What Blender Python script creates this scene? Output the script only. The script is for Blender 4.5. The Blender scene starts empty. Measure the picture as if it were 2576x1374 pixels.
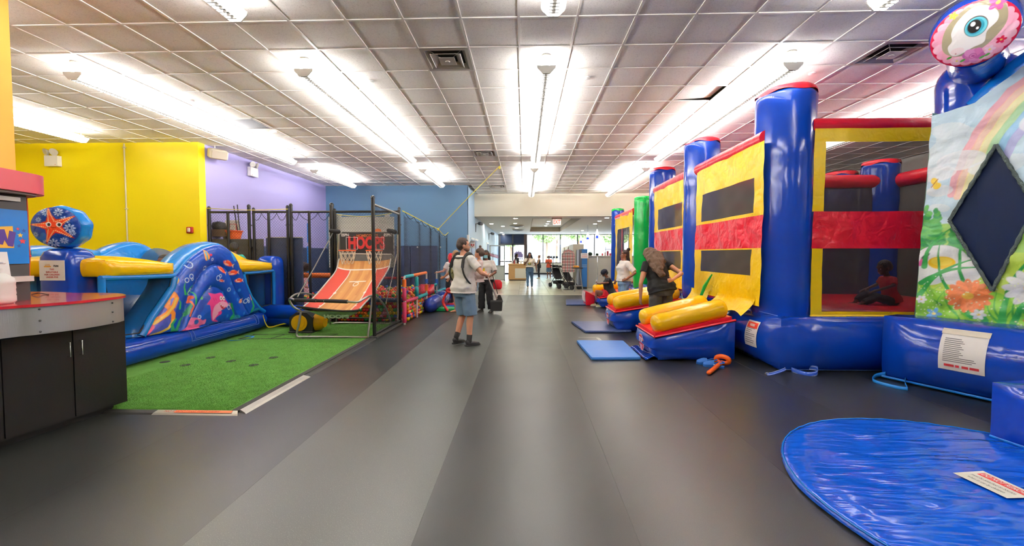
import bpy, bmesh, math, random
import numpy as np
from mathutils import Vector, Matrix
C = bpy.context.scene.collection
SC = bpy.context.scene
rnd = random.Random(7)
PI = math.pi
# ---------------------------------------------------------------- camera
F, CX, CY, H = 1040., 1288., 680., 1.55
YAW = math.atan(31/F); PIT = math.atan(40/math.hypot(F, 31))
cam = bpy.data.cameras.new('camera'); cam.sensor_width = 36; cam.lens = 36*F/2576
cam.shift_y = -7/2576; cam.clip_start = .05; cam.clip_end = 300
cam_o = bpy.data.objects.new('camera', cam); C.objects.link(cam_o)
cam_o.location = (0, 0, H); cam_o.rotation_euler = (PI/2-PIT, 0, YAW)
SC.camera = cam_o
# ---------------------------------------------------------------- world, exposure
w = bpy.data.worlds.new('world'); SC.world = w; w.use_nodes = True
nt = w.node_tree; bgn = nt.nodes['Background']
sky = nt.nodes.new('ShaderNodeTexSky'); sky.sky_type = 'NISHITA'
sky.sun_elevation = math.radians(52); sky.sun_rotation = math.radians(150); sky.sun_disc = False
sky.air_density = 1.2; sky.dust_density = 2
nt.links.new(sky.outputs[0], bgn.inputs[0]); bgn.inputs[1].default_value = 2.0
sun = bpy.data.lights.new('sun', 'SUN'); sun.energy = 2.2; sun.angle = .02; sun.color = (1, .96, .9)
sun_o = bpy.data.objects.new('sun', sun); C.objects.link(sun_o); sun_o.rotation_euler = (math.radians(38), 0, math.radians(-30))
SC.view_settings.view_transform = 'Standard'; SC.view_settings.look = 'None'
SC.view_settings.exposure = 0.72; SC.view_settings.gamma = 1; SC.view_settings.use_curve_mapping = False
SC.cycles.use_denoising = True
SC.cycles.max_bounces = 10; SC.cycles.diffuse_bounces = 5; SC.cycles.transparent_max_bounces = 16
SC.cycles.sample_clamp_indirect = 6; SC.cycles.caustics_reflective = False; SC.cycles.caustics_refractive = False
TUBE = 52.0      # emission of the fluorescent tubes
LENS = 4.2       # emission of the side lenses
# ---------------------------------------------------------------- pixel <-> world (photo pixels, measured once)
def ray(px, py):
    x = (px-CX)/F; y = (CY-py)/F
    cz = math.cos(PIT)+y*math.sin(PIT); cu = y*math.cos(PIT)-math.sin(PIT)
    return (x*math.cos(YAW)-cz*math.sin(YAW), x*math.sin(YAW)+cz*math.cos(YAW), cu)
def at_z(px, py, Z=0.):
    d = ray(px, py); t = (Z-H)/d[2]; return Vector((d[0]*t, d[1]*t, Z))
def at_y(px, py, Y):
    d = ray(px, py); t = Y/d[1]; return Vector((d[0]*t, Y, H+d[2]*t))
def on_wall(px, py, P, u):
    """photo pixel -> (distance along u from P, height) on the vertical plane through P along u"""
    d = ray(px, py); n_ = Vector((-u[1], u[0], 0)); t = (P[0]*n_.x+P[1]*n_.y)/(d[0]*n_.x+d[1]*n_.y)
    return ((d[0]*t-P[0])*u[0]+(d[1]*t-P[1])*u[1], H+d[2]*t)
def at_x(px, py, X):
    d = ray(px, py); t = X/d[0]; return Vector((X, d[1]*t, H+d[2]*t))
# ---------------------------------------------------------------- materials
def srgb(c):
    if isinstance(c, str): c = [int(c[i:i+2], 16) for i in (0, 2, 4)]
    return tuple((v/255/12.92 if v/255 <= .04045 else ((v/255+.055)/1.055)**2.4) for v in c)
def mat(name, col, rough=.5, metal=0., bump=0., bscale=40., coat=0., emit=0., alpha=1., trans=0., var=0., vscale=6., stretch=None, spec=.5, detail=3., vc=False, ecol=None):
    m = bpy.data.materials.new(name); m.use_nodes = True
    n = m.node_tree; b = n.nodes['Principled BSDF']
    c = srgb(col)+(1,)
    b.inputs['Base Color'].default_value = c; b.inputs['Roughness'].default_value = rough
    b.inputs['Metallic'].default_value = metal; b.inputs['Coat Weight'].default_value = coat
    b.inputs['Specular IOR Level'].default_value = spec
    b.inputs['Alpha'].default_value = alpha; b.inputs['Transmission Weight'].default_value = trans
    if emit:
        b.inputs['Emission Color'].default_value = (srgb(ecol)+(1,)) if ecol else c
        b.inputs['Emission Strength'].default_value = emit
    co = None
    def coords():
        tc = n.nodes.new('ShaderNodeTexCoord'); mp = n.nodes.new('ShaderNodeMapping')
        n.links.new(tc.outputs['Object'], mp.inputs[0])
        if stretch: mp.inputs['Scale'].default_value = stretch
        return mp.outputs[0]
    if bump or var: co = coords()
    if vc:
        at = n.nodes.new('ShaderNodeVertexColor'); at.layer_name = 'print'
        n.links.new(at.outputs[0], b.inputs['Base Color'])
    if bump:
        t = n.nodes.new('ShaderNodeTexNoise'); t.inputs['Scale'].default_value = bscale; t.inputs['Detail'].default_value = detail
        n.links.new(co, t.inputs['Vector'])
        bp = n.nodes.new('ShaderNodeBump'); bp.inputs['Strength'].default_value = bump; bp.inputs['Distance'].default_value = .02
        n.links.new(t.outputs[0], bp.inputs['Height']); n.links.new(bp.outputs[0], b.inputs['Normal'])
    if var:
        t = n.nodes.new('ShaderNodeTexNoise'); t.inputs['Scale'].default_value = vscale; t.inputs['Detail'].default_value = 4
        n.links.new(co, t.inputs['Vector'])
        mx = n.nodes.new('ShaderNodeMix'); mx.data_type = 'RGBA'
        mx.inputs[6].default_value = tuple(v*(1-var) for v in c[:3])+(1,); mx.inputs[7].default_value = tuple(min(1, v*(1+var)) for v in c[:3])+(1,)
        n.links.new(t.outputs[0], mx.inputs[0]); n.links.new(mx.outputs[2], b.inputs['Base Color'])
    return m
def vinyl(name, col, rough=.22, bump=.25, bscale=5., stretch=None, vc=False):
    """glossy PVC: broad soft wrinkles and a finer crinkle"""
    m = mat(name, col, rough=rough, vc=vc, spec=.5)
    n = m.node_tree; b = n.nodes['Principled BSDF']
    tc = n.nodes.new('ShaderNodeTexCoord'); mp = n.nodes.new('ShaderNodeMapping'); n.links.new(tc.outputs['Object'], mp.inputs[0])
    if stretch: mp.inputs['Scale'].default_value = stretch
    prev = None
    for sc, st, ds in ((bscale, bump, .05), (bscale*6, bump*.5, .008)):
        t = n.nodes.new('ShaderNodeTexNoise'); t.inputs['Scale'].default_value = sc; t.inputs['Detail'].default_value = 2; t.inputs['Distortion'].default_value = .6
        n.links.new(mp.outputs[0], t.inputs['Vector'])
        bp = n.nodes.new('ShaderNodeBump'); bp.inputs['Strength'].default_value = st; bp.inputs['Distance'].default_value = ds
        n.links.new(t.outputs[0], bp.inputs['Height'])
        if prev: n.links.new(prev, bp.inputs['Normal'])
        prev = bp.outputs[0]
    n.links.new(prev, b.inputs['Normal'])
    return m
def netting(name, col, cover=.7, weave=0):
    """woven see-through mesh cloth: part of the light passes between the threads"""
    m = bpy.data.materials.new(name); m.use_nodes = True; n = m.node_tree
    b = n.nodes['Principled BSDF']; b.inputs['Base Color'].default_value = srgb(col)+(1,); b.inputs['Roughness'].default_value = .7
    b.inputs['Specular IOR Level'].default_value = .3
    tr = n.nodes.new('ShaderNodeBsdfTransparent'); mx = n.nodes.new('ShaderNodeMixShader')
    mx.inputs[0].default_value = cover
    n.links.new(tr.outputs[0], mx.inputs[1]); n.links.new(b.outputs[0], mx.inputs[2])
    n.links.new(mx.outputs[0], n.nodes['Material Output'].inputs[0])
    return m
MATS = {}
def M(col, rough=.5, **k):
    key = (col, rough, tuple(sorted(k.items())))
    if key not in MATS: MATS[key] = mat('paint_'+str(col if isinstance(col, str) else 'x'), col, rough, **k)
    return MATS[key]
# ---------------------------------------------------------------- object helpers
OFF = {}
def tag(o, label=None, cat=None, group=None, kind=None):
    if label: o['label'] = label
    if cat: o['category'] = cat
    if group: o['group'] = group
    if kind: o['kind'] = kind
    return o
def thing(name, loc, label, cat, group=None, rz=0):
    o = bpy.data.objects.new(name, None); C.objects.link(o)
    o.empty_display_size = .05
    o.location = loc; o.rotation_euler = (0, 0, rz); OFF[o.name] = Vector(loc)
    return tag(o, label, cat, group)
def woff(o):
    return OFF.get(o.name, Vector((0, 0, 0))) if o else Vector((0, 0, 0))
def finish(name, me, mats, parent=None, smooth=0, origin=None, kind=None, label=None):
    """link a mesh whose vertices are in world space; parent: the thing or part it belongs to"""
    o = bpy.data.objects.new(name, me)
    off = Vector(origin) if origin is not None else woff(parent)
    me.transform(Matrix.Translation(-off))
    o.location = off-woff(parent)
    OFF[o.name] = off
    C.objects.link(o)
    for m in (mats if isinstance(mats, (list, tuple)) else [mats]): me.materials.append(m)
    if smooth:
        me.shade_smooth()
        if smooth < 180: me.set_sharp_from_angle(angle=math.radians(smooth))
    if parent: o.parent = parent
    if kind: o['kind'] = kind
    if label: o['label'] = label
    return o
def puff_h(u, v, L1, L2):
    """swelling of an inflated face: a round section across the short way, flatter along the long way"""
    m = min(L1, L2)+1e-6; f = lambda a, L: max(0, 1-abs(a)**(2*max(1, min(6, L/m))))**.75
    return f(u, L1)*f(v, L2)
class MB:
    def __init__(s): s.v = []; s.f = []; s.m = []; s.k = 0
    def add(s, vs, fs):
        n = len(s.v); s.v.extend(tuple(p) for p in vs); s.f.extend(tuple(i+n for i in f) for f in fs); s.m.extend([s.k]*len(fs)); return s
    def mat(s, k): s.k = k; return s
    def quad(s, a, b, c, d): return s.add([a, b, c, d], [(0, 1, 2, 3)])
    def poly(s, pts): return s.add(pts, [tuple(range(len(pts)))])
    def box(s, c, d, rz=0, bev=0):
        x, y, z = d[0]/2, d[1]/2, d[2]/2; cr, sr = math.cos(rz), math.sin(rz)
        if bev:
            b = min(bev, x*.9, y*.9, z*.9); vs = []
            for lz, k in ((-z, b), (-z+b, 0), (z-b, 0), (z, b)):
                X, Y = x-k, y-k
                for a, q in ((X, Y-b), (X-b, Y), (-X+b, Y), (-X, Y-b), (-X, -Y+b), (-X+b, -Y), (X-b, -Y), (X, -Y+b)): vs.append((a, q, lz))
            fs = [tuple(range(7, -1, -1)), tuple(range(24, 32))]
            for r in range(3):
                for i in range(8): fs.append((r*8+i, r*8+(i+1) % 8, r*8+8+(i+1) % 8, r*8+8+i))
        else:
            vs = [(a, q, e) for e in (-z, z) for a, q in ((-x, -y), (x, -y), (x, y), (-x, y))]
            fs = [(3, 2, 1, 0), (4, 5, 6, 7), (0, 1, 5, 4), (1, 2, 6, 5), (2, 3, 7, 6), (3, 0, 4, 7)]
        return s.add([(c[0]+p[0]*cr-p[1]*sr, c[1]+p[0]*sr+p[1]*cr, c[2]+p[2]) for p in vs], fs)
    def bb(s, x0, x1, y0, y1, z0, z1, bev=0): return s.box(((x0+x1)/2, (y0+y1)/2, (z0+z1)/2), (abs(x1-x0), abs(y1-y0), abs(z1-z0)), 0, bev)
    def tube(s, pts, r, n=8, closed=False, caps=True, flat=None):
        P = [Vector(p) for p in pts]; N = len(P); R = r if isinstance(r, (list, tuple)) else [r]*N
        up = None; vs = []
        for i, p in enumerate(P):
            a = P[i-1] if (i > 0 or closed) else p; b = P[(i+1) % N] if (i < N-1 or closed) else p
            t = (b-a)
            if t.length < 1e-9: t = Vector((0, 0, 1))
            t.normalize()
            if up is None:
                up = Vector((0, 0, 1)) if abs(t.z) < .9 else Vector((1, 0, 0))
            u = up-t*up.dot(t)
            if u.length < 1e-6: u = t.orthogonal()
            u.normalize(); up = u; w = t.cross(u)
            for k in range(n):
                a = 2*PI*k/n; f = flat or 1
                vs.append(p+(u*math.sin(a)*f+w*math.cos(a))*R[i])
        fs = [(i*n+k, i*n+(k+1) % n, ((i+1) % N)*n+(k+1) % n, ((i+1) % N)*n+k) for i in range(N if closed else N-1) for k in range(n)]
        if caps and not closed: fs += [tuple(range(n-1, -1, -1)), tuple((N-1)*n+k for k in range(n))]
        return s.add(vs, fs)
    def capsule(s, a, b, ra, rb=None, n=14, rings=5):
        """rounded stick: hemispherical ends"""
        rb = ra if rb is None else rb
        a, b = Vector(a), Vector(b); t = (b-a).normalized(); pts = []; rr = []
        for i in range(rings+1):
            q = PI/2*i/rings; pts.append(a-t*ra*math.cos(q)); rr.append(max(ra*math.sin(q), ra*.02))
        for i in range(rings+1):
            q = PI/2*i/rings; pts.append(b+t*rb*math.sin(q)); rr.append(max(rb*math.cos(q), rb*.02))
        return s.tube(pts, rr, n)
    def ball(s, c, r, nu=12, nv=8, M3=None):
        r = r if isinstance(r, (list, tuple)) else (r, r, r); vs = []; c = Vector(c)
        for j in range(nv+1):
            q = -PI/2+PI*j/nv
            for i in range(nu):
                a = 2*PI*i/nu
                p = Vector((r[0]*math.cos(q)*math.cos(a), r[1]*math.cos(q)*math.sin(a), r[2]*math.sin(q)))
                vs.append(c+((M3 @ p) if M3 else p))
        fs = [(j*nu+i, j*nu+(i+1) % nu, (j+1)*nu+(i+1) % nu, (j+1)*nu+i) for j in range(nv) for i in range(nu)]
        return s.add(vs, fs)
    def lathe(s, c, prof, n=24, caps=True, sx=1, sy=1):
        vs = [(c[0]+r*sx*math.cos(2*PI*k/n), c[1]+r*sy*math.sin(2*PI*k/n), c[2]+z) for r, z in prof for k in range(n)]
        fs = [(i*n+k, i*n+(k+1) % n, (i+1)*n+(k+1) % n, (i+1)*n+k) for i in range(len(prof)-1) for k in range(n)]
        if caps: fs += [tuple(range(n-1, -1, -1)), tuple((len(prof)-1)*n+k for k in range(n))]
        return s.add(vs, fs)
    def prism(s, pts, d):
        """polygon (3D points, planar) pushed along vector d"""
        d = Vector(d); a = [Vector(p) for p in pts]; n = len(a)
        fs = [tuple(range(n-1, -1, -1)), tuple(range(n, 2*n))]+[(i, (i+1) % n, n+(i+1) % n, n+i) for i in range(n)]
        return s.add(a+[p+d for p in a], fs)
    def loft(s, rings, caps=True):
        n = len(rings[0]); vs = [p for r in rings for p in r]
        fs = [(i*n+k, i*n+(k+1) % n, (i+1)*n+(k+1) % n, (i+1)*n+k) for i in range(len(rings)-1) for k in range(n)]
        if caps: fs += [tuple(range(n-1, -1, -1)), tuple((len(rings)-1)*n+k for k in range(n))]
        return s.add(vs, fs)
    def sheet(s, nu, nv, fn, thick=0):
        """fn(u,v) -> point, u,v in 0..1"""
        vs = [fn(i/nu, j/nv) for j in range(nv+1) for i in range(nu+1)]
        fs = [(j*(nu+1)+i, j*(nu+1)+i+1, (j+1)*(nu+1)+i+1, (j+1)*(nu+1)+i) for j in range(nv) for i in range(nu)]
        return s.add(vs, fs)
    def puff(s, fn, bulge, n=10, sides=None):
        """inflated box: fn(u,v,w) maps the unit cube to space, bulge (m) is how far each face swells"""
        fl = [(0, 0), (0, 1), (1, 0), (1, 1), (2, 0), (2, 1)]
        cen = Vector(fn(.5, .5, .5))
        for k, (ax, sd) in enumerate(fl):
            bl = bulge[k] if isinstance(bulge, (list, tuple)) else bulge
            o1, o2 = [a for a in range(3) if a != ax]; vs = []
            q = [.5]*3; q[ax] = sd; nrm = (Vector(fn(*q))-cen)
            nrm = Vector(fn(*[sd if a == ax else .5 for a in range(3)]))-Vector(fn(*[1-sd if a == ax else .5 for a in range(3)])); nrm.normalize()
            e0 = [.5]*3; e0[ax] = sd; e1 = e0[:]; e2 = e0[:]; e1[o1] = 1; e2[o2] = 1; e3 = e0[:]; e4 = e0[:]; e3[o1] = 0; e4[o2] = 0
            L1 = (Vector(fn(*e1))-Vector(fn(*e3))).length; L2 = (Vector(fn(*e2))-Vector(fn(*e4))).length
            for j in range(n+1):
                for i in range(n+1):
                    p = [0, 0, 0]; p[ax] = sd; p[o1] = i/n; p[o2] = j/n
                    uu, vv = 2*i/n-1, 2*j/n-1
                    hgt = puff_h(uu, vv, L1, L2)
                    vs.append(Vector(fn(*p))+nrm*bl*hgt)
            fs = []
            flip = (sd == 1) ^ (ax == 1)
            for j in range(n):
                for i in range(n):
                    a = j*(n+1)+i; f = (a, a+1, a+n+2, a+n+1)
                    fs.append(f if flip else f[::-1])
            s.add(vs, fs)
        return s
    def build(s, name, mats, parent=None, smooth=0, weld=True, **k):
        me = bpy.data.meshes.new(name); me.from_pydata([tuple(p) for p in s.v], [], s.f)
        me.polygons.foreach_set('material_index', s.m)
        if weld or True:
            b = bmesh.new(); b.from_mesh(me)
            if weld: bmesh.ops.remove_doubles(b, verts=b.verts, dist=1e-5)
            bmesh.ops.recalc_face_normals(b, faces=b.faces) if k.pop('recalc', weld) else None
            b.to_mesh(me); b.free()
        me.update()
        return finish(name, me, mats, parent, smooth, **k)
def text_geo(txt, size=1., bold=0., align='CENTER', spacing=1.0):
    cu = bpy.data.curves.new('lettering', 'FONT'); cu.body = txt; cu.size = size; cu.align_x = align; cu.align_y = 'CENTER'
    cu.offset = bold; cu.resolution_u = 3; cu.space_character = spacing
    o = bpy.data.objects.new('lettering_source', cu); C.objects.link(o)
    dg = bpy.context.evaluated_depsgraph_get(); e = o.evaluated_get(dg); me = e.to_mesh()
    vs = [tuple(v.co) for v in me.vertices]; fs = [tuple(p.vertices) for p in me.polygons]
    e.to_mesh_clear(); bpy.data.objects.remove(o); bpy.data.curves.remove(cu)
    return vs, fs
def text_on(mb, txt, org, u, v, size, bold=0., align='CENTER', wx=1.0, spacing=1.0, fn=None):
    """lettering laid on a surface: org + u*x + v*y (or fn(x, y))"""
    vs, fs = text_geo(txt, size, bold, align, spacing); org = Vector(org); u = Vector(u); v = Vector(v)
    mb.add([fn(p[0]*wx, p[1]) if fn else org+u*(p[0]*wx)+v*p[1] for p in vs], fs)
def star_pts(cx, cy, r, r2=None, n=5, rot=PI/2):
    r2 = r2 or r*.45
    return [(cx+(r if k % 2 == 0 else r2)*math.cos(rot+PI*k/n), cy+(r if k % 2 == 0 else r2)*math.sin(rot+PI*k/n)) for k in range(2*n)]
def copy_tree(o, parent=None):
    c = o.copy(); C.objects.link(c); c.parent = parent
    OFF[c.name] = OFF.get(o.name, Vector((0, 0, 0)))
    for ch in list(o.children): copy_tree(ch, c)
    return c
# --- flat prints: a fine grid of coloured vertices
class Art:
    def __init__(s, nx, ny, w, h, bg):
        s.nx, s.ny = nx, ny
        s.X, s.Y = np.meshgrid(np.linspace(0, w, nx), np.linspace(0, h, ny)); s.c = np.zeros((ny, nx, 3)); s.c[:] = srgb(bg)
        s.px = w/nx
    def put(s, d, col, a=1.):
        k = (np.clip(.5-d/s.px, 0, 1)*a)[..., None]; s.c = s.c*(1-k)+np.array(srgb(col))*k
    def ell(s, cx, cy, rx, ry, col, rot=0, a=1.):
        x, y = s.X-cx, s.Y-cy; c, q = math.cos(rot), math.sin(rot); u, v = x*c+y*q, -x*q+y*c
        s.put((np.sqrt((u/rx)**2+(v/ry)**2)-1)*min(rx, ry), col, a)
    def line(s, pts, wd, col, a=1., taper=None):
        d = np.full(s.X.shape, 1e9)
        for i in range(len(pts)-1):
            (x0, y0), (x1, y1) = pts[i], pts[i+1]; dx, dy = x1-x0, y1-y0; L = dx*dx+dy*dy+1e-12
            t = np.clip(((s.X-x0)*dx+(s.Y-y0)*dy)/L, 0, 1)
            w_ = wd/2 if taper is None else (wd*(1-(i+t)/(len(pts)-1)*taper))/2
            d = np.minimum(d, np.hypot(s.X-x0-t*dx, s.Y-y0-t*dy)-w_)
        s.put(d, col, a)
    def poly(s, pts, col, a=1.):
        ins = np.zeros(s.X.shape, bool); d = np.full(s.X.shape, 1e9); n = len(pts)
        for i in range(n):
            (x0, y0), (x1, y1) = pts[i], pts[(i+1) % n]; dx, dy = x1-x0, y1-y0
            t = np.clip(((s.X-x0)*dx+(s.Y-y0)*dy)/(dx*dx+dy*dy+1e-12), 0, 1)
            d = np.minimum(d, np.hypot(s.X-x0-t*dx, s.Y-y0-t*dy))
            if y0 != y1:
                cr = ((y0 > s.Y) != (y1 > s.Y)) & (s.X < (x1-x0)*(s.Y-y0)/(y1-y0)+x0); ins ^= cr
        s.put(np.where(ins, -d, d), col, a)
    def ring(s, cx, cy, r, wd, col, a=1.):
        s.put(np.abs(np.hypot(s.X-cx, s.Y-cy)-r)-wd/2, col, a)
    def noise(s, sc, seed=0):
        r = np.random.RandomState(seed); o = np.zeros(s.X.shape)
        for k in range(8):
            a, b = r.uniform(-1, 1, 2)*sc*(1+k*.4); o += np.sin(s.X*a+s.Y*b+r.uniform(0, 6))/(1+k*.3)
        return o/3
def smooth_pts(pts, n=8, closed=False):
    """Catmull-Rom through 2D/3D points"""
    P = [Vector(p) if len(p) == 3 else Vector((p[0], p[1], 0)) for p in pts]; N = len(P); out = []
    for i in range(N if closed else N-1):
        g = (lambda k: P[k % N]) if closed else (lambda k: P[min(max(k, 0), N-1)])
        a, b, c, d = g(i-1), g(i), g(i+1), g(i+2)
        for j in range(n):
            t = j/n; out.append(.5*((2*b)+(c-a)*t+(2*a-5*b+4*c-d)*t*t+(3*b-a-3*c+d)*t**3))
    if not closed: out.append(P[-1])
    return out if len(pts[0]) == 3 else [(p.x, p.y) for p in out]
def art_mesh(name, art, fn, material, parent=None, keep=None, smooth=180, **kw):
    """fn(X, Y arrays)->(ny,nx,3) world positions; keep: boolean array of vertices that exist"""
    P = fn(art.X, art.Y); ny, nx = art.ny, art.nx
    idx = np.arange(nx*ny).reshape(ny, nx)
    q = np.stack([idx[:-1, :-1], idx[:-1, 1:], idx[1:, 1:], idx[1:, :-1]], -1).reshape(-1, 4)
    col = art.c.reshape(-1, 3); pts = P.reshape(-1, 3)
    if keep is not None:
        k = keep.reshape(-1); q = q[k[q].all(1)]
        used = np.unique(q); mp = np.full(nx*ny, -1); mp[used] = np.arange(len(used)); q = mp[q]; pts = pts[used]; col = col[used]
    me = bpy.data.meshes.new(name)
    me.vertices.add(len(pts)); me.vertices.foreach_set('co', pts.astype(np.float32).ravel())
    me.loops.add(q.size); me.loops.foreach_set('vertex_index', q.astype(np.int32).ravel())
    me.polygons.add(len(q)); me.polygons.foreach_set('loop_start', np.arange(0, q.size, 4, dtype=np.int32))
    me.update(calc_edges=True); me.validate()
    ca = me.color_attributes.new('print', 'FLOAT_COLOR', 'POINT')
    ca.data.foreach_set('color', np.concatenate([col, np.ones((len(col), 1))], 1).astype(np.float32).ravel())
    return finish(name, me, material, parent, smooth, **kw)
# ================================================================ SETTING
CZ = 4.02
def slab(name, x0, x1, y0, y1, z0, z1, m, kind='structure', parent=None):
    return MB().bb(x0, x1, y0, y1, z0, z1).build(name, m, parent, kind=kind)
m_yel = mat('yellow_wall_paint', 'FFE808', .55, bump=.08, bscale=60)
m_pur = mat('purple_wall_paint', 'A29ACC', .55, bump=.08, bscale=60)
m_blu = mat('steel_blue_wall_paint', '5F86A6', .55, bump=.08, bscale=60)
m_lbl = mat('pale_blue_wall_paint', 'A9C6DF', .55, bump=.08, bscale=60)
m_crm = mat('cream_paint', 'E4DCC6', .6, bump=.05, bscale=60)
m_wht = mat('white_paint', 'ECEAE4', .6)
m_navy = mat('navy_mat_vinyl', '2C3857', .5, bump=.12, bscale=12)
# --- floor with rubber rolls
m_sub = mat('sub_floor', '151514', .9)
floor = slab('floor', -12, 10, -5, 33, -.3, -.012, m_sub)
def rubber(name, g, rough):
    m = mat(name, (g*.97, g, g*.93), rough, spec=.75); n = m.node_tree; b = n.nodes['Principled BSDF']
    tc = n.nodes.new('ShaderNodeTexCoord'); t = n.nodes.new('ShaderNodeTexNoise'); t.inputs['Scale'].default_value = 230; t.inputs['Detail'].default_value = 3
    n.links.new(tc.outputs['Object'], t.inputs['Vector'])
    r = n.nodes.new('ShaderNodeValToRGB'); c = srgb((g*.97, g, g*.93)); e = r.color_ramp.elements
    e[0].position = .3; e[0].color = tuple(v*.75 for v in c)+(1,); e[1].position = .62; e[1].color = tuple(v*1.15 for v in c)+(1,)
    k = r.color_ramp.elements.new(.72); k.color = tuple(min(1, v*4.5) for v in c)+(1,)
    n.links.new(t.outputs[0], r.inputs[0])
    t2 = n.nodes.new('ShaderNodeTexNoise'); t2.inputs['Scale'].default_value = .9; t2.inputs['Detail'].default_value = 4
    n.links.new(tc.outputs['Object'], t2.inputs['Vector'])
    mx = n.nodes.new('ShaderNodeMix'); mx.data_type = 'RGBA'; mx.blend_type = 'MULTIPLY'; mx.inputs[0].default_value = .35
    n.links.new(r.outputs[0], mx.inputs[6]); n.links.new(t2.outputs[0], mx.inputs[7]); n.links.new(mx.outputs[2], b.inputs['Base Color'])
    bp = n.nodes.new('ShaderNodeBump'); bp.inputs['Strength'].default_value = .12; bp.inputs['Distance'].default_value = .003
    n.links.new(t.outputs[0], bp.inputs['Height']); n.links.new(bp.outputs[0], b.inputs['Normal'])
    mp = n.nodes.new('ShaderNodeMapRange'); mp.inputs[3].default_value = rough-.06; mp.inputs[4].default_value = rough+.1
    n.links.new(t2.outputs[0], mp.inputs[0]); n.links.new(mp.outputs[0], b.inputs['Roughness'])
    return m
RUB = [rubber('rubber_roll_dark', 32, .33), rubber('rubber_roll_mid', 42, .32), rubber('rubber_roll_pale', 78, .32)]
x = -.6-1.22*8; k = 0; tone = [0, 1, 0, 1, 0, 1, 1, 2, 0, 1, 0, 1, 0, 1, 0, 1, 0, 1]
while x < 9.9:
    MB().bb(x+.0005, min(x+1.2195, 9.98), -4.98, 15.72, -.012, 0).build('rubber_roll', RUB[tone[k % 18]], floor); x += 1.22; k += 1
# grey porcelain tiles of the entrance hall
m_tile = [mat('hall_tile_%d' % i, c, .3, bump=.05, bscale=30, var=.08, vscale=3) for i, c in enumerate(('A9A592', 'B3AF9D', '9F9B89'))]
MB().bb(-2.05, 9.9, 15.725, 15.775, -.012, .006).build('threshold_strip', M('D9D4C0', .35), floor)
far_t = MB()
for j in range(26):
    for i in range(14):
        x0 = -2.05+i*.61; y0 = 15.78+j*.61
        if j < 16 and i < 9:
            o = MB().bb(x0+.003, x0+.607, y0+.003, y0+.607, -.012, rnd.uniform(-.001, .0)).build('floor_tile', m_tile[rnd.randrange(3)], floor)
        else: far_t.bb(x0+.003, x0+.607, y0+.003, y0+.607, -.012, 0)
far_t.build('floor_tile_far', m_tile[0], floor, kind='stuff')
# --- walls
slab('wall_yellow', -12, -7.201, 9.01, 9.25, -.01, CZ+.05, m_yel)
slab('wall_purple', -7.45, -7.2, 9.2, 14.9, -.01, CZ+.05, m_pur)
wb = slab('wall_blue', -7.3, -2.05, 14.88, 15.1, -.01, CZ+.05, m_blu)
wl = slab('wall_pale_blue', -2.3, -2.05, 14.95, 32.3, -.01, CZ+.05, m_lbl)
slab('trim_1', -2.06, -1.99, 14.8, 14.9, 0, 2.25, m_wht)       # white corner guard
slab('wall_header', -2.05, 9.9, 16.98, 17.2, 3.1, CZ+.05, m_crm)
slab('wall_right', 9.8, 10, -5, 32.3, -.01, CZ+.05, M('CFC7B8', .6))
slab('wall_back', -12, 10, -5, -4.8, -.01, CZ+.05, M('CFC7B8', .6))
slab('wall_left', -12.1, -11.9, -5, 9.2, -.01, CZ+.05, M('E0C040', .6))
# navy wall mats: padded panels along the lower walls of the play corner
for nm, x0, x1, y0, y1 in [('p', -7.2, -7.15, 9.05, 14.85)]:
    pw = bpy.data.objects['wall_purple']
    for i in range(4):
        a = 9.07+i*1.45; MB().bb(-7.2, -7.14, a, a+1.43, .02, 1.77, .02).build('wall_mat', m_navy, pw)
for i in range(5):
    a = -7.12+i*1.0; MB().bb(a, a+.985, 14.82, 14.88, .02, 1.86, .02).build('wall_mat', m_navy, wb)
# --- ceiling: grid and tiles
m_ct = mat('ceiling_tile_mineral', 'D2CABE', .9, spec=.15); n = m_ct.node_tree; b = n.nodes['Principled BSDF']
tc = n.nodes.new('ShaderNodeTexCoord'); t = n.nodes.new('ShaderNodeTexNoise'); t.inputs['Scale'].default_value = 95; t.inputs['Detail'].default_value = 3; t.inputs['Distortion'].default_value = 1.5
n.links.new(tc.outputs['Object'], t.inputs['Vector'])
r = n.nodes.new('ShaderNodeValToRGB'); e = r.color_ramp.elements; e[0].position = .34; e[0].color = srgb('DAD4CA')+(1,); e[1].position = .46; e[1].color = srgb('F8F3EA')+(1,)
n.links.new(t.outputs[0], r.inputs[0]); n.links.new(r.outputs[0], b.inputs['Base Color'])
bp = n.nodes.new('ShaderNodeBump'); bp.inputs['Strength'].default_value = .3; bp.inputs['Distance'].default_value = .004; n.links.new(t.outputs[0], bp.inputs['Height']); n.links.new(bp.outputs[0], b.inputs['Normal'])
m_grid = mat('ceiling_grid_metal', 'E9E2D8', .5)
ceil = slab('ceiling', -12, 10, -5, 17.1, CZ+.08, CZ+.2, M('807A72', .9))
X0, Y0, T = -.67, 5.02, .6096
special = {}
def tkey(p): return (math.floor((p.x-X0)/T), math.floor((p.y-Y0)/T))
VENTS = [((1127, 152), 'supply'), ((1219, 384), 'supply'), ((1254, 468), 'supply'), ((2262, 128), 'supply'), ((607, 312), 'return'), ((2420, 8), 'supply'), ((1960, 378), 'supply')]
for px, kd in VENTS: special[tkey(at_z(px[0], px[1], CZ))] = kd
sag = tkey(at_z(1765, 228, CZ))
cells = []
for i in range(-19, 18):
    for j in range(-17, 20):
        xc, yc = X0+(i+.5)*T, Y0+(j+.5)*T
        if xc < -11.8 or xc > 9.7 or yc < -4.9 or yc > 16.95: continue
        if yc > 9.0 and xc < -7.2: continue
        if yc > 14.88 and xc < -2.05: continue
        cells.append((yc, i, j, xc))
tile_me = None; rest = MB(); cnt = 0
cells.sort()
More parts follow.
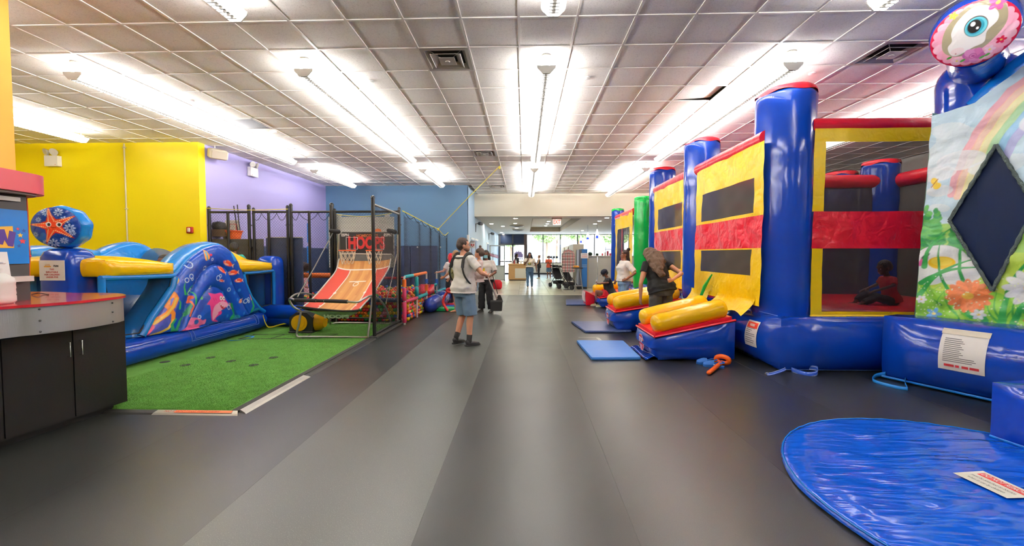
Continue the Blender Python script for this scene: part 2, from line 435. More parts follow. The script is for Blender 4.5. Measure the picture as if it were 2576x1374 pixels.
for yc, i, j, xc in cells:
    if (i, j) in special: continue
    vis = yc > 3.7 and abs(xc/yc+.03) < 1.27
    hid = xc > 2 and yc > 6 and xc/yc > .75        # behind the bounce houses
    if vis and not hid and cnt < 300:
        if tile_me is None:
            o = MB().bb(-.293, .293, -.293, .293, .004, .02).build('ceiling_tile', m_ct, None); tile_me = o.data
            o.parent = ceil
        else:
            o = bpy.data.objects.new('ceiling_tile', tile_me); C.objects.link(o); o.parent = ceil
        o.location = (xc, yc, CZ+rnd.uniform(0, .002)); o.rotation_euler = (0, 0, rnd.randrange(4)*PI/2)
        if (i, j) == sag: o.rotation_euler = (.0, -.06, 0); o.location.z = CZ+.03
        cnt += 1
    else:
        rest.bb(xc-.293, xc+.293, yc-.293, yc+.293, CZ+.004, CZ+.02)
rest.build('ceiling_tile_rest', m_ct, ceil, kind='stuff')
gb = MB()
for i in range(-19, 18):
    xg = X0+i*T
    if xg < -12 or xg > 9.9: continue
    y1 = 9.0 if xg < -7.2 else (14.88 if xg < -2.05 else 16.98)
    gb.bb(xg-.012, xg+.012, -4.8, y1, CZ-.004, CZ+.006)
for j in range(-17, 20):
    yg = Y0+j*T
    if yg > 16.9 or yg < -4.8: continue
    gb.bb(-11.9 if yg < 9 else (-7.2 if yg < 14.88 else -2.05), 9.8, yg-.012, yg+.012, CZ-.0035, CZ+.0055)
gb.build('ceiling_grid', m_grid, ceil, kind='stuff')
# --- vents in the ceiling
m_vent = mat('vent_metal', 'B9B1A6', .35, metal=.25); m_dark = M('161514', .8)
def supply(i, j, label):
    xc, yc = X0+(i+.5)*T, Y0+(j+.5)*T
    t = thing('ceiling_vent', (xc, yc, CZ), label, 'vent', 'supply vents in the ceiling')
    MB().bb(xc-.29, xc+.29, yc-.29, yc+.29, CZ+.075, CZ+.079).build('backing', m_dark, t)
    f = MB()
    def frame(a, b, za, zb):
        for (sx, sy) in ((1, 0), (-1, 0), (0, 1), (0, -1)):
            q = lambda r, s, z: (xc+(sx*r if sx else s*r), yc+(sy*r if sy else s*r), z)
            f.quad(q(a, -1, za), q(a, 1, za), q(b, 1, zb), q(b, -1, zb))
    frame(.295, .25, CZ-.006, CZ-.006); frame(.25, .2, CZ-.006, CZ+.05)
    f.build('frame', m_vent, t, weld=False)
    g = MB(); f = g; frame(.185, .115, CZ-.018, CZ+.03); frame(.185, .19, CZ-.018, CZ-.014); g.build('louver', m_vent, t, weld=False)
    h = MB().bb(xc-.1, xc+.1, yc-.1, yc+.1, CZ-.022, CZ-.016).lathe((xc, yc, CZ-.03), [(.03, .008), (.025, 0)], 12); h.build('core', m_vent, t)
    for a in (PI/4, 3*PI/4, 5*PI/4, 7*PI/4):
        MB().tube([(xc+.1*math.cos(a), yc+.1*math.sin(a), CZ-.01), (xc+.27*math.cos(a), yc+.27*math.sin(a), CZ+.02)], .005, 4).build('brace', m_vent, t)
LV = ['square metal supply vent left of the middle light row', 'small square vent farther along beside the middle row', 'farthest small square vent, near the cream header', 'square metal vent above the bounce houses, right of the second right light', '', 'square vent at the top edge behind the horse medallion', 'dark vent just above the red rim behind a blue column']
for (px, kd), lb in zip(VENTS, LV):
    i, j = tkey(at_z(px[0], px[1], CZ))
    if kd == 'supply': supply(i, j, lb)
    else:
        xc, yc = X0+(i+.5)*T, Y0+(j+.5)*T
        t = thing('return_grille', (xc, yc, CZ), 'brown perforated return air grille beside the left long light', 'grille')
        MB().bb(xc-.29, xc+.29, yc-.29, yc+.29, CZ-.006, CZ-.002).build('perforated_panel', mat('grille_metal', '2E261E', .6, bump=.6, bscale=120), t)
        e = MB()
        for a, b_, c, d in ((-.3, .3, -.3, -.285), (-.3, .3, .285, .3), (-.3, -.285, -.3, .3), (.285, .3, -.3, .3)): e.bb(xc+a, xc+b_, yc+c, yc+d, CZ-.012, CZ)
        e.build('rim', m_vent, t)
# --- small ceiling sprinklers / detectors
for k, (px, py, lb) in enumerate([(933, 204, 'left of the first supply vent'), (1477, 195, 'right of the middle light row'), (480, 253, 'above the left long light'), (2043, 184, 'right of the second right light'), (1075, 371, 'farther down left of the middle row'), (1420, 366, 'farther down right of the middle row'), (738, 374, 'beyond the hanging exit sign'), (895, 448, 'near the blue wall')]):
    p = at_z(px, py, CZ)
    t = thing('sprinkler_cover', p, 'round white sprinkler cover '+lb, 'sprinkler', 'sprinkler covers on the ceiling')
    MB().lathe((p.x, p.y, CZ-.016), [(.035, 0), (.045, .004), (.045, .016)], 16).build('cap', m_wht, t, smooth=40)
# ================================================================ LIGHT FITTINGS
m_tube = mat('fluorescent_tube', 'FFFFFF', .4, emit=TUBE, ecol='FCFBFF')
m_lens = mat('glowing_side_lens', 'FFFFFF', .4, emit=LENS, ecol='FFFDF6')
m_lw = mat('fitting_white_metal', 'D8D4CA', .45); m_louv = mat('louver_grey', '4E4B46', .5)
LIGHT_G = 'suspended fluorescent fittings'
def fitting(x, y0, y1, label, z=3.83):
    t = thing('pendant_light', (x, (y0+y1)/2, z), label, 'light', LIGHT_G)
    prof = [(-.118, .05), (.118, .05), (.112, .02), (.05, -.045), (-.05, -.045), (-.112, .02)]
    for yy, d in ((y0, .015), (y1, -.015)):
        MB().prism([(x+a, yy, z+b) for a, b in prof], (0, d, 0)).build('end_cap', m_lw, t)
    for s in (-1, 1):
        MB().prism([(x+s*.112, y0+.02, z+.045), (x+s*.116, y0+.02, z+.045), (x+s*.1, y0+.02, z+.0), (x+s*.048, y0+.02, z-.04), (x+s*.044, y0+.02, z-.036), (x+s*.094, y0+.02, z+.004)], (0, y1-y0-.04, 0)).build('side_lens', m_lens, t)
        n_ = max(1, round((y1-y0)/1.22)); L = (y1-y0-.06)/n_
        for q in range(n_):
            MB().tube([(x+s*.05, y0+.05+q*L, z+.07), (x+s*.05, y0+L*(q+1), z+.07)], .016, 6).build('tube', m_tube, t, smooth=60)
    lv = MB()
    yy = y0+.03
    while yy < y1-.03:
        lv.add([(x-.046, yy, z-.042), (x+.046, yy, z-.042), (x+.046, yy+.012, z-.012), (x-.046, yy+.012, z-.012), (x-.046, yy+.006, z-.044), (x+.046, yy+.006, z-.044)], [(0, 1, 2, 3), (0, 4, 5, 1)]); yy += .05
    lv.build('louver', m_louv, t, weld=False)
    MB().bb(x-.02, x+.02, y0+.015, y1-.015, z-.012, z-.004).build('spine', m_lw, t)
    ys = [y0+.06, y1-.06]; n_ = max(1, round((y1-y0)/1.22))
    for yy in ys: MB().tube([(x, yy, z+.05), (x, yy, CZ)], .003, 4).lathe((x, yy, CZ-.02), [(.055, 0), (.062, .008), (.062, .02)], 16).build('hanger', m_lw, t)
    for q in range(1, n_):
        yy = y0+q*(y1-y0)/n_
        MB().tube([(x+.13, yy, z+.11), (x+.09, yy, z+.06), (x, yy, z+.045), (x-.09, yy, z+.06), (x-.13, yy, z+.11)], .005, 4).build('bracket', m_lw, t)
ROWX = {'far left': -8.85, 'left': -5.78, 'second left': -2.78, 'middle': .27, 'second right': 3.26, 'right': 6.42}
for nm, xx in ROWX.items():
    if nm == 'far left':
        fitting(xx, 2.2, 8.15, 'glowing ceiling light over the yellow wall, beside the orange pillar'); continue
    fitting(xx, -1.2, 4.0, nm.capitalize()+' row ceiling light nearest the viewer, cut by the top edge')
    fitting(xx, 5.2, 10.25, nm.capitalize()+' row long ceiling light over the play area, the full one')
    y1 = 13.9 if nm in ('left', 'second left') else (16.3 if nm != 'right' else 16.3)
    fitting(xx, 11.3, y1, nm.capitalize()+' row ceiling light farthest from the viewer')
# hanging exit sign (seen edge-on) near the left light row
# ================================================================ BOUNCE HOUSES (right)
v_blue = vinyl('vinyl_royal_blue', '07389E', .12, .16, 3.5)
v_blue2 = vinyl('vinyl_blue_column', '07389C', .14, .3, 2.2, stretch=(1, 1, .35))
v_yel = vinyl('vinyl_yellow', 'FFC709', .18, .2, 5)
v_red = vinyl('vinyl_red', 'D5162B', .3, .3, 5)
v_grn = vinyl('vinyl_green', '00A03A', .22, .25, 4)
c_yel = vinyl('cloth_yellow', 'FFD30A', .32, .35, 7); c_red = vinyl('cloth_red', 'E01830', .3, .8, 6)
n_blk = netting('black_netting', '45413C', .84); n_see = netting('black_netting_fine', '262321', .7)
v_sky = vinyl('vinyl_sky_blue', '0C74CF', .2, .2, 4)
stitch = M('5B7FD0', .5); m_strap = mat('strap_webbing', '1F4FB5', .7)
def wob(u, z, k=0): return .5*math.sin(5.3*u+2.1*z+k)+.3*math.sin(11*u-7*z+1.3*k)+.2*math.sin(17*z+9*u+k)
def cloth(name, org, u, n, u0, u1, z0, z1, m, parent, amp=.012, holes=(), k=0, bow=0, res=.055, th=0, **kw):
    """hanging cloth in the vertical plane org + u*s + z; amp: ripple, bow: outward belly"""
    org, u, n = Vector(org), Vector(u), Vector(n); us = sorted(set([u0, u1]+[h[0] for h in holes]+[h[1] for h in holes])); zs = sorted(set([z0, z1]+[h[2] for h in holes]+[h[3] for h in holes]))
    def sub(a):
        o = []
        for p, q in zip(a[:-1], a[1:]):
            c = max(1, round((q-p)/res)); o += [p+(q-p)*i/c for i in range(c)]
        return o+[a[-1]]
    us = [a for a in sub(us) if u0-1e-6 <= a <= u1+1e-6]; zs = [a for a in sub(zs) if z0-1e-6 <= a <= z1+1e-6]
    mb = MB(); vs = []
    for z in zs:
        for s in us:
            b = bow*math.sin(PI*(s-u0)/(u1-u0))*math.sin(PI*(z-z0)/(z1-z0)) if bow else 0
            p = org+u*s+n*(amp*wob(s, z, k)+b); vs.append((p.x, p.y, org.z+z))
    w_ = len(us); fs = []
    for j in range(len(zs)-1):
        for i in range(w_-1):
            uc, zc = (us[i]+us[i+1])/2, (zs[j]+zs[j+1])/2
            if any(h[0] < uc < h[1] and h[2] < zc < h[3] for h in holes): continue
            fs.append((j*w_+i, j*w_+i+1, (j+1)*w_+i+1, (j+1)*w_+i))
    return mb.add(vs, fs).build(name, m, parent, 180, **kw)
def column(parent, x, y, r, z0, z1, m, cap, pinch=.06, dome=.12, name='column'):
    prof = []
    N = 26
    for i in range(N+1):
        t = i/N; z = z0+(z1-dome-z0)*t
        rr = r*(1-pinch*math.exp(-((t-.68)/.05)**2)*.6-.05*math.exp(-(t/.03)**2)+.012*math.sin(t*19))
        prof.append((rr, z))
    for i in range(1, 8):
        q = PI/2*i/7; prof.append((r*(math.cos(q)*.55+.45*(1-(i/7)**3)) if i < 7 else r*.02, z1-dome+dome*math.sin(q)))
    n = 32; mb = MB(); vs = []
    for rr, z in prof:
        for k in range(n):
            a = 2*PI*k/n; q = rr*(1+.018*math.cos(4*a)+.006*math.sin(9*a+z*5)); vs.append((x+q*math.cos(a), y+q*math.sin(a), z))
    fs = [(i*n+k, i*n+(k+1) % n, (i+1)*n+(k+1) % n, (i+1)*n+k) for i in range(len(prof)-1) for k in range(n)]
    fs += [tuple(range(n-1, -1, -1)), tuple((len(prof)-1)*n+k for k in range(n))]
    c = mb.add(vs, fs).build(name, m, parent, 60)
    if cap:
        vs = []; pr = [(r*.99, z1-dome*.62), (r*.985, z1-dome*.35), (r*.93, z1-dome*.02), (r*.6, z1+.022), (r*.05, z1+.03)]
        for j, (rr, z) in enumerate(pr):
            for k in range(n):
                a = 2*PI*k/n; q = rr*(1+.02*math.cos(4*a)+.012*math.sin(7*a)); vs.append((x+q*math.cos(a), y+q*math.sin(a), z+(.02*math.sin(5*a) if j == 0 else 0)))
        fs = [(i*n+k, i*n+(k+1) % n, (i+1)*n+(k+1) % n, (i+1)*n+k) for i in range(len(pr)-1) for k in range(n)]+[tuple(4*n+k for k in range(n))]
        MB().add(vs, fs).build('column_cap', cap, c, 60)
    return c
def beam(parent, a, b, r, m, name='top_beam', n=14):
    a, b = Vector(a), Vector(b); N = 18; pts = [a+(b-a)*i/N for i in range(N+1)]
    rr = [r*(1+.02*math.sin(i*2.7)) for i in range(N+1)]
    return MB().tube(pts, rr, n).build(name, m, parent, 60)
def strap(parent, pts, wd, m, lines=None, name='strap', side=(0, 0, 1)):
    P = smooth_pts(pts, 6); mb = MB(); sd = Vector(side).normalized()*wd/2; up = Vector((0, 0, .004))
    for off, col in ((0, 0),):
        vs = []
        for p in P: vs += [p-sd, p+sd]
        mb.add(vs, [(2*i, 2*i+1, 2*i+3, 2*i+2) for i in range(len(P)-1)])
    s = mb.build(name, m, parent, 180, weld=False)
    sm = s.modifiers.new('thickness', 'SOLIDIFY'); sm.thickness = .003
    if lines:
        mb = MB()
        for f in (-.6, .6):
            for e in (1, -1):
                vs = []
                nrm = Vector((0, 0, 1))
                for i, p in enumerate(P):
                    t = (P[min(i+1, len(P)-1)]-P[max(i-1, 0)]).normalized(); nn = t.cross(sd).normalized()*.003*e
                    vs += [p+sd*(f-.1)+nn, p+sd*(f+.1)+nn]
                mb.add(vs, [(2*i, 2*i+1, 2*i+3, 2*i+2) for i in range(len(P)-1)])
        mb.build('webbing_stripe', lines, s, weld=False)
    return s
def ramp(parent, x0, x1, y0, y1, z0, z1, shear=.08, stop=True, both=True):
    """inflated entry step: blue body, red treads with yellow piping, two yellow bolsters"""
    def fn(u, v, w_):
        x = x0+(x1-x0)*u; y = y0+(y1-y0)*v+shear*u; zt = z0+(z1-z0)*u
        return Vector((x+(.05 if w_ < .5 else 0)*(1-u), y, .015+(zt-.015)*w_))
    body = MB().puff(fn, [.07, .02, .07, .05, .0, .015], 12).build('entry_ramp', v_blue, parent, 50)
    Y = lambda v, u: y0+(y1-y0)*v+shear*u
    Z = lambda u: z0+(z1-z0)*u
    X = lambda u: x0+(x1-x0)*u
    def fr(u, v, w_): return Vector((X(.01+.96*u), Y(.03+.94*v, u), Z(u)+.012+.045*w_))
    MB().puff(fr, [0, 0, 0, 0, 0, .03], 8).build('ramp_tread', v_red, body, 50)
    for u in (.18, .42, .66):
        MB().tube([(X(u), Y(.1+.8*i/8, u), Z(u)+.062+.03*math.sin(PI*i/8)) for i in range(9)], .014, 6).build('piping', v_yel, body, 60)
    for v in ((.17, .83) if both else (.83,)):
        a = Vector((X(.0)+.05, Y(v, 0), Z(0)+.165)); b = Vector((X(1)-.12, Y(v, 1), Z(1)+.165)); r = .145; t = (b-a).normalized()
        pts, rr = [], []
        for q, f in ((-.05, .35), (-.03, .7), (0, .92), (.05, 1), (.3, 1.02), (.5, 1.0), (.7, 1.01), (.95, 1), (1, .92), (1.03, .7), (1.05, .35)): pts.append(a+(b-a)*q); rr.append(r*f)
        MB().tube(pts, rr, 18).build('bolster', v_yel, body, 60)
    # red rim round the upper edge
    MB().tube([(X(0)-.01, Y(0, 0)-.01, Z(0)+.01), (X(1), Y(0, 1)-.01, Z(1)+.01)], .018, 6).tube([(X(0)-.01, Y(0, 0)-.01, Z(0)+.01), (X(0)-.01, Y(1, 0)+.01, Z(0)+.01)], .016, 6).build('ramp_rim', v_red, body, 60)
    if stop:
        yc, zc = Y(.5, 0), z0*.52; R = .14
        def P(a, b): 
            u = min(1, abs(a/((y1-y0)/2))); return Vector((x0-.072+.07*(u**2)+.05*(1-(zc+b)/z0)*.5, yc-a, zc+b))
        for rr, m, d in ((1.0, M('F4E9E4', .4), .0), (.9, M('D8202B', .4), .003)):
            pts = [P(R*rr*math.cos(PI/8+PI/4*k), R*rr*math.sin(PI/8+PI/4*k)) for k in range(8)]
            c = sum(pts, Vector())/8
            MB().add([p+Vector((-d-.006, 0, 0)) for p in pts]+[c+Vector((-d-.006, 0, 0))], [(k, (k+1) % 8, 8) for k in range(8)]).build('stop_sign', m, body)
        tm = MB(); text_on(tm, 'STOP', P(0, .035)+Vector((-.012, 0, 0)), (0, -1, 0), (0, 0, 1), .105, .003, wx=.75)
        for q in range(4): tm.quad(*[P(a, -.045-q*.02+b)+Vector((-.012, 0, 0)) for a, b in ((-.08+q*.012, 0), (.08-q*.012, 0), (.08-q*.012, .009), (-.08+q*.012, .009))])
        tm.build('stop_lettering', M('FFFFFF', .4), body, weld=False)
    return body
def house(label, X, ys, wid, y_side, zb, ztop, cols, colm, capm, back_x, cap_r=None, side=True, win='two', beam_z=3.28, name_base='base'):
    """X: plane of the aisle panel, ys: (near, far) of that panel"""
    yn, yf = ys
    t = thing('bounce_house', (X, yn, 0), label, 'bounce house', 'bounce houses in a row')
    b0, b1 = cols[0][1]-.55, cols[1][1]+.42
    MB().puff(lambda u, v, w_: Vector((X+.1+(back_x-X)*u, b0+(b1-b0)*v, .012+(zb-.012)*w_)), [.17, .05, .15, .05, 0, .05], 18).build(name_base, v_blue, t, 50)
    MB().bb(X+.35, back_x-.2, b0+.45, b1-.4, zb-.02, zb+.05, .02).build('bounce_floor', v_red, t, 50)
    for (x, y, r, z1, m) in cols: column(t, x, y, r, zb-.05, z1, m, capm)
    U, N = (0, 1, 0), (-1, 0, 0); k = yn
    if win == 'two':
        w1 = (.23, yf-yn-.28, 2.15, 2.65); w2 = (.28, yf-yn-.28, 1.24, 1.62)
        cloth('yellow_panel', (X, yn, 0), U, N, 0, yf-yn, .82, 3.12, c_yel, t, .018, [w1, w2, (0, yf-yn, 1.64, 2.1)], k)
        cloth('red_band', (X, yn, 0), U, N, 0, yf-yn, 1.64, 2.1, c_red, t, .022, [], k)
        for w_ in (w1, w2): cloth('mesh_window', (X+.004, yn, 0), U, N, w_[0], w_[1], w_[2], w_[3], n_blk, t, .018, [], k)
    else:
        w1 = (.35, yf-yn-.3, .95, 2.45)
        cloth('yellow_panel', (X, yn, 0), U, N, 0, yf-yn, .6, 2.95, c_yel, t, .02, [w1], k)
        cloth('mesh_window', (X+.004, yn, 0), U, N, *w1, n_blk, t, .02, [], k)
        MB().bb(X-.02, X-.01, yn+(yf-yn)*.53, yn+(yf-yn)*.53+.05, .95, 2.45).build('zip_strip', c_red, t)
    beam(t, (X+.1, yn+.1, beam_z-.1), (X+.1, yf+.1, beam_z-.1), .115, v_red)
    return t
# --- first (nearest) house
A = house('nearest bounce house with tall blue corner column, red bands and wide black mesh windows', 3.3, (5.86, 8.1), 4, 5.75, .7, 3.88,
          [(3.72, 6.1, .385, 3.86, v_blue2), (3.62, 8.63, .34, 3.86, v_blue2), (7.2, 8.65, .32, 3.42, v_blue2), (7.3, 6.1, .35, 3.5, v_blue2)], None, v_red, 7.6)
ysd = 5.74
S, Nn = (1, 0, 0), (0, -1, 0)
cloth('yellow_panel', (3.9, ysd, 0), S, Nn, 0, 3.1, .7, 3.24, c_yel, A, .012, [(.15, 2.95, 2.13, 3.06), (.15, 2.95, .77, 1.63), (0, 3.1, 1.63, 2.13)])
cloth('red_band', (3.9, ysd, 0), S, Nn, 0, 3.1, 1.63, 2.13, c_red, A, .02, k=3)
cloth('mesh_window', (3.9, ysd+.004, 0), S, Nn, .15, 2.95, 2.13, 3.06, n_see, A, .012); cloth('mesh_window', (3.9, ysd+.004, 0), S, Nn, .15, 2.95, .77, 1.63, n_see, A, .012)
beam(A, (3.9, 5.84, 3.3), (7.3, 5.84, 3.3), .1, v_red)
cloth('back_netting', (3.9, 8.5, 0), S, (0, 1, 0), 0, 3.2, .75, 2.95, n_blk, A, .02, k=1); beam(A, (3.6, 8.55, 3.0), (7.2, 8.55, 3.0), .14, v_red, 'rear_beam')
cloth('back_netting', (7.35, 6.3, 0), (0, 1, 0), (1, 0, 0), 0, 2.2, .75, 2.95, n_blk, A, .02, k=2); beam(A, (7.35, 6.1, 3.0), (7.35, 8.6, 3.0), .14, v_red, 'rear_beam')
MB().bb(3.9, 7.0, ysd-.03, ysd+.02, .66, .73, .015).build('bottom_trim', c_yel, A, 50); MB().bb(4.2, 4.34, ysd-.06, ysd-.045, .6, .72).build('pull_tab', c_yel, A)
# torn entrance skirt of the aisle side: two hanging flaps with a green edge
def flap(y0, y1, za, zb_, m, name, tip):
    return MB().sheet(10, 8, lambda u, v: Vector((3.28-.16*v*v-.03*math.sin(6*u+3*v)*v, y0+(y1-y0)*u+tip*v, za+(zb_-za)*v+.05*math.sin(7*u)*v))).build(name, m, A, 180, weld=False)
flap(5.97, 7.1, .9, .66, c_yel, 'skirt_flap', .05); flap(7.45, 8.2, .9, .62, c_yel, 'skirt_flap', -.1)
MB().tube([(3.27, 7.3, 1.2), (3.2, 7.42, .98), (3.12, 7.44, .74)], [.012, .03, .018], 6).build('green_piping', v_grn, A, 60)
# warning label, straps, seams on the base
cl = M('F4EFE8', .35)
def label_on(parent, fn, w_, h, bars, red_head=None, red_foot=None, name='warning_label', corner=.02):
    """fn(a,b): label plane coords (m, centred) to space; bars: grey text lines"""
    g = lambda a, b, d=0: fn(a, b, d)
    s = MB().sheet(6, 8, lambda u, v: g(-w_/2+w_*u, -h/2+h*v)).build(name, cl, parent, 180, weld=False)
    if red_head:
        MB().sheet(6, 2, lambda u, v: g(-w_/2+.02+(w_-.04)*u, h/2-.02-h*.22*(1-v), .002)).build('red_header', M('E8402A', .4), s, 180, weld=False)
        tm = MB(); text_on(tm, red_head, (0, 0, 0), (1, 0, 0), (0, 1, 0), h*.13, .002, wx=.7, fn=lambda x, y: g(x*.7, h/2-.02-h*.11+y, .004)); tm.build('header_lettering', M('FFF6F0', .4), s, weld=False)
    mb = MB(); r = random.Random(len(bars)+int(w_*1000))
    for k, (b0, L) in enumerate(bars):
        mb.sheet(4, 1, lambda u, v: g(-w_*.4+w_*.8*L*u, b0+.008*v, .002))
    mb.build('print_lines', M('6E6A66', .5), s, weld=False)
    if red_foot:
        tm = MB(); text_on(tm, red_foot, (0, 0, 0), (1, 0, 0), (0, 1, 0), .036, .002, fn=lambda x, y: g(x*.8, -h/2+.075+y, .003)); tm.build('foot_lettering', M('C2242E', .4), s, weld=False)
    return s
def base_face(X, yc, zc):
    def fn(a, b, d=0):
        z = zc+b; hh = puff_h((yc-a-5.55)/(9.05-5.55)*2-1, (z-.356)/.344, 3.5, .69)
        return Vector((X+.1-.17*hh-.007-d, yc-a, z))
    return fn
label_on(A, base_face(3.3, 5.98, .42), .27, .36, [(.07, .9), (.045, .6), (.02, .45), (-.01, .95), (-.035, .98), (-.07, .7), (-.1, .9), (-.13, .85)], 'WARNING')
strap(A, [(3.5, 5.62, .03), (3.4, 5.45, .05), (3.2, 5.38, .012), (3.12, 5.36, .01)], .07, m_strap, M('C9D6F0', .6), side=(.3, .9, .25))
strap(A, [(3.52, 5.5, .03), (3.6, 5.35, .012), (3.72, 5.33, .03), (3.78, 5.4, .07), (3.75, 5.5, .06)], .07, m_strap, M('C9D6F0', .6), side=(.2, .3, 1))
MB().tube([(3.12+.02*math.cos(a), 5.36, .018+.012*math.sin(a)) for a in [2*PI*k/10 for k in range(10)]], .004, 5, closed=True).build('strap_buckle', M('B9B4A0', .3, metal=.8), A)
seam = MB()
seam.tube([(3.36, 5.56+i*.2, .735) for i in range(14)], .004, 4); seam.tube([(3.9+i*.25, 5.5, .722) for i in range(15)], .004, 4); seam.tube([(3.45, 5.54, .02), (7.6, 5.54, .02)], .008, 4)
seam.build('seam_welt', stitch, A)
ramp(A, 1.9, 3.08, 6.02, 6.98, .34, .58)
# --- second house
B = house('second bounce house, yellow and red panels behind the woman in black', 3.3, (8.55, 10.65), 4, 0, .7, 3.88,
          [(4.12, 9.7, .34, 3.6, v_blue2), (3.77, 11.5, .34, 3.88, v_blue2), (7.2, 11.3, .32, 3.4, v_blue2), (7.2, 9.7, .32, 3.4, v_blue2)], None, v_red, 7.6)
beam(B, (4.1, 11.4, 3.2), (7.2, 11.4, 3.2), .14, v_red, 'rear_beam')
ramp(B, 1.83, 3.22, 8.3, 9.22, .38, .6)
# --- third house: green column
Ch = house('third bounce house with green corner column, grey mesh front and blue end column', 3.42, (13.25, 15.7), 4, 0, .55, 3.3,
           [(3.68, 13.0, .27, 3.32, v_grn), (3.62, 16.2, .24, 3.3, v_blue2), (7.2, 16.1, .3, 3.3, v_blue2), (7.2, 13.0, .3, 3.3, v_grn)], None, v_grn, 7.4, win='one', beam_z=3.02)
cloth('yellow_panel', (3.95, 12.85, 0), S, Nn, 0, 3.1, .6, 2.9, c_yel, Ch, .012); beam(Ch, (3.9, 12.9, 3.0), (7.1, 12.9, 3.0), .11, v_red)
MB().bb(3.5, 4.4, 12.42, 12.5, .3, .62, .03).build('red_skirt', v_red, Ch, 50)
ramp(Ch, 2.2, 3.35, 12.02, 13.6, .27, .42, stop=False, both=False)
# red, white-striped end face of the third ramp, built as its own block
t = thing('striped_ramp_end', (2.02, 12.75, 0), 'red and white striped end face of the third ramp by the seated person with the cap', 'bag')
MB().puff(lambda u, v, w_: Vector((1.86+.26*u, 12.5+.5*v, .01+.42*w_*(1-.3*u))), .02, 6).build('body', v_red, t, 60)
for q in range(4): MB().tube([(1.84-.02*math.sin(PI*i/6), 12.52+.13*q+.01*i, .12+.3*i/6) for i in range(7)], .018, 5).build('white_stripe', M('F2E9E4', .5), t)
# ================================================================ HORSE INFLATABLE (far right)
P0 = Vector((4.823, 5.235, 0)); pu = Vector((.43, -.9, 0)).normalized(); pn = Vector((.9, .43, 0)).normalized()
D = thing('bounce_castle', (4.45, 5.25, 0), 'garden printed inflatable with rainbow, flowers, diamond mesh window and horse medallion', 'bounce house', 'bounce houses in a row')
O = Vector((4.47, 5.28, 0))
MB().puff(lambda u, v, w_: O+pu*(2.9*u)+pn*(.05+(.3+2.0*u)*v)+Vector((0, 0, .015+.765*w_)), [.05, .03, .2, .05, 0, .03], 18).build('base', v_blue, D, 50)
W_, Hh = 1.7, 2.95; zlo = .76
art = Art(270, 440, W_, Hh, 'CDE6EE')
y_ = lambda Z: Z-zlo
nz = art.noise(7, 3)
art.put(np.where(nz > .25, -1, 1)*.02, 'EAF3F2', .8)
art.c = art.c*.9+np.array(srgb('BFE3F2'))*.1
g_ = (y_(1.95)-art.Y+.25*art.noise(5, 5)*.3)
art.put(-g_, '9CCB5E'); art.put(-(y_(1.5)-art.Y+.1*art.noise(8, 6)), 'B9D84E'); art.put(-(y_(1.15)-art.Y+.1*art.noise(9, 8)), '8FCF3F')
rb_ = [(q[0]-.1*(q[1]-zlo)/2.5, y_(q[1])) for q in [on_wall(px, py, P0, pu) for px, py in ((2384, 490), (2400, 438), (2416, 398), (2444, 338), (2486, 283), (2534, 230), (2580, 196), (2640, 160))]]
for q, col in enumerate(('F3A0A4', 'F8C6A2', 'F8EBA0', 'B5E3A0', '9AD2F0', 'B9B4E4')):
    art.line([(a_+.066*q*.86+.03, b_-.066*q*.5) for a_, b_ in rb_], .075, col, .8)
for cx, cy, r in ((.1, 2.5, .16), (.28, 2.62, .2), (.5, 2.5, .15), (.95, 2.9, .25), (1.2, 2.75, .2), (.12, 2.3, .12)): art.ell(cx, y_(cy), r, r*.55, 'F4F8F7', a=.75)
rr_ = random.Random(4)
def leaf(x, y, L, a, wd, col): 
    pts = [(x+L*math.cos(a)*s/6+.12*L*math.sin(s/6*PI)*-math.sin(a), y+L*math.sin(a)*s/6+.12*L*math.sin(s/6*PI)*math.cos(a)) for s in range(7)]; art.line(pts, wd, col, taper=.85)
for (x, z, h) in ((.03, 1.55, .6), (.12, 1.6, .5), (.3, 1.5, .45)):
    for q in range(16):
        zz = z+h*q/16; wd = .1*(1-q/16)+.015; art.ell(x+rr_.uniform(-.02, .02), y_(zz), wd, .035, rr_.choice(('3F9A48', '58AE4E', '2F8A4A')))
def flower(x, z, r, n_, col, cc, sq=1.0):
    for k in range(n_):
        a = 2*PI*k/n_; art.ell(x+r*.55*math.cos(a), y_(z)+r*.55*sq*math.sin(a), r*.47, r*.16*sq+.008, col if k % 2 else tuple(min(255, int(v*.93)) for v in [int(col[i:i+2], 16) for i in (0, 2, 4)]), a)
    art.ell(x, y_(z), r*.24, r*.2*sq, cc)
for q in range(46): leaf(rr_.uniform(-.1, 1.6), y_(rr_.uniform(.76, 1.0)), rr_.uniform(.2, .5), rr_.uniform(.9, 2.3), rr_.uniform(.015, .035), rr_.choice(('5DB33A', '3F9E3C', '86C84A', 'A9DA5A')))
art.ell(.18, y_(1.46), .24, .2, 'F3F5F0'); art.ell(.34, y_(1.36), .2, .17, 'F6F7F2'); art.ell(.1, y_(1.3), .16, .12, 'EEF3EA')
art.ell(.2, y_(1.45), .12, .075, 'F2C516'); art.ell(.2, y_(1.465), .09, .05, 'F9DC4A')
art.ell(.04, y_(1.47), .075, .03, 'E86AA8', 1.0); art.ell(.06, y_(1.53), .05, .018, '3A3036', .7)
for (x, z, L, a) in ((.02, 1.05, .7, .75), (.03, 1.2, .6, .35), (.5, .85, .9, 1.95), (.6, .82, 1.15, 1.75), (.72, .82, 1.0, 1.2), (.8, .82, .9, .95), (.05, 1.4, .5, 1.15)): leaf(x, y_(z), L, a, .055, '2F9A45')
flower(.45, 1.08, .19, 15, 'F58A4E', 'F3C24A'); flower(.9, 1.2, .2, 12, 'F4F6F2', 'F2C516'); flower(1.0, .86, .13, 12, 'F0662E', 'D9A53A')
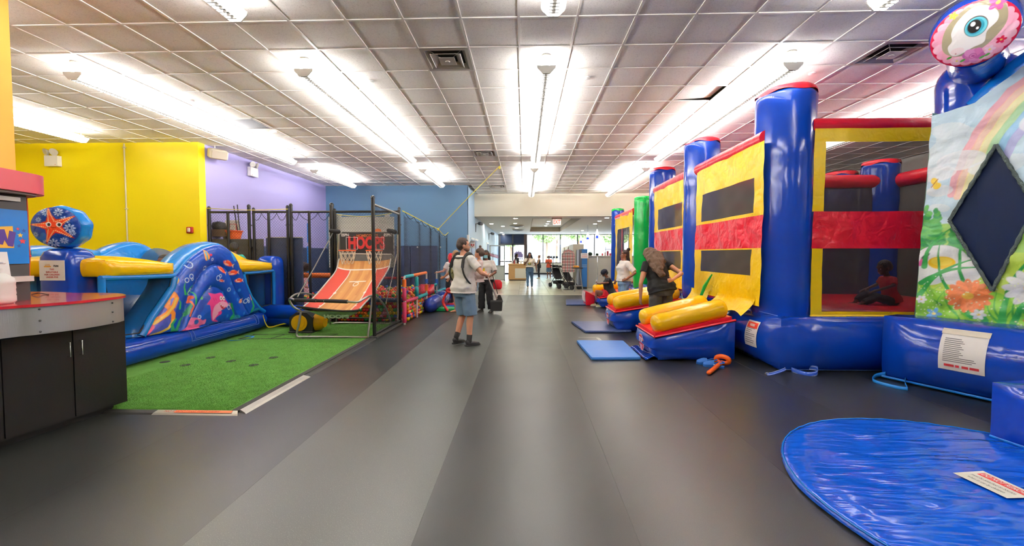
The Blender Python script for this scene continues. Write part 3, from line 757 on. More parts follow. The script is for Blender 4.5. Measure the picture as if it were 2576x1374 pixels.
flower(.17, .84, .075, 5, '76BBE8', 'F2E28A'); flower(.05, 1.0, .05, 6, 'FFFFFF', 'F0D24A'); flower(.55, .88, .06, 6, 'F3F7F1', 'EED24A'); flower(1.3, 1.1, .18, 12, 'F58A4E', 'F3C24A')
for q in range(220):
    art.ell(rr_.uniform(0, 1.6), y_(rr_.uniform(.8, 1.3)), .006, .006, 'EFF6D0')
art.ell(.07, y_(2.42), .03, .045, 'F3CE3E', .4); art.ell(.1, y_(2.36), .035, .04, 'F3CE3E', -.5); art.line([(.05, y_(2.35)), (.1, y_(2.44))], .01, 'B8742A')
ptop = lambda x: 3.27+.0*x if x < .45 else 3.27+(x-.45)*.7
tp = [(q[0]-.1, q[1]) for q in [on_wall(px, py, P0, pu) for px, py in ((2347, 292), (2400, 275), (2454, 258), (2520, 208), (2576, 160))]]; tp.append((tp[-1][0]+.8, tp[-1][1]+.6))
keep = art.Y+zlo <= np.interp(art.X, [q[0] for q in tp], [q[1] for q in tp])+.012
dia = [(q[0]-.1*(q[1]-zlo)/2.5, q[1]) for q in [on_wall(px, py, P0, pu) for px, py in ((2389, 555), (2507, 364), (2606, 520), (2497, 732))]]
def in_dia(X, Y):
    ins = np.ones(X.shape, bool)
    for i in range(4):
        (x0, y0), (x1, y1) = dia[i], dia[(i+1) % 4]; ins &= ((x1-x0)*(Y-y0)-(y1-y0)*(X-x0)) < 0
    return ins
keep &= ~in_dia(art.X, art.Y+zlo)
rip = lambda X, Y: .012*np.sin(9*X+5*Y)+.008*np.sin(23*Y-8*X)+.006*np.sin(31*X+17*Y)
def pfn(X, Y):
    d = rip(X, Y); Y = np.minimum(Y, np.interp(X, [q[0] for q in tp], [q[1] for q in tp])-zlo)
    P = np.zeros(X.shape+(3,)); P[..., 0] = P0.x+pu.x*(X+.1*Y/2.5)+pn.x*d; P[..., 1] = P0.y+pu.y*(X+.1*Y/2.5)+pn.y*d; P[..., 2] = Y+zlo
    return P
c_print = vinyl('printed_cloth', 'FFFFFF', .38, .9, 4, vc=True)
art_mesh('printed_panel', art, pfn, c_print, D, keep)
pp = lambda a, z, d=0: P0+pu*(a+.1*(z-zlo)/2.5)+pn*d+Vector((0, 0, z))
mb = MB(); mb.poly([pp(a, z, .02) for a, z in dia]); mb.build('diamond_window', netting('dark_blue_netting', '14233F', .82), D, weld=False)
for i in range(4):
    (a0, z0), (a1, z1) = dia[i], dia[(i+1) % 4]; N = 16
    MB().tube([pp(a0+(a1-a0)*k/N, z0+(z1-z0)*k/N, -.012+.006*math.sin(k*2.1)) for k in range(N+1)], [.018+.004*math.sin(k*3.3) for k in range(N+1)], 6).build('mesh_border', mat('border_webbing_%d' % i, '4A5652', .7, bump=.8, bscale=60, var=.5, vscale=50), D, 60)
MB().sheet(1, 12, lambda u, v: pp(-.01+.05*u, zlo+2.48*v, .02+.3*u)).build('panel_edge', M('9CCFA8', .4), D, 180, weld=False)
# rest of the structure behind the printed cloth
MB().puff(lambda u, v, w_: P0+pu*(.15+2.2*u)+pn*(.1+(.1+1.9*u)*v)+Vector((0, 0, .75+2.4*w_)), .02, 8).build('inner_wall', v_blue, D, 50)
cc = P0+pu*.33+pn*.42
column(D, cc.x, cc.y, .37, .7, 3.86, v_blue, None, pinch=0, dome=.3)
s0 = [pp(tp[2][0]-.03, tp[2][1]-.03, .14), pp(tp[3][0], tp[3][1]+.06, .14), pp(tp[4][0], tp[4][1]+.06, .16), pp(tp[4][0]+.4, min(3.85, tp[4][1]+.3), .2)]
MB().tube(smooth_pts(s0, 6), .12, 14).build('slope_beam', v_sky, D, 60)
# medallion: leaning round cushion with a horse head print
mc = at_y(2449, 84, 4.0); nrm = Vector((-.60, -.56, -.57)).normalized(); mu = Vector((.72, -.69, 0)); mu = (mu-nrm*mu.dot(nrm)).normalized(); mv = mu.cross(nrm)*-1
if mv.z < 0: mv = -mv
R_ = .285
def disc(rad, d): return [mc+mu*(rad*math.cos(2*PI*k/40))+mv*(rad*math.sin(2*PI*k/40))+nrm*d for k in range(40)]
med = MB().loft([disc(R_*f, d) for f, d in ((.05, -.36), (.6, -.35), (.9, -.3), (1.02, -.2), (1.05, -.1), (1.0, .0), (.97, .015))]).build('medallion', v_blue, D, 60)
RA = .45; aw = 2*RA; a2 = Art(200, 200, aw, aw, 'D81B4A'); c0 = RA
a2.put(np.abs(np.hypot(a2.X-c0, a2.Y-c0)-RA*.93)-.05, 'C8143F')
for k in range(22):
    a = 2*PI*k/22; a2.ell(c0+RA*.74*math.cos(a), c0+RA*.74*math.sin(a), .09, .075, 'F6A9BE' if k % 3 else 'F4BCCB', a)
a2.ell(c0, c0, RA*.68, RA*.7, 'F5B5C6')
hair = [(.16, .3), (.14, .5), (.2, .68), (.35, .83), (.55, .87), (.72, .78), (.76, .55), (.66, .36), (.5, .22), (.3, .2)]
a2.poly(smooth_pts(hair, 5, True), 'A59A7C')
head = [(.23, .25), (.2, .36), (.24, .44), (.23, .56), (.29, .7), (.42, .82), (.55, .81), (.66, .7), (.67, .58), (.58, .47), (.56, .33), (.46, .29), (.37, .24), (.29, .21)]
a2.poly(smooth_pts(head, 5, True), 'F3EDE8'); a2.ell(.3, .28, .07, .05, 'F4D3D3', a=.6); a2.ell(.285, .245, .008, .012, 'C98F8F')
a2.ell(.47, .57, .115, .135, '5A4A42'); a2.ell(.47, .565, .107, .125, '6CC8D4'); a2.ell(.465, .57, .085, .1, '3A9AAE'); a2.ell(.455, .575, .066, .088, '2A2522'); a2.ell(.44, .61, .024, .03, 'FFFFFF'); a2.ell(.485, .545, .014, .018, 'FFFFFF')
for k in range(8):
    a = 2*PI*k/5.5+.4; a2.ell(.46+.05*math.cos(a)*(1+k*.05), .16+.045*math.sin(a)*(1+k*.05), .06, .05, ('D777AE', 'E08FBE', 'C4609C')[k % 3], a)
a2.ring(.46, .16, .035, .012, 'C0609A'); a2.ell(.46, .16, .018, .016, 'B4508C')
for (fx, fy, r, col) in ((.62, .2, .055, 'F7D0DC'), (.3, .13, .05, 'F0C6D2'), (.66, .8, .09, 'EE5E9A'), (.24, .78, .045, 'F2C84A'), (.72, .3, .05, 'D81B4A')):
    for k in range(5): a = 2*PI*k/5; a2.ell(fx+r*.6*math.cos(a), fy+r*.6*math.sin(a), r*.5, r*.35, col, a)
    a2.ell(fx, fy, r*.25, r*.25, 'F3E06A')
for (fx, fy) in ((.36, .12), (.55, .11), (.6, .13), (.22, .2)): a2.ell(fx, fy, .03, .016, '55A845', .5)
def mfn(X, Y):
    x, y = (X-c0)*R_/RA, (Y-c0)*R_/RA; q = np.clip(1-(x*x+y*y)/(R_*R_), 0, 1)**.6*.06+.018
    return np.stack([mc[i]+mu[i]*x+mv[i]*y+nrm[i]*q for i in range(3)], -1)
art_mesh('horse_print', a2, mfn, vinyl('printed_vinyl', 'FFFFFF', .28, .35, 8, vc=True), med, np.hypot(a2.X-c0, a2.Y-c0) < RA*.985)
MB().tube([mc-nrm*.3+mv*-.2, cc+Vector((0, 0, 3.75))], [.2, .25], 16).build('neck', v_blue, D, 60)
# clear pocket with a printed sheet, pull straps, step
tcx, tcz = on_wall(2418, 886, O-pn*.15, pu)
def dface(a, b, d=0):
    z = tcz+b; hh = puff_h((tcx+a)/2.9*2-1, (z-.3975)/.3825, 2.9, .765)
    q = O+pu*(tcx+a)+pn*(.05-.2*hh-.008-d); return Vector((q.x, q.y, z))
lb = label_on(D, dface, .36, .43, [(.12-.02*k, .45+.05*(k % 3)+(.35 if k > 9 else 0)) for k in range(13)], name='document_pocket')
MB().sheet(6, 2, lambda u, v: dface(-.185+.37*u, .17+.055*v, .008)).build('pocket_flap', M('E6DCC8', .5), lb, 180, weld=False)
mb = MB()
for L0, L1 in ((-.13, -.05), (-.04, -.01), (.01, .06), (.07, .14)): mb.sheet(4, 1, lambda u, v: dface(L0+(L1-L0)*u, -.175+.026*v, .004))
mb.build('red_print_line', M('C5303A', .5), lb, weld=False)
MB().tube([O+pu*2.8*k/10+pn*-.01+Vector((0, 0, .03)) for k in range(11)], .014, 6).build('base_welt', v_sky, D, 60)
sp = lambda a, d, z: O+pu*a-pn*d+Vector((0, 0, z))
strap(D, [sp(.05, -.02, .06), sp(.0, .1, .03), sp(.08, .3, .012), sp(.3, .35, .012), sp(.4, .3, .01)], .05, M('1E86D8', .5), name='pull_strap', side=(0, .1, 1))
strap(D, [sp(.25, -.02, .06), sp(.3, .12, .03), sp(.4, .3, .012)], .05, M('1E86D8', .5), name='pull_strap', side=(0, .1, 1))
E0 = Vector((3.84, 3.47, 0)); eu = Vector((.2, -.98, 0)).normalized(); en = Vector((.98, .2, 0)).normalized()
MB().puff(lambda u, v, w_: E0+eu*(1.3*u)+en*(.8*v)+Vector((0, 0, .05+.45*w_)), [.02, .02, .05, .02, 0, .04], 14).build('entry_step', v_blue, D, 50)
MB().tube([E0+eu*1.3*k/8-en*.0+Vector((0, 0, .055)) for k in range(9)], .012, 6).build('step_welt', v_sky, D, 60)
# --- round blue landing mat
cx, cy, rad = 3.1, 2.54, 1.3
t = thing('landing_mat', (cx, cy, 0), 'big round glossy blue landing mat with a sewn warning label, on the floor', 'mat')
prof = [(rad*.985, 0), (rad, .012), (rad*.998, .03), (rad*.985, .042), (rad*.97, .046)]
mb = MB(); n = 96; vs = []
for r_, z in prof: vs += [(cx+r_*math.cos(2*PI*k/n)*(1+.004*math.sin(11*2*PI*k/n)), cy+r_*math.sin(2*PI*k/n)*(1+.004*math.sin(11*2*PI*k/n)), z) for k in range(n)]
J = 26
for j in range(1, J+1):
    r_ = rad*.97*(1-j/J)+.001
    vs += [(cx+r_*math.cos(2*PI*k/n), cy+r_*math.sin(2*PI*k/n), .046+.006*wob(r_*math.cos(2*PI*k/n)*2, r_*math.sin(2*PI*k/n)*2)) for k in range(n)]
tot = len(prof)+J
mb.add(vs, [(i*n+k, i*n+(k+1) % n, (i+1)*n+(k+1) % n, (i+1)*n+k) for i in range(tot-1) for k in range(n)]+[tuple(range(n-1, -1, -1))])
v_mat = mat('mat_vinyl_crinkled', '0A52C4', .1, spec=.55); nn = v_mat.node_tree; b = nn.nodes['Principled BSDF']; tc = nn.nodes.new('ShaderNodeTexCoord')
prev = None
for sc, rot, st, strg, ds in ((2.6, -.55, (.5, 2.6, 1), .6, .035), (1.9, .3, (1, 1, 1), .6, .05), (8, -.9, (.4, 2.2, 1), .4, .012), (6, .5, (.5, 1.8, 1), .3, .012)):
    mp = nn.nodes.new('ShaderNodeMapping'); mp.inputs['Rotation'].default_value = (0, 0, rot); mp.inputs['Scale'].default_value = st; nn.links.new(tc.outputs['Object'], mp.inputs[0])
    tx = nn.nodes.new('ShaderNodeTexNoise'); tx.noise_type = 'RIDGED_MULTIFRACTAL'; tx.inputs['Scale'].default_value = sc; tx.inputs['Detail'].default_value = 2; tx.inputs['Distortion'].default_value = 1.0; nn.links.new(mp.outputs[0], tx.inputs['Vector'])
    bp = nn.nodes.new('ShaderNodeBump'); bp.inputs['Strength'].default_value = strg; bp.inputs['Distance'].default_value = ds; nn.links.new(tx.outputs[0], bp.inputs['Height'])
    if prev: nn.links.new(prev, bp.inputs['Normal'])
    prev = bp.outputs[0]
nn.links.new(prev, b.inputs['Normal'])
mb.build('pad', v_mat, t, 60)
MB().tube([(cx+(rad-.012)*math.cos(2*PI*k/n), cy+(rad-.012)*math.sin(2*PI*k/n), .045+.003*math.sin(k*2.9)) for k in range(n)], .006, 5, closed=True).build('edge_piping', v_sky, t, 60)
la, lb2, lc, ld = at_z(2397, 1190, .055), at_z(2473, 1185, .055), at_z(2620, 1252, .055), at_z(2533, 1254, .055)
def lab(u, v, d=0): 
    p = (la*(1-u)+ld*u)*(1-v)+(lb2*(1-u)+lc*u)*v; return Vector((p.x, p.y, .056+d))
s = MB().sheet(8, 4, lambda u, v: lab(u, v)).build('sewn_label', M('EDE9DB', .45), t, 180, weld=False)
MB().sheet(8, 1, lambda u, v: lab(.1+.86*u, .62+.26*v, .001)).build('red_bar', M('E23A38', .45), s, weld=False)
tm = MB(); text_on(tm, 'DO NOT REMOVE', (0, 0, 0), (1, 0, 0), (0, 1, 0), 1, .02, fn=lambda x, y: lab(.53+x*.098, .75+y*.22, .002)); tm.build('bar_lettering', M('F4EFE4', .5), s, weld=False)
tm = MB()
for q, tx in enumerate(('must be attached to bounce', 'when in use by children')): text_on(tm, tx, (0, 0, 0), (1, 0, 0), (0, 1, 0), 1, 0, fn=lambda x, y: lab(.5+x*.07, .45-q*.22+y*.17, .002))
tm.build('small_lettering', M('55534C', .6), s, weld=False)
# --- flat floor mats by the ramps
def fmat(pts, h, m, label, side=None):
    c = sum((Vector(p) for p in pts), Vector())/4
    t = thing('floor_mat', (c.x, c.y, 0), label, 'mat', 'floor mats at the ramps')
    pts = [Vector(p) for p in pts]
    rings = []
    for f, z in ((.99, .001), (1, h*.2), (1, h*.75), (.985, h), ):
        ring = []
        for k in range(4):
            a, b_, c_ = pts[k-1], pts[k], pts[(k+1) % 4]
            for q in (.06, .02, 0): ring.append(b_+(a-b_)*q) if q else ring.append(b_+((a-b_)+(c_-b_))*.008)
            for q in (.02, .06): ring.append(b_+(c_-b_)*q)
        rings.append([c+(p-c)*f+Vector((0, 0, z)) for p in ring])
    MB().loft(rings).build('pad', m, t, 40)
    return t
fm = fmat([at_z(1450, 862), at_z(1488, 907), at_z(1613, 906), at_z(1568, 863)], .045, mat('mat_light_blue', '3B7FD0', .38, bump=.25, bscale=6), 'bright blue floor mat in front of the nearest ramp')
fmat([at_z(1437, 813), at_z(1472, 838), at_z(1590, 838), at_z(1560, 813)], .045, mat('mat_navy_a', '3A4C7C', .36, bump=.2, bscale=6), 'navy floor mat in front of the second ramp')
fmat([at_z(1423, 756), at_z(1424, 769), at_z(1500, 769), at_z(1496, 756)], .04, mat('mat_navy_b', '33446F', .36, bump=.2, bscale=6), 'small navy floor mat by the seated person')
# mesh mat with printed writing between mat and ramp
a, b, c, d = at_z(1583, 875, .03), at_z(1625, 903, .03), at_z(1640, 899, .03), at_z(1600, 868, .03)
MB().sheet(4, 4, lambda u, v: (a*(1-u)+b*u)*(1-v)+(d*(1-u)+c*u)*v+Vector((.07*v, 0, .02*math.sin(5*u+4*v)))).build('fold_over_flap', v_blue, A, 180, weld=False)
for q in (.2, .8): MB().tube([(a*(1-u)+b*u)*(1-q)+(d*(1-u)+c*u)*q+Vector((.07*q, 0, .02*math.sin(5*u+4*q)+.004)) for u in (0, .2, .4, .6, .8, 1)], .004, 4).build('flap_stripe', M('B9C6E8', .5), A)
# tape rests on the floor
t = thing('floor_tape', at_z(1480, 855), 'pale strip of worn tape on the floor beyond the bright blue mat', 'tape')
for q in ((1455, 849, 1505, 849, .012), (1503, 850, 1512, 858, .03), (1460, 857, 1495, 859, .008)):
    p, r = at_z(q[0], q[1]), at_z(q[2], q[3]); dd = (r-p).normalized().cross(Vector((0, 0, 1)))*q[4]
    MB().prism([p-dd, r-dd, r+dd, p+dd], (0, 0, .0012)).build('tape_piece', M('A7A79C', .35), t)
# blue clogs and orange toy hammer
m_clog = mat('clog_foam', '1A62B4', .55); 
def clog(p, rz, label):
    t = thing('clog', p, label, 'shoe', 'pair of blue clogs')
    R3 = Matrix.Rotation(rz, 3, 'Z'); q = lambda x, y, z: Vector(p)+R3 @ Vector((x, y, z))
    out = [(-.13, .0), (-.12, .035), (-.04, .036), (.04, .045), (.1, .047), (.135, .02), (.138, -.01), (.11, -.042), (.04, -.045), (-.04, -.036), (-.12, -.033)]
    MB().loft([[q(x, y, z) for x, y in out] for z in (.001, .025)]).build('sole', m_clog, t, 40)
    up = MB(); rings = []
    for x, w_, h in ((-.0, .043, .07), (.04, .046, .075), (.08, .046, .062), (.115, .036, .045), (.135, .015, .03)): rings.append([q(x, -w_+2*w_*k/8, .02+h*math.sin(PI*k/8)) for k in range(9)])
    up.loft(rings, caps=False); up.build('upper', m_clog, t, 180, weld=False)
    MB().tube([q(.0, .044, .045), q(-.07, .05, .07), q(-.125, .025, .078), q(-.125, -.025, .078), q(-.07, -.05, .07), q(.0, -.044, .045)], .008, 6).build('heel_strap', m_clog, t, 60)
    for s in (-1, 1): MB().ball(q(.0, s*.048, .045), .009, 8, 6).build('rivet', M('E8E4DA', .4), t, 60)
clog(at_z(1778, 917), 2.9, 'blue foam clog farther from the orange toy'); clog(at_z(1796, 924), 2.75, 'blue foam clog touching the orange toy')
t = thing('balloon_sword', at_z(1800, 930), 'orange balloon sword lying on the floor beside the blue clogs', 'toy')
v_or = vinyl('balloon_orange', 'F0641A', .15, .05, 5)
pa, pb = at_z(1783, 938, .03), at_z(1816, 912, .05); MB().capsule(pa, pb, .028, .032, 12, 4).build('blade', v_or, t, 60)
dr = (pb-pa).normalized(); sd = dr.cross(Vector((0, 0, 1))).normalized(); upv = sd.cross(dr)
MB().tube([pb+dr*.03+(sd*math.cos(2*PI*k/16)+Vector((0, 0, 1))*(.55*math.sin(2*PI*k/16)))*.085+Vector((0, 0, .03)) for k in range(16)], .033, 10, closed=True).build('hilt', v_or, t, 60)
# ================================================================ LEFT: orange pillar, counter, sign tower
slab('wall_pillar', -5.2, -4.52, 2.9, 3.575, 2.2, CZ+.05, mat('orange_wall_paint', 'F7B648', .6))
m_blk = mat('black_laminate', '110F0E', .42, bump=.05, bscale=50, var=.15, vscale=2); m_rtop = mat('red_laminate', 'B9242E', .18, coat=.3)
m_alu = mat('brushed_aluminium', 'B9B9B6', .38, metal=.75, bump=.12, bscale=20, stretch=(40, .4, .4)); m_chr = mat('chrome', 'D5D5D2', .18, metal=1)
ZT = 1.155
cnt = thing('service_counter', (-4.5, 3.4, 0), 'rounded service counter with red top, silver band and black cabinet doors', 'counter')
edge = [at_z(px, py, ZT) for px, py in ((0, 772), (100, 765), (200, 757), (280, 748.5), (312, 744), (316, 741.5), (300, 738), (255, 736.6), (190, 736.5))]
edge = [Vector((-4.0, 1.6, ZT)), Vector((-4.02, 2.5, ZT))]+edge+[Vector((-5.3, 4.2, ZT)), Vector((-6.2, 3.7, ZT)), Vector((-6.3, 1.6, ZT))]
E1 = smooth_pts(edge, 6)
low = [p-Vector((0, 0, .022)) for p in E1]
MB().loft([low, [p-Vector((0, 0, .004)) for p in E1], E1]).build('counter_top', m_rtop, cnt, 40)
ec = sum(E1, Vector())/len(E1)
inn = lambda p, d, z: Vector((p.x+(ec.x-p.x)*d/(p-ec).length, p.y+(ec.y-p.y)*d/(p-ec).length, z))
band = MB().loft([[inn(p, .02, ZT-.245) for p in E1], [inn(p, .02, ZT-.022) for p in E1]], caps=True).build('metal_band', m_alu, cnt, 60)
for px, py in ((95, 779), (96, 808), (98, 836), (270, 762), (270, 785), (270, 809)):
    p = at_x(px, py, -3.86); q = min(E1, key=lambda e: abs(e.y-p.y) if e.x > -4.3 and e.y > 2.6 else 99); q = inn(q, .018, p.z)
    MB().ball(q, .008, 8, 5).build('screw', M('5A5A58', .4, metal=.8), band, 60)
ca, cb = Vector((-4.13, 3.0, 0)), Vector((-3.99, 4.0, 0)); cu_ = (cb-ca).normalized(); cn = Vector((cu_.y, -cu_.x, 0))
cp = lambda s, d, z: ca+cu_*s-cn*d+Vector((0, 0, z)); Lc = (cb-ca).length
MB().prism([cp(-1.2, .012, .07), cp(Lc, .012, .07), cp(Lc-.1, .8, .07), cp(-1.2, 2.0, .07)], (0, 0, .855)).build('cabinet_body', m_blk, cnt)
MB().prism([cp(-1.2, .09, 0), cp(Lc-.07, .09, 0), cp(Lc-.17, .75, 0), cp(-1.2, 1.9, 0)], (0, 0, .07)).build('toe_kick', M('0E0D0C', .6), cnt)
for i, (s0, s1, hs) in enumerate(((.11, .565, .53), (.575, .96, .62))):
    d = MB().prism([cp(s0, 0, .085), cp(s1, 0, .085), cp(s1, 0, .875), cp(s0, 0, .875)], -cn*.012).build('cabinet_door', m_blk, cnt)
    MB().tube([cp(hs, 0, .64), cp(hs, -.03, .64), cp(hs, -.03, .77), cp(hs, 0, .77)], .006, 8).build('door_handle', m_chr, d, 60)
d = MB().prism([cp(-.5, 0, .085), cp(.1, 0, .085), cp(.1, 0, .875), cp(-.5, 0, .875)], -cn*.012).build('cabinet_door', m_blk, cnt)
# sign tower on the counter
XS = -4.3
tw = thing('sign_tower', (XS-.3, 3.2, ZT), 'black sign tower on the counter with blue star sign and red canopy', 'sign')
MB().bb(XS-.5, XS, 2.3, 3.465, ZT, 2.08).build('tower_body', mat('black_tower_board', '3A3735', .5), tw)
cano = smooth_pts([(-4.04, 1.97), (-4.08, 2.78), (-4.15, 3.27), (-4.22, 3.525), (-4.42, 3.65), (-4.7, 3.69), (-5.1, 3.58), (-5.3, 1.97)], 6)
MB().loft([[Vector((a, b, z)) for a, b in cano] for z in (2.07, 2.235)]).build('canopy', mat('red_canopy', 'C7404C', .35), tw, 40)
MB().loft([[Vector((-4.6+(a+4.6)*.93, 3+(b-3)*.93, z)) for a, b in cano] for z in (2.055, 2.071)]).build('canopy_underside', M('8A857E', .5), tw, 40)
MB().bb(XS, XS+.03, 2.3, 3.4, 1.995, 2.03).build('light_strip', M('C9C4B8', .4), tw)
sg = MB().bb(XS, XS+.008, 2.3, 3.462, 1.47, 1.925).build('blue_sign', mat('sign_blue', '1476C6', .3), tw)
sx = XS+.0095
tri = lambda pts: [at_x(a, b, sx) for a, b in pts]
MB().poly(tri([(-60, 572), (32, 569), (36, 624), (-60, 624)])).build('sign_yellow_block', M('F4B840', .4), sg, weld=False)
mb = MB(); yb = at_x(18, 600, sx)
mb.poly([p+Vector((.0012, 0, 0)) for p in tri([(-14, 612), (-6, 577), (11, 577), (19, 603), (23, 580), (40, 585), (33, 621), (20, 619), (11, 604), (7, 616)])])
mb.build('sign_letter', M('4A2A80', .4), sg, weld=False)
for px, py, r, c in ((45, 576, .016, 'D8414E'), (60, 581, .02, '1A3F8A'), (51, 592, .022, 'F4C048'), (57, 607, .028, 'D8323E'), (48, 619, .017, '1A3F8A')):
    p = at_x(px, py, sx); MB().poly([p+Vector((.0, a, b)) for a, b in star_pts(0, 0, r)]).build('sign_star', M(c, .4), sg, weld=False)
MB().bb(XS, XS+.07, 2.6, 3.44, 1.345, 1.365).bb(XS+.055, XS+.07, 2.6, 3.44, 1.32, 1.345).build('brochure_ledge', M('D8D4CC', .4), tw)
pts = [at_y(66, 483, 3.6), at_y(70, 540, 3.6), at_y(72, 600, 3.6), at_y(75, 640, 3.6), at_y(74, 690, 3.6), at_y(77, 698, 3.6)]
cd = MB().tube(smooth_pts(pts, 5), .005, 6).build('orange_cord', M('E2572A', .5), tw, 60)
MB().ball(at_y(74, 644, 3.6), .014, 8, 6).build('cord_knob', M('B82438', .4), tw, 60)
# paper sheet, jug, cable on the counter
t = thing('paper_notice', (XS+.09, 2.9, ZT), 'white paper notice in a stand behind the white jug', 'notice')
a, b = at_x(-40, 632, XS+.1), at_x(20, 632, XS+.1)
MB().prism([Vector((XS+.1, a.y, ZT)), Vector((XS+.1, b.y+.03, ZT)), Vector((XS+.09, b.y, 1.57)), Vector((XS+.09, a.y, 1.57))], (.003, 0, 0)).build('sheet', M('F2F0EC', .5), t)
jp = at_z(12, 766, ZT); jx, jy = jp.x-.08, jp.y+.02
t = thing('pump_jug', (jx, jy, ZT), 'white plastic pump jug at the left end of the red counter', 'jug')
rg = []
for s, z in ((.8, 0), (1, .02), (1.0, .06), (.97, .07), (1, .08), (.97, .115), (1, .125), (.97, .155), (1, .165), (.93, .205), (.5, .24), (.28, .25)):
    rg.append([Vector((jx+s*.085*abs(math.cos(q))**.6*math.copysign(1, math.cos(q)), jy+s*.085*abs(math.sin(q))**.6*math.copysign(1, math.sin(q)), ZT+z)) for q in [2*PI*k/24 for k in range(24)]])
MB().loft(rg).build('bottle', mat('white_plastic', 'EFEDE6', .35), t, 50)
MB().lathe((jx, jy, ZT+.25), [(.03, 0), (.03, .03), (.012, .035), (.012, .07)], 16).bb(jx-.012, jx+.07, jy-.012, jy+.012, ZT+.318, ZT+.335, .004).build('pump', M('F3F1EC', .35), t, 50)
pts = [at_z(80, 741, ZT+.006), at_z(95, 738, ZT+.02), at_z(110, 739, ZT+.008), at_z(122, 741, ZT+.006)]
tag(MB().tube(smooth_pts(pts, 6), .005, 6).build('power_cable', M('141414', .5), None, 60), 'short black cable lying at the back of the red counter', 'cable')
# ================================================================ TURF
m_turf = mat('turf', '5F9340', .85, bump=.8, bscale=160, var=.35, vscale=5, spec=.2)
XT = -2.87
turf = MB().bb(-7.15, XT, 3.92, 9.2, 0, .016).build('artificial_turf', m_turf, None)
turf.data.materials.clear(); turf.data.materials.append(m_turf)
tag(turf, 'green artificial turf covering the play corner floor', 'turf', kind='stuff')
r_ = np.random.RandomState(3); N = 90000
gx = r_.uniform(-4.9, XT-.02, N); gy = 3.93+(r_.uniform(0, 1, N)**1.9)*5.2; ga = r_.uniform(0, 2*PI, N); gh = r_.uniform(.006, .016, N); lx = r_.uniform(-.008, .008, N); ly = r_.uniform(-.008, .008, N)
wv = .0022
v = np.empty((N, 3, 3)); v[:, 0] = np.stack([gx-np.cos(ga)*wv, gy-np.sin(ga)*wv, np.full(N, .015)], 1); v[:, 1] = np.stack([gx+np.cos(ga)*wv, gy+np.sin(ga)*wv, np.full(N, .015)], 1); v[:, 2] = np.stack([gx+lx, gy+ly, .016+gh], 1)
me = bpy.data.meshes.new('turf_pile'); me.vertices.add(3*N); me.vertices.foreach_set('co', v.astype(np.float32).ravel()); me.loops.add(3*N); me.loops.foreach_set('vertex_index', np.arange(3*N, dtype=np.int32)); me.polygons.add(N); me.polygons.foreach_set('loop_start', np.arange(0, 3*N, 3, dtype=np.int32)); me.update(calc_edges=True)
gm = mat('turf_blade', '6B9F48', .7, var=.45, vscale=9, spec=.2); po = finish('turf_pile', me, gm, turf, kind='stuff')
m_line = M('1C2418', .8)
for px, py in ((415, 911), (466, 919), (530, 900), (581, 909), (638, 919), (688, 900)):
    p = at_z(px, py, .016); MB().lathe((p.x, p.y, .016), [(.062, 0), (.06, .004)], 20).build('turf_spot', m_line, turf)
for a, b in (((601, 853), (797, 852.5)), ((637, 842), (850, 841)), ((601, 853), (642, 842)), ((677, 853), (716, 842)), ((758, 853), (782, 842)), ((797, 852.5), (850, 841))):
    p, q = at_z(*a, .017), at_z(*b, .017); dd = (q-p).normalized().cross(Vector((0, 0, 1)))*.014; MB().prism([p-dd, q-dd, q+dd, p+dd], (0, 0, .004)).build('turf_line', m_line, turf)
m_bor = mat('rubber_border', '2B2926', .7, bump=.5, bscale=150)
MB().bb(XT, -2.8, 3.92, 9.2, 0, .02).build('rubber_border', m_bor, turf)
m_thr = mat('threshold_aluminium', 'C7C4BA', .35, metal=.7, var=.25, vscale=4)
def thresh(pts, m, label, gy=None):
    t = thing('threshold_ramp', pts[0], label, 'threshold', 'threshold strips round the turf')
    MB().prism(pts, (0, 0, .002)).build('plate', m, t); return t
def strip3(a0, a1, b0, b1, m, label):
    """sloped profile: outer edge a0-a1 on the floor, inner edge b0-b1 raised"""
    t = thing('threshold_ramp', a0, label, 'threshold', 'threshold strips round the turf')
    z = Vector((0, 0, 1)); o = .002; i_ = .022
    MB().add([a0+z*.0005, a1+z*.0005, a1+(b1-a1)*.25+z*.012, a0+(b0-a0)*.25+z*.012, b0+(a0-b0)*.15+z*i_, b1+(a1-b1)*.15+z*i_, b0, b1], [(0, 1, 2, 3), (3, 2, 5, 4), (4, 5, 7, 6), (0, 3, 4, 6), (1, 7, 5, 2), (0, 6, 7, 1)]).build('plate', m, t)
    return t
f0, f1, f2 = Vector((-4.15, 3.83, 0)), Vector((-3.7, 3.83, 0)), Vector((-2.79, 3.83, 0))
strip3(Vector((-4.6, 3.83, 0)), Vector((-3.6, 3.83, 0)), Vector((-4.6, 3.92, 0)), Vector((-3.6, 3.92, 0)), M('2C2B28', .4), 'dark rubber threshold strip at the counter foot')
ft = strip3(Vector((-3.6, 3.83, 0)), Vector((-2.75, 3.83, 0)), Vector((-3.6, 3.92, 0)), Vector((-2.81, 3.92, 0)), m_thr, 'short silver threshold strip with an orange tape, front of the turf')
strip3(Vector((-2.7, 3.88, 0)), Vector((-2.7, 5.1, 0)), Vector((-2.81, 3.94, 0)), Vector((-2.81, 5.1, 0)), m_thr, 'long silver threshold strip beside the turf edge')
strip3(Vector((-2.7, 5.11, 0)), Vector((-2.7, 7.45, 0)), Vector((-2.8, 5.11, 0)), Vector((-2.8, 7.45, 0)), M('24231F', .5), 'black threshold strip running on toward the fence post')
tp = [at_z(399, 1055, .018), at_z(552, 1055, .018), at_z(560, 1047.5, .025), at_z(409, 1047, .025)]
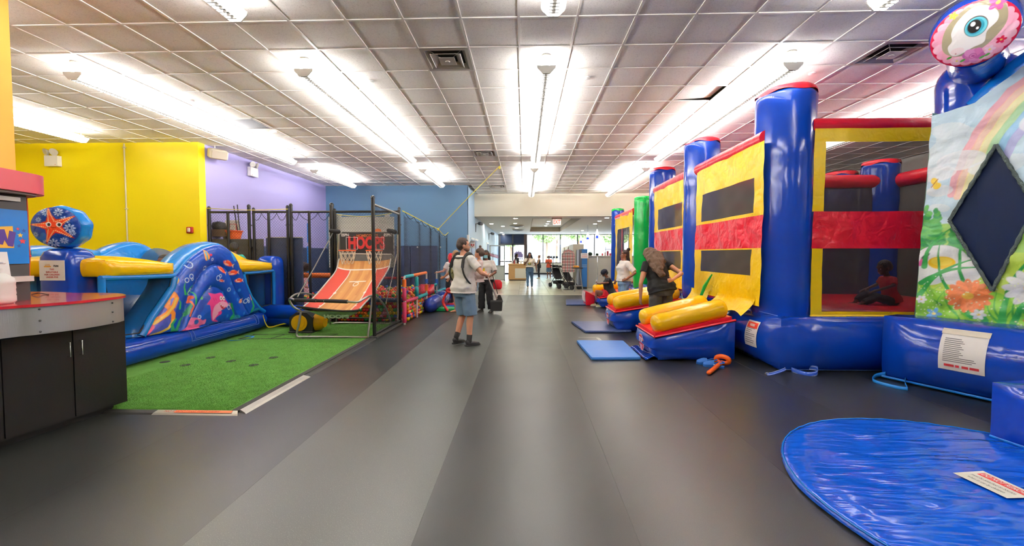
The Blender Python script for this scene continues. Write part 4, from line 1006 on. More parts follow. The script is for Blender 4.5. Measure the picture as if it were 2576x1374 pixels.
tape = MB().prism([Vector((tp[0].x, 3.853, .0165)), Vector((tp[1].x, 3.853, .0165)), Vector((tp[2].x, 3.9, .0225)), Vector((tp[3].x, 3.9, .0225))], (0, -.0004, .0012)).build('orange_tape', mat('orange_tape', 'F6814A', .5), ft)
tm = MB(); text_on(tm, 'NO SHOOTING PAST HERE', (-3.235, 3.876, .0215), (1, 0, 0), (0, .992, .126), .036, .0005, wx=1.25); tm.build('tape_lettering', M('C4472A', .6), ft, weld=False)
# ================================================================ SEA THEMED INFLATABLE
v_lb = vinyl('vinyl_light_blue', '1478C8', .2, .3, 4); v_navy = vinyl('vinyl_slide_blue', '0D4C8F', .22, .3, 4)
XF = -5.38
G = thing('toddler_inflatable', (XF, 7, 0), 'sea themed inflatable slide course with shark print, starfish cushion and yellow roofs', 'inflatable')
Y3 = lambda cx, cy: at_x(220+cx/3.617, 560+cy/3.617, XF)          # from the measuring crop
bt = MB(); N = 40; pts, rr = [], []
for i in range(N+1):
    y = 5.05+(8.42-5.05)*i/N; pts.append(Vector((-5.45, y, .203))); e = min(i, N-i); rr.append(.185*(1 if e > 2 else (.55, .85, .97)[e])*(1-.04*math.exp(-((y-6.05)/.06)**2)-.02*math.exp(-((y-5.6)/.05)**2)))
bt.tube(pts, rr, 22).build('base_tube', v_blue, G, 60)
mb = MB()
ang = lambda a: Vector((-5.45+.19*math.cos(a), 0, .203+.19*math.sin(a)))
for y0, y1, a0, a1 in ((6.35, 8.0, -.15, .95), (6.42, 7.93, .0, .8)):
    c = [ang(a0), ang(a1)]
    for a in (a0, a1): mb.tube([ang(a)+Vector((0, y0+(y1-y0)*k/8, 0)) for k in range(9)], .004, 4)
    for y in (y0, y1): mb.tube([ang(a0+(a1-a0)*k/6)+Vector((0, y, 0)) for k in range(7)], .004, 4)
mb.build('stitch_patch', stitch, G)
MB().puff(lambda u, v, w_: Vector((-5.5-1.6*u, 5.15+3.75*v, .02+.3*w_)), [0, 0, 0, 0, 0, .04], 8).build('course_floor', v_blue, G, 50)
outer_px = [(490, 1040), (600, 880), (700, 720), (770, 600), (800, 500), (850, 425), (930, 325), (1030, 250), (1110, 215), (1200, 205), (1290, 255), (1350, 335), (1400, 445), (1430, 560), (1480, 670), (1530, 745), (1575, 795), (1240, 900), (800, 990)]
arch_o = smooth_pts([(Y3(*p).y, Y3(*p).z) for p in outer_px[:17]], 5)+[(Y3(*p).y, Y3(*p).z) for p in outer_px[17:]]
mid_px = [(790, 1000), (850, 860), (900, 690), (960, 560), (1020, 460), (1090, 400), (1155, 385), (1225, 415), (1275, 490), (1310, 580), (1350, 660), (1400, 750), (1450, 850)]
inn_px = [(850, 975), (930, 815), (1000, 690), (1080, 600), (1130, 590), (1190, 620), (1245, 700), (1290, 790), (1340, 880)]
mid_o = smooth_pts([(Y3(*p).y, Y3(*p).z) for p in mid_px], 4); inn_o = smooth_pts([(Y3(*p).y, Y3(*p).z) for p in inn_px], 4)
ys = [p[0] for p in arch_o]; zs = [p[1] for p in arch_o]; ay0, ay1, az0, az1 = min(ys)-.02, max(ys)+.02, min(zs)-.02, max(zs)+.02
ar = Art(330, 190, ay1-ay0, az1-az0, '0B43A8')
def sdist(pts, X, Y, off=(0, 0)):
    ins = np.zeros(X.shape, bool); d = np.full(X.shape, 1e9); n_ = len(pts)
    for i in range(n_):
        (x0, y0), (x1, y1) = pts[i], pts[(i+1) % n_]; x0 -= off[0]; x1 -= off[0]; y0 -= off[1]; y1 -= off[1]; dx, dy = x1-x0, y1-y0
        t = np.clip(((X-x0)*dx+(Y-y0)*dy)/(dx*dx+dy*dy+1e-12), 0, 1); d = np.minimum(d, np.hypot(X-x0-t*dx, Y-y0-t*dy))
        if y0 != y1: ins ^= ((y0 > Y) != (y1 > Y)) & (X < (x1-x0)*(Y-y0)/(y1-y0)+x0)
    return np.where(ins, -d, d)
of = (ay0, az0)
dO, dM, dI = sdist(arch_o, ar.X, ar.Y, of), sdist(mid_o, ar.X, ar.Y, of), sdist(inn_o, ar.X, ar.Y, of)
ar.put(dO+.22, '0D3D9A', .6); ar.put(dM, '0B49B4'); ar.put(dM+.16, '0A3D9E', .7); ar.put(dI, '0B3FA4'); ar.put(dI+.12, '0F50BC', .6)
K = lambda cx, cy: (Y3(cx, cy).y-ay0, Y3(cx, cy).z-az0)
KP = lambda L: [K(*p) for p in L]
def blob(L, col, n_=4): ar.poly(smooth_pts(KP(L), n_, True), col)
def bub(cx, cy, r, col='CFE4F6'): x, y = K(cx, cy); ar.ring(x, y, r, .011, col); 
# corals left
blob([(490, 1040), (560, 900), (640, 800), (700, 720), (760, 640), (790, 700), (720, 900), (650, 1000)], '4A50B0')
ar.line(KP([(495, 1035), (540, 940), (600, 900), (690, 830), (745, 760), (775, 690), (760, 650), (715, 690), (700, 760), (740, 830), (735, 890)]), .07, 'F4903A'); ar.line(KP([(505, 1035), (545, 945), (605, 905), (690, 835), (745, 762), (772, 692)]), .035, 'F8C860')
ar.line(KP([(500, 1040), (530, 985), (560, 950)]), .085, 'E0406A'); ar.line(KP([(560, 1030), (640, 1000), (700, 960), (735, 890)]), .04, 'F3BC52')
for L in ([(760, 1000), (800, 900), (870, 820), (900, 740)], [(740, 980), (725, 930), (760, 880)]): ar.line(KP(L), .06, '2E8E62', taper=.5)
for L in ([(850, 650), (840, 590), (850, 545)], [(870, 650), (895, 600), (930, 570)], [(935, 740), (935, 660), (920, 620)], [(800, 780), (805, 730), (790, 700)], [(1005, 690), (1010, 650), (1030, 620)]): ar.line(KP(L), .04, '2FA04E', taper=.8)
ar.line(KP([(880, 850), (900, 790), (915, 760), (900, 720)]), .03, 'EE7038'); ar.line(KP([(885, 720), (890, 690), (910, 680)]), .05, 'E8643A'); blob([(800, 480), (810, 520), (795, 560), (790, 540)], 'F3C24A')
blob([(810, 985), (870, 930), (900, 870), (960, 870), (1000, 890), (1030, 880), (1030, 920), (1000, 930), (960, 960), (880, 975)], 'EE6FA6'); x, y = K(945, 905); ar.ell(x, y, .045, .04, '14409E'); x, y = K(880, 940); ar.ell(x, y, .04, .02, 'B8508A')
# shark print (pink cartoon fish)
blob([(1060, 640), (1110, 650), (1160, 640), (1190, 650), (1215, 700), (1243, 740), (1225, 765), (1180, 790), (1160, 800), (1170, 830), (1140, 850), (1120, 880), (1150, 900), (1095, 895), (1075, 850), (1065, 790), (1060, 750), (1038, 745), (1065, 705), (1075, 680)], 'E93C8E')
blob([(1130, 735), (1180, 715), (1235, 735), (1225, 765), (1185, 780), (1150, 815), (1120, 860), (1100, 890), (1085, 830), (1095, 770)], 'F7A9CC')
ar.poly(smooth_pts(KP([(1147, 735), (1165, 750), (1190, 765), (1210, 770), (1185, 790), (1160, 775)]), 4, True), 'A3142E')
for cx, cy in ((1152, 740), (1168, 752), (1186, 762)): ar.poly(KP([(cx, cy), (cx+12, cy+6), (cx+3, cy+14)]), 'FFFFFF')
for cx, cy in ((1168, 688), (1198, 690)): x, y = K(cx, cy); ar.ell(x, y, .033, .038, 'FFFFFF'); ar.ell(x+.004, y-.004, .014, .017, '1A1A24')
blob([(1138, 815), (1165, 805), (1170, 825), (1145, 832)], 'E93C8E')
for L in ([(1095, 690), (1103, 712)], [(1112, 688), (1120, 708)]): ar.line(KP(L), .008, 'B3205E')
# fish
def fish(cx, cy, L, rot, col='E2482C', c2='F08A5A'):
    x, y = K(cx, cy); c, q = math.cos(rot), math.sin(rot); T = lambda a, b: (x+a*c-b*q, y+a*q+b*c)
    ar.ell(x, y, L*.5, L*.2, col, rot); ar.poly([T(L*.4, 0), T(L*.68, L*.2), T(L*.6, 0), T(L*.68, -L*.2)], 'F3C0A0'); a = T(0, L*.2); ar.ell(a[0], a[1], L*.2, L*.05, c2, rot); a = T(-L*.1, -L*.1); ar.ell(a[0], a[1], L*.25, L*.06, 'F6D9C0', rot, .7)
    a = T(-L*.33, L*.05); ar.ell(a[0], a[1], L*.06, L*.06, 'FFFFFF'); ar.ell(a[0], a[1], L*.03, L*.03, '201010')
fish(1245, 372, .22, -.35); fish(1178, 430, .19, -.6); fish(1295, 457, .21, .05); fish(1345, 528, .18, -.02); fish(1170, 530, .1, -.15); fish(1350, 350, .1, -.8); fish(1395, 440, .08, -.4)
fish(1355, 715, .15, .2, 'F08A5A', 'F6C8A0'); blob([(1040, 250), (1060, 270), (1075, 320), (1055, 345), (1035, 340), (1030, 290)], 'F0A040'); ar.line(KP([(1045, 270), (1055, 340)]), .03, '3A9AB8'); x, y = K(1085, 295); ar.ell(x, y, .03, .02, 'D83A4A')
for cx, cy, r in ((900, 385, .05), (905, 490, .035), (915, 515, .02), (865, 525, .035), (895, 640, .035), (910, 615, .025), (1140, 505, .04), (1160, 485, .025), (1240, 610, .03), (1080, 590, .02), (1245, 770, .04), (1255, 745, .022), (1410, 715, .04), (1430, 695, .025), (1435, 720, .018), (1040, 415, .03), (1100, 335, .02), (970, 860, .025)): bub(cx, cy, r)
for cx, cy in ((1300, 290), (1310, 320)): x, y = K(cx, cy); ar.ell(x, y, .06, .07, '3D9FE0', a=.7)
for cx, cy in ((1355, 615), (1380, 825), (1410, 790), (1230, 850), (1260, 555), (1200, 640), (1290, 640), (1320, 700)): x, y = K(cx, cy); ar.ell(x, y, .025, .03, '3A8FE0', a=.6)
for L in ([(1270, 870), (1300, 830), (1285, 780), (1275, 740)], [(1460, 820), (1480, 760), (1465, 700), (1455, 660)], [(1290, 870), (1330, 850)]): ar.line(KP(L), .07, '23905A', taper=.5)
ar.line(KP([(1265, 740), (1275, 780)]), .03, 'F07AA8'); ar.line(KP([(1450, 660), (1460, 700)]), .03, 'F07AA8'); blob([(1280, 890), (1320, 840), (1360, 870), (1340, 890)], '2A86A8'); blob([(1440, 850), (1500, 780), (1560, 790), (1500, 830)], '2A86A8')
def tubeprof(d1, d2): t = np.clip(d1/(d1+d2+1e-6), 0, 1); return np.sqrt(np.clip(4*t*(1-t), 0, 1))
bumpX = np.where(dM > 0, .075*tubeprof(np.maximum(-dO, 0), np.maximum(dM, 0)), np.where(dI > 0, .03+.07*tubeprof(np.maximum(-dM, 0), np.maximum(dI, 0)), .05+.06*np.clip(-dI/.25, 0, 1)**.5))
bumpX = bumpX+.006*np.sin(60*ar.X+25*ar.Y)*np.clip(1-np.abs(dM)/.1, 0, 1)
def afn(X, Y): return np.stack([XF+bumpX, ay0+X, az0+Y], -1)
art_mesh('printed_arch', ar, afn, vinyl('printed_sea_vinyl', 'FFFFFF', .2, .3, 5, vc=True), G, dO < .005)
def archslab(xa, xb, pts, m, name):
    cy = sum(p[0] for p in pts)/len(pts); rings = []
    for x, e in ((xa, 0), (xa-.04*(1 if xb < xa else -1), .035), ((xa+xb)/2, .06), (xb+.04, .04), (xb, 0)):
        rings.append([Vector((x, p[0]+(p[0]-cy)*e*.8, p[1]+(e if p[1] > .4 else 0)*1.0)) for p in pts])
    return MB().loft(rings).build(name, m, G, 50)
archslab(XF-.002, XF-.42, arch_o, v_lb, 'arch_body')
back = [(p[0]+.0, p[1]) for p in arch_o]
bk = archslab(-6.72, -7.05, [(y*.98+.05, z) for y, z in back], v_lb, 'back_arch')
win = smooth_pts([(6.95, 1.2), (7.0, 1.5), (7.25, 1.66), (7.6, 1.6), (7.95, 1.35), (8.0, 1.2)], 4)
MB().poly([Vector((-6.66, a, b)) for a, b in win]).build('back_mesh', netting('blue_grey_netting', '2A5A86', .85), bk, weld=False)
# roofs, posts and mesh windows of the two end bays
def bay(p0, p1, ztop, side):
    (y0, zb0), (y1, zb1) = (at_x(*p0, XF).y, at_x(*p0, XF).z), (at_x(*p1, XF).y, at_x(*p1, XF).z)
    return MB().puff(lambda u, v, w_: Vector((XF-1.65*u, y0+(y1-y0)*v, (zb0+(zb1-zb0)*v)+(ztop-zb0)*w_*(1-.25*(v*v if side else (1-v)**2)))), [.07, .05, .03, .05, 0, .07], 14).build('roof', v_yel, G, 60)
bay((266, 697), (437, 690), 1.48, 1); bay((588, 686), (684, 680), 1.42, 1)
MB().puff(lambda u, v, w_: Vector((XF-.25-1.4*u, 7.75+.6*v, 1.2+.42*w_*(1-.5*v))), .05, 8).build('roof_hump', v_yel, G, 60)
q = lambda px, py, d=0: at_x(px, py, XF)+Vector((d, 0, 0))
def frame_tube(L, r, m, name): MB().tube([q(*p) for p in L], r, 10).build(name, m, G, 60)
frame_tube([(252, 700), (300, 699), (360, 697), (437, 694)], .035, v_lb, 'window_rail'); frame_tube([(256, 700), (258, 800), (262, 850)], .04, v_lb, 'window_post')
frame_tube([(439, 697), (434, 722), (405, 765), (380, 800), (356, 846)], .05, v_lb, 'window_post')
frame_tube([(612, 688), (650, 685), (686, 681)], .03, v_lb, 'window_rail'); frame_tube([(688, 681), (689, 720), (689, 768)], .035, v_lb, 'window_post'); frame_tube([(611, 690), (616, 715), (630, 748), (652, 776), (664, 784)], .045, v_lb, 'window_post')
wn = netting('blue_window_netting', '10243C', .38)
MB().poly([q(*p, -.02) for p in ((258, 702), (434, 696), (427, 731), (400, 768), (352, 838), (262, 850))]).build('mesh_window', wn, G, weld=False)
MB().poly([q(*p, -.02) for p in ((612, 690), (683, 684), (685, 765), (657, 774), (634, 750), (618, 716))]).build('mesh_window', wn, G, weld=False)
for L in (((262, 704), (431, 698), (424, 732), (398, 768), (350, 838), (292, 846)), ((614, 692), (682, 686), (683, 765), (658, 772), (636, 750), (619, 716))):
    MB().tube([q(*p, .0) for p in L], .012, 6, closed=True).build('mesh_border', M('151A22', .7), G, 60)
# inside the left bay: slide bed, bolster and back wall
ya, yb_ = 5.2, 6.4
MB().puff(lambda u, v, w_: Vector((XF-.35-1.1*u, 5.25+1.1*v, .1+(.06+.75*v)*w_)), .03, 8).build('slide_bed', v_navy, G, 60)
MB().tube(smooth_pts([Vector((XF-.28, 5.5, .3)), Vector((XF-.28, 5.85, .5)), Vector((XF-.28, 6.15, .85)), Vector((XF-.28, 6.35, 1.15))], 6), .13, 16).build('slide_bolster', v_navy, G, 60)
MB().bb(XF-1.65, XF-1.55, 5.1, 8.9, .3, 1.3, .03).build('inner_wall', v_navy, G)
MB().tube([Vector((XF-.3, 8.6, .3)), Vector((XF-.3, 8.6, 1.25))], .15, 16).build('inner_post', v_navy, G, 60)
MB().puff(lambda u, v, w_: Vector((-7.15+.65*u, 5.3+.95*v, 1.3+.16*w_)), .04, 8).build('rear_roof', v_yel, G, 60)
MB().puff(lambda u, v, w_: Vector((-7.1+.5*u, 5.35+.9*v, 1.44+.16*w_)), [.02, .02, .02, .02, 0, .08], 8).build('rear_top', v_lb, G, 60)
MB().puff(lambda u, v, w_: Vector((-7.1+.55*u, 5.35+.8*v, .05+1.27*w_)), .04, 8).build('rear_panel', v_lb, G, 60)
# corner columns, starfish cushion
def sqcol(cx, cy, rx, ry, z0, z1, n_=28):
    mb = MB(); rings = []
    for z, f in ((z0, .97), (z0+.1, 1), (z1-.25, 1.0), (z1-.12, .97), (z1-.05, .85), (z1-.012, .6), (z1, .2)):
        rings.append([Vector((cx+rx*f*abs(math.cos(a))**.55*math.copysign(1, math.cos(a)), cy+ry*f*abs(math.sin(a))**.55*math.copysign(1, math.sin(a)), z)) for a in [2*PI*k/n_ for k in range(n_)]])
    return mb.loft(rings)
sqcol(-5.92, 5.2, .24, .2, .02, 1.63).build('corner_column', v_blue2, G, 60)
sqcol(-5.58, 8.93, .235, .2, .02, 1.52).build('corner_column', v_blue, G, 60)
sc = Vector((-5.96, 5.2, 1.9)); sn = Vector((.2, -.975, -.03)).normalized(); su = Vector((sn.y*-1, sn.x, 0)).normalized(); sv = Vector((0, 0, 1))-sn*sn.z; sv.normalize()
rings = []
SA, SB = .3, .275
for d, f in ((-.17, .1), (-.155, .5), (-.12, .8), (-.05, .97), (.02, 1.0), (.09, .93), (.11, .86)): rings.append([sc+su*(SA*f*math.cos(2*PI*k/48))*(1+.025*math.sin(2*PI*k/48*9))+sv*(SB*f*math.sin(2*PI*k/48))*(1+.025*math.sin(2*PI*k/48*9))+sn*d for k in range(48)])
cush = MB().loft(rings).build('starfish_cushion', v_lb, G, 180)
SW = SA*.92; a3 = Art(150, 150, 2*SW, 2*SW, '0E3C94'); nz = a3.noise(18, 2); a3.put(-nz+.45, '3F86D6', .5)
for fx, fy, r in ((.25, .62, .04), (.2, .3, .035), (.62, .2, .05), (.95, .2, .07), (1.35, .32, .05), (1.62, .95, .07), (1.45, 1.35, .06), (1.2, 1.72, .06), (.7, 1.7, .05), (.42, 1.35, .04), (1.7, .7, .04)):
    for k in range(8): a3.ell(SW*fx+r*.62*math.cos(k*PI/4), SW*fy+r*.62*math.sin(k*PI/4), r*.26, r*.16, 'A9C8EE', k*PI/4)
    a3.ring(SW*fx, SW*fy, r*.28, r*.12, 'A9C8EE')
st = smooth_pts([p for p in star_pts(SW, SW*1.05, SW*.97, SW*.36, 5, PI/2+.25)], 3, True); a3.poly(st, 'C62A22'); a3.poly(smooth_pts(star_pts(SW, SW*1.05, SW*.92, SW*.31, 5, PI/2+.25), 3, True), 'F0522C')
for k in range(5):
    a = PI/2+.25+2*PI*k/5
    for j in range(9):
        for o in (-1, 1): 
            rr2 = SW*(.22+.075*j); wd = .03*(1-j/10); a3.ell(SW+rr2*math.cos(a)-o*wd*math.sin(a), SW*1.05+rr2*math.sin(a)+o*wd*math.cos(a), .0075, .0075, 'FBD8A0')
for o in (-1, 1): a3.ell(SW+o*.055+.01, SW*1.12, .03, .033, 'FFFFFF'); a3.ell(SW+o*.055+.014, SW*1.11, .018, .022, '23222A')
a3.line([(SW-.02, SW*.99), (SW+.005, SW*.965), (SW+.035, SW*.985)], .008, '6A1414')
def sfn(X, Y):
    x, y = X-SW, (Y-SW)*SB/SA; d = .112+.05*np.clip(1-(x/SW)**2-((Y-SW)/SW)**2, 0, 1)**.5
    return np.stack([sc[i]+su[i]*x+sv[i]*y+sn[i]*d for i in range(3)], -1)
art_mesh('starfish_print', a3, sfn, vinyl('printed_star_vinyl', 'FFFFFF', .16, .5, 9, vc=True), cush, np.hypot(a3.X-SW, a3.Y-SW) < SW*.99)
# cross tube at the end, blower tube
MB().capsule((-5.5, 8.62, .33), (-4.55, 8.52, .33), .16, .15, 18).build('end_tube', v_blue, G, 60)
MB().capsule((-5.5, 8.66, .15), (-4.6, 8.58, .15), .14, .13, 18).build('end_tube', v_blue, G, 60)
strap(G, [(-5.22, 7.1, .03), (-5.12, 7.15, .02), (-5.0, 7.3, .022), (-5.05, 7.5, .02), (-5.2, 7.5, .03)], .05, M('1E86D8', .5), name='pull_strap', side=(1, .3, .2))
strap(G, [(-5.24, 8.1, .33), (-5.22, 8.15, .15), (-5.2, 8.25, .06), (-5.1, 8.45, .08), (-5.0, 8.5, .1)], .03, M('D9C321', .6), name='yellow_strap', side=(0, .2, .4))
# paper notice taped to the column
ps = thing('paper_notice', (-5.75, 4.99, 1.4), 'white laminated notice taped to the blue starfish column', 'notice')
na, nb = at_y(98, 655, 5.0), at_y(164, 706, 5.0); nc = (na+nb)/2; nw, nh = abs(nb.x-na.x), abs(na.z-nb.z)
s = MB().box((nc.x, 5.0, nc.z), (nw, .003, nh)).build('sheet', M('F1EFEC', .35), ps)
tm = MB()
for tx, dz, sz in (('THIS', .012, .026), ('INFLATABLE', -.022, .026), ('FOR CHILDREN', -.054, .026), ('UNDER FIVE', -.086, .026)): text_on(tm, tx, (nc.x, 4.997, nc.z+dz), (1, 0, 0), (0, 0, 1), sz, .0012, spacing=1.1)
tm.build('red_lettering', M('C4504E', .5), s, weld=False)
tm = MB(); text_on(tm, 'FUN', (nc.x+.055, 4.997, nc.z+.055), (1, 0, 0), (0, 0, 1), .03, .002, spacing=1.15); tm.build('logo_lettering', M('3A3A40', .5), s, weld=False)
tm = MB(); text_on(tm, 'LOTS', (nc.x-.055, 4.997, nc.z+.066), (1, 0, 0), (0, 0, 1), .026, .001); tm.add([(nc.x-.1, 4.997, nc.z+.04), (nc.x-.01, 4.997, nc.z+.04), (nc.x-.01, 4.997, nc.z+.055), (nc.x-.1, 4.997, nc.z+.055)], [(0, 1, 2, 3)]); 
tm.build('logo_mark', M('E0A83C', .5), s, weld=False)
# ================================================================ BLOWER
bp_ = Vector((-4.33, 8.05, .016)); t = thing('air_blower', bp_, 'black and yellow air blower on the turf by the hoop game', 'blower')
m_bb = mat('black_blower_plastic', '1D1C1B', .5); m_by = mat('yellow_blower_plastic', 'F2B50F', .35)
T_ = lambda x, y, z: bp_+Vector((x, y, z))
prof = [(-.24, 0), (.2, 0), (.22, .1), (.22, .3), (.1, .4), (-.1, .41), (-.24, .3)]
MB().prism([T_(x, -.18, z) for x, z in prof], (0, .36, 0)).build('housing', m_bb, t)
d = MB()
for r0, y0, y1 in ((.155, -.181, -.2), (.11, -.2, -.215), (.06, -.215, -.21)):
    d.prism([T_(-.04+r0*math.cos(2*PI*k/28), y0, .2+r0*math.sin(2*PI*k/28)) for k in range(28)], (0, y1-y0, 0))
d.build('side_cover', m_by, t, 40)
MB().loft([[T_(x, r*math.cos(2*PI*k/16), .19+r*math.sin(2*PI*k/16)) for k in range(16)] for x, r in ((.2, .17), (.3, .15), (.38, .1))]).build('nozzle', m_by, t, 40)
MB().bb(bp_.x-.26, bp_.x+.22, bp_.y-.2, bp_.y+.2, .017, .05, .01).build('foot', m_bb, t)
MB().tube([T_(-.12, 0, .4), T_(-.1, 0, .47), T_(.06, 0, .47), T_(.08, 0, .4)], .016, 8).build('handle', m_bb, t, 60)
# ================================================================ FENCES
m_pole = mat('black_fence_pole', '211F1E', .35, metal=.4); m_wire = mat('fence_wire', '33312E', .45, metal=.3); m_gal = mat('galvanised_wire', '8E8B84', .4, metal=.6)
def chain(parent, a, b, z0, z1, m, sp=.062, r=.0026, name='chain_link'):
    a, b = Vector(a), Vector(b); L = (b-a).length; u = (b-a)/L; n_ = int(L/sp); mb = MB(); nn_ = Vector((u.y, -u.x, 0))
    rows = int((z1-z0)/sp)
    for i in range(n_):
        for sgn in (1,):
            pts = []
            for j in range(rows+1):
                s = (i+.5+(.5 if j % 2 else -.5)*(1 if i % 2 == 0 else 1))*sp
                pts.append(a+u*min(max(s, 0), L)+nn_*(.004 if j % 2 else -.004)+Vector((0, 0, z0+(z1-z0)*j/rows)))
            mb.tube(pts, r, 3, caps=False)
    # second hand of the diamond
    for i in range(n_):
        pts = []
        for j in range(rows+1):
            s = (i+.5+(-.5 if j % 2 else .5))*sp
            pts.append(a+u*min(max(s, 0), L)+nn_*(.004 if j % 2 else -.004)+Vector((0, 0, z0+(z1-z0)*j/rows)))
        mb.tube(pts, r, 3, caps=False)
    return mb.build(name, m, parent, weld=False, kind='stuff')
def pole(parent, x, y, z0, z1, r=.03, cap=True, name='fence_post'):
    mb = MB().tube([(x, y, z0), (x, y, z1)], r, 12)
    if cap: mb.lathe((x, y, z1-.005), [(r*1.15, 0), (r*1.15, .02), (r*.7, .05), (r*.1, .06)], 12)
    return mb.build(name, m_pole, parent, 50)
YB = 9.25; XB = lambda px: -(1319-px)/1040*YB
fb = thing('back_fence', (-5, YB, 0), 'black chain link fence with posts behind the inflatable and hoop game', 'fence')
zr = 2.53
for px, r, top in ((512, .035, zr+.06), (616, .035, zr+.1), (628, .03, zr+.03), (716, .03, zr+.08), (725, .035, zr+.12), (830, .045, zr+.13), (838, .03, zr), (1003, .03, zr+.03)): pole(fb, XB(px), YB, 0, top, r)
for px in (561, 667, 772): pole(fb, XB(px), YB, 0, zr, .03, False, 'mid_bar')
for a, b in ((512, 616), (628, 716), (725, 830), (838, 1003)):
    MB().tube([(XB(a), YB, zr-.02), (XB(b), YB, zr-.02)], .026, 10).build('top_rail', m_pole, fb, 50)
    MB().tube([(XB(a), YB, .1), (XB(b), YB, .1)], .02, 8).build('bottom_rail', m_pole, fb, 50)
    chain(fb, (XB(a), YB, 0), (XB(b), YB, 0), .1, zr-.03, m_wire)
for px in (512, 618, 716, 725, 832, 1003):
    for z in (1.0, 1.7, 2.2): MB().lathe((XB(px), YB, z), [(.045, 0), (.045, .02)], 10).build('rail_band', m_pole, fb)
MB().bb(XB(514), XB(650), YB+.03, YB+.04, .1, 1.9).build('wind_screen', mat('taupe_screen_cloth', '4A4740', .85, bump=.3, bscale=80), fb)
hb = MB()
def sag(pa, pb, d, n_=10): return [pa+(pb-pa)*i/n_+Vector((0, 0, -d*4*(i/n_)*(1-i/n_))) for i in range(n_+1)]
for a, b in ((625, 650), (650, 690), (690, 715), (728, 747), (747, 796), (796, 826)): MB().tube(sag(Vector((XB(a), YB-.02, zr-.05)), Vector((XB(b), YB-.02, zr-.05)), .16), .006, 5).build('net_cord', M('1A1A1A', .7), fb, 60)
ry = MB().tube(smooth_pts([Vector((XB(500), YB-.05, zr+.07)), Vector((XB(616), YB-.04, zr+.02)), Vector((XB(720), YB-.04, zr+.04))], 6), .009, 6).build('yellow_rope', M('D9CB6A', .7), fb, 60)
MB().tube(sag(Vector((XB(845), YB-.04, zr-.08)), Vector((XB(985), YB-.04, zr-.06)), .06), .009, 6).build('yellow_rope', M('D9CB6A', .7), fb, 60)
fs = thing('side_fence', (-2.78, 8.3, 0), 'tall black chain link side panel between the hoop game and the aisle', 'fence')
pole(fs, -2.78, 7.55, 0, 2.58, .034); pole(fs, -2.78, 9.12, 0, 2.5, .03)
MB().tube([(-2.78, 7.55, 2.47), (-2.78, 9.12, 2.44)], .022, 10).build('top_rail', m_gal, fs, 50); MB().tube([(-2.78, 7.55, .07), (-2.78, 9.12, .07)], .02, 8).build('bottom_rail', m_pole, fs, 50)
chain(fs, (-2.78, 7.58, 0), (-2.78, 9.1, 0), .07, 2.46, m_wire, r=.0024)
MB().bb(-2.86, -2.7, 7.45, 9.25, 0, .035, .008).build('kerb', m_bor, fs)
# padded mat standing at the fence
gm1 = thing('standing_gym_mat', (XB(700), YB+.12, 0), 'tall navy gym mat standing upright behind the fence', 'mat')
MB().bb(XB(652), XB(748), YB+.07, YB+.13, 0, 1.93, .02).build('pad', m_navy, gm1); MB().bb(XB(652), XB(748), YB+.068, YB+.132, 1.93, 1.945).build('binding', M('C7C4BA', .6), gm1)
# ================================================================ HOOP ARCADE GAME
hg = thing('hoop_game', (-3.45, 8.1, .016), 'two-hoop basketball arcade game with wooden court print ramp', 'game')
m_sil = mat('silver_tube', 'B9B7B0', .28, metal=.85); m_foam = M('1A1918', .8)
yf_, yr = 7.43, 8.98
HX = lambda px, y: -(1319-px)/1040*y
P = lambda px, py, y: at_y(px, py, y)
zf = .035
MB().tube(smooth_pts([P(757, 785, 7.5), P(752, 815, 7.46), P(747, 845, 7.43), Vector((HX(750, yf_)+.05, yf_, zf)), Vector((HX(800, yf_), yf_, zf)), Vector((HX(880, yf_), yf_, zf)), Vector((HX(922, yf_)-.04, yf_, zf)), P(926, 842, 7.43), P(931, 800, 7.5), P(937, 748, 7.55)], 5), .019, 10).build('front_frame', m_sil, hg, 60)
MB().tube(smooth_pts([P(828, 795, 8.7), P(832, 818, 8.9), Vector((HX(838, yr), yr, zf)), Vector((HX(900, yr), yr, zf)), Vector((HX(985, yr), yr, zf)), P(1000, 800, yr), P(1000, 700, yr), P(1000, 590, yr)], 5), .019, 10).build('rear_frame', m_sil, hg, 60)
MB().tube(smooth_pts([P(846, 810, yr), P(848, 700, yr), P(852, 600, yr), P(850, 585, yr), P(838, 580, yr-.1)], 5), .019, 10).build('rear_upright', m_sil, hg, 60)
MB().capsule(P(833, 581, yr-.1), P(851, 583, yr-.02), .045, .05, 10).build('foam_pad', m_foam, hg, 60); MB().capsule(P(978, 580, yr-.1), P(994, 584, yr-.02), .045, .05, 10).build('foam_pad', m_foam, hg, 60)
MB().tube([P(748, 748, 7.55), P(790, 675, 8.2), P(838, 585, yr)], .012, 8).build('side_strut', M('6A6964', .4, metal=.6), hg, 60)
MB().tube([P(970, 765, 8.4), P(985, 705, 8.7), P(998, 640, yr)], .012, 8).build('side_strut', m_sil, hg, 60)
bar = [P(760, 785, 7.55), P(738, 772, 7.45), P(728, 755, 7.4), P(735, 752, 7.35), P(745, 755, 7.3), P(800, 757, 7.3), P(870, 759, 7.3), P(900, 760, 7.32), P(915, 752, 7.4), P(930, 745, 7.55), P(945, 746, 7.8), P(962, 762, 8.1), P(975, 785, 8.4), P(983, 812, 8.8)]
MB().tube(smooth_pts(bar, 5), .02, 10).build('front_bar', m_sil, hg, 60)
MB().tube([P(742, 755, 7.3), P(795, 756.5, 7.3)], .034, 12).build('bar_foam', m_foam, hg, 60); MB().tube([P(817, 757, 7.3), P(874, 759, 7.3)], .034, 12).build('bar_foam', m_foam, hg, 60)
MB().tube([P(797, 756.7, 7.3), P(815, 757, 7.3)], .03, 12).build('bar_clamp', m_foam, hg, 60)
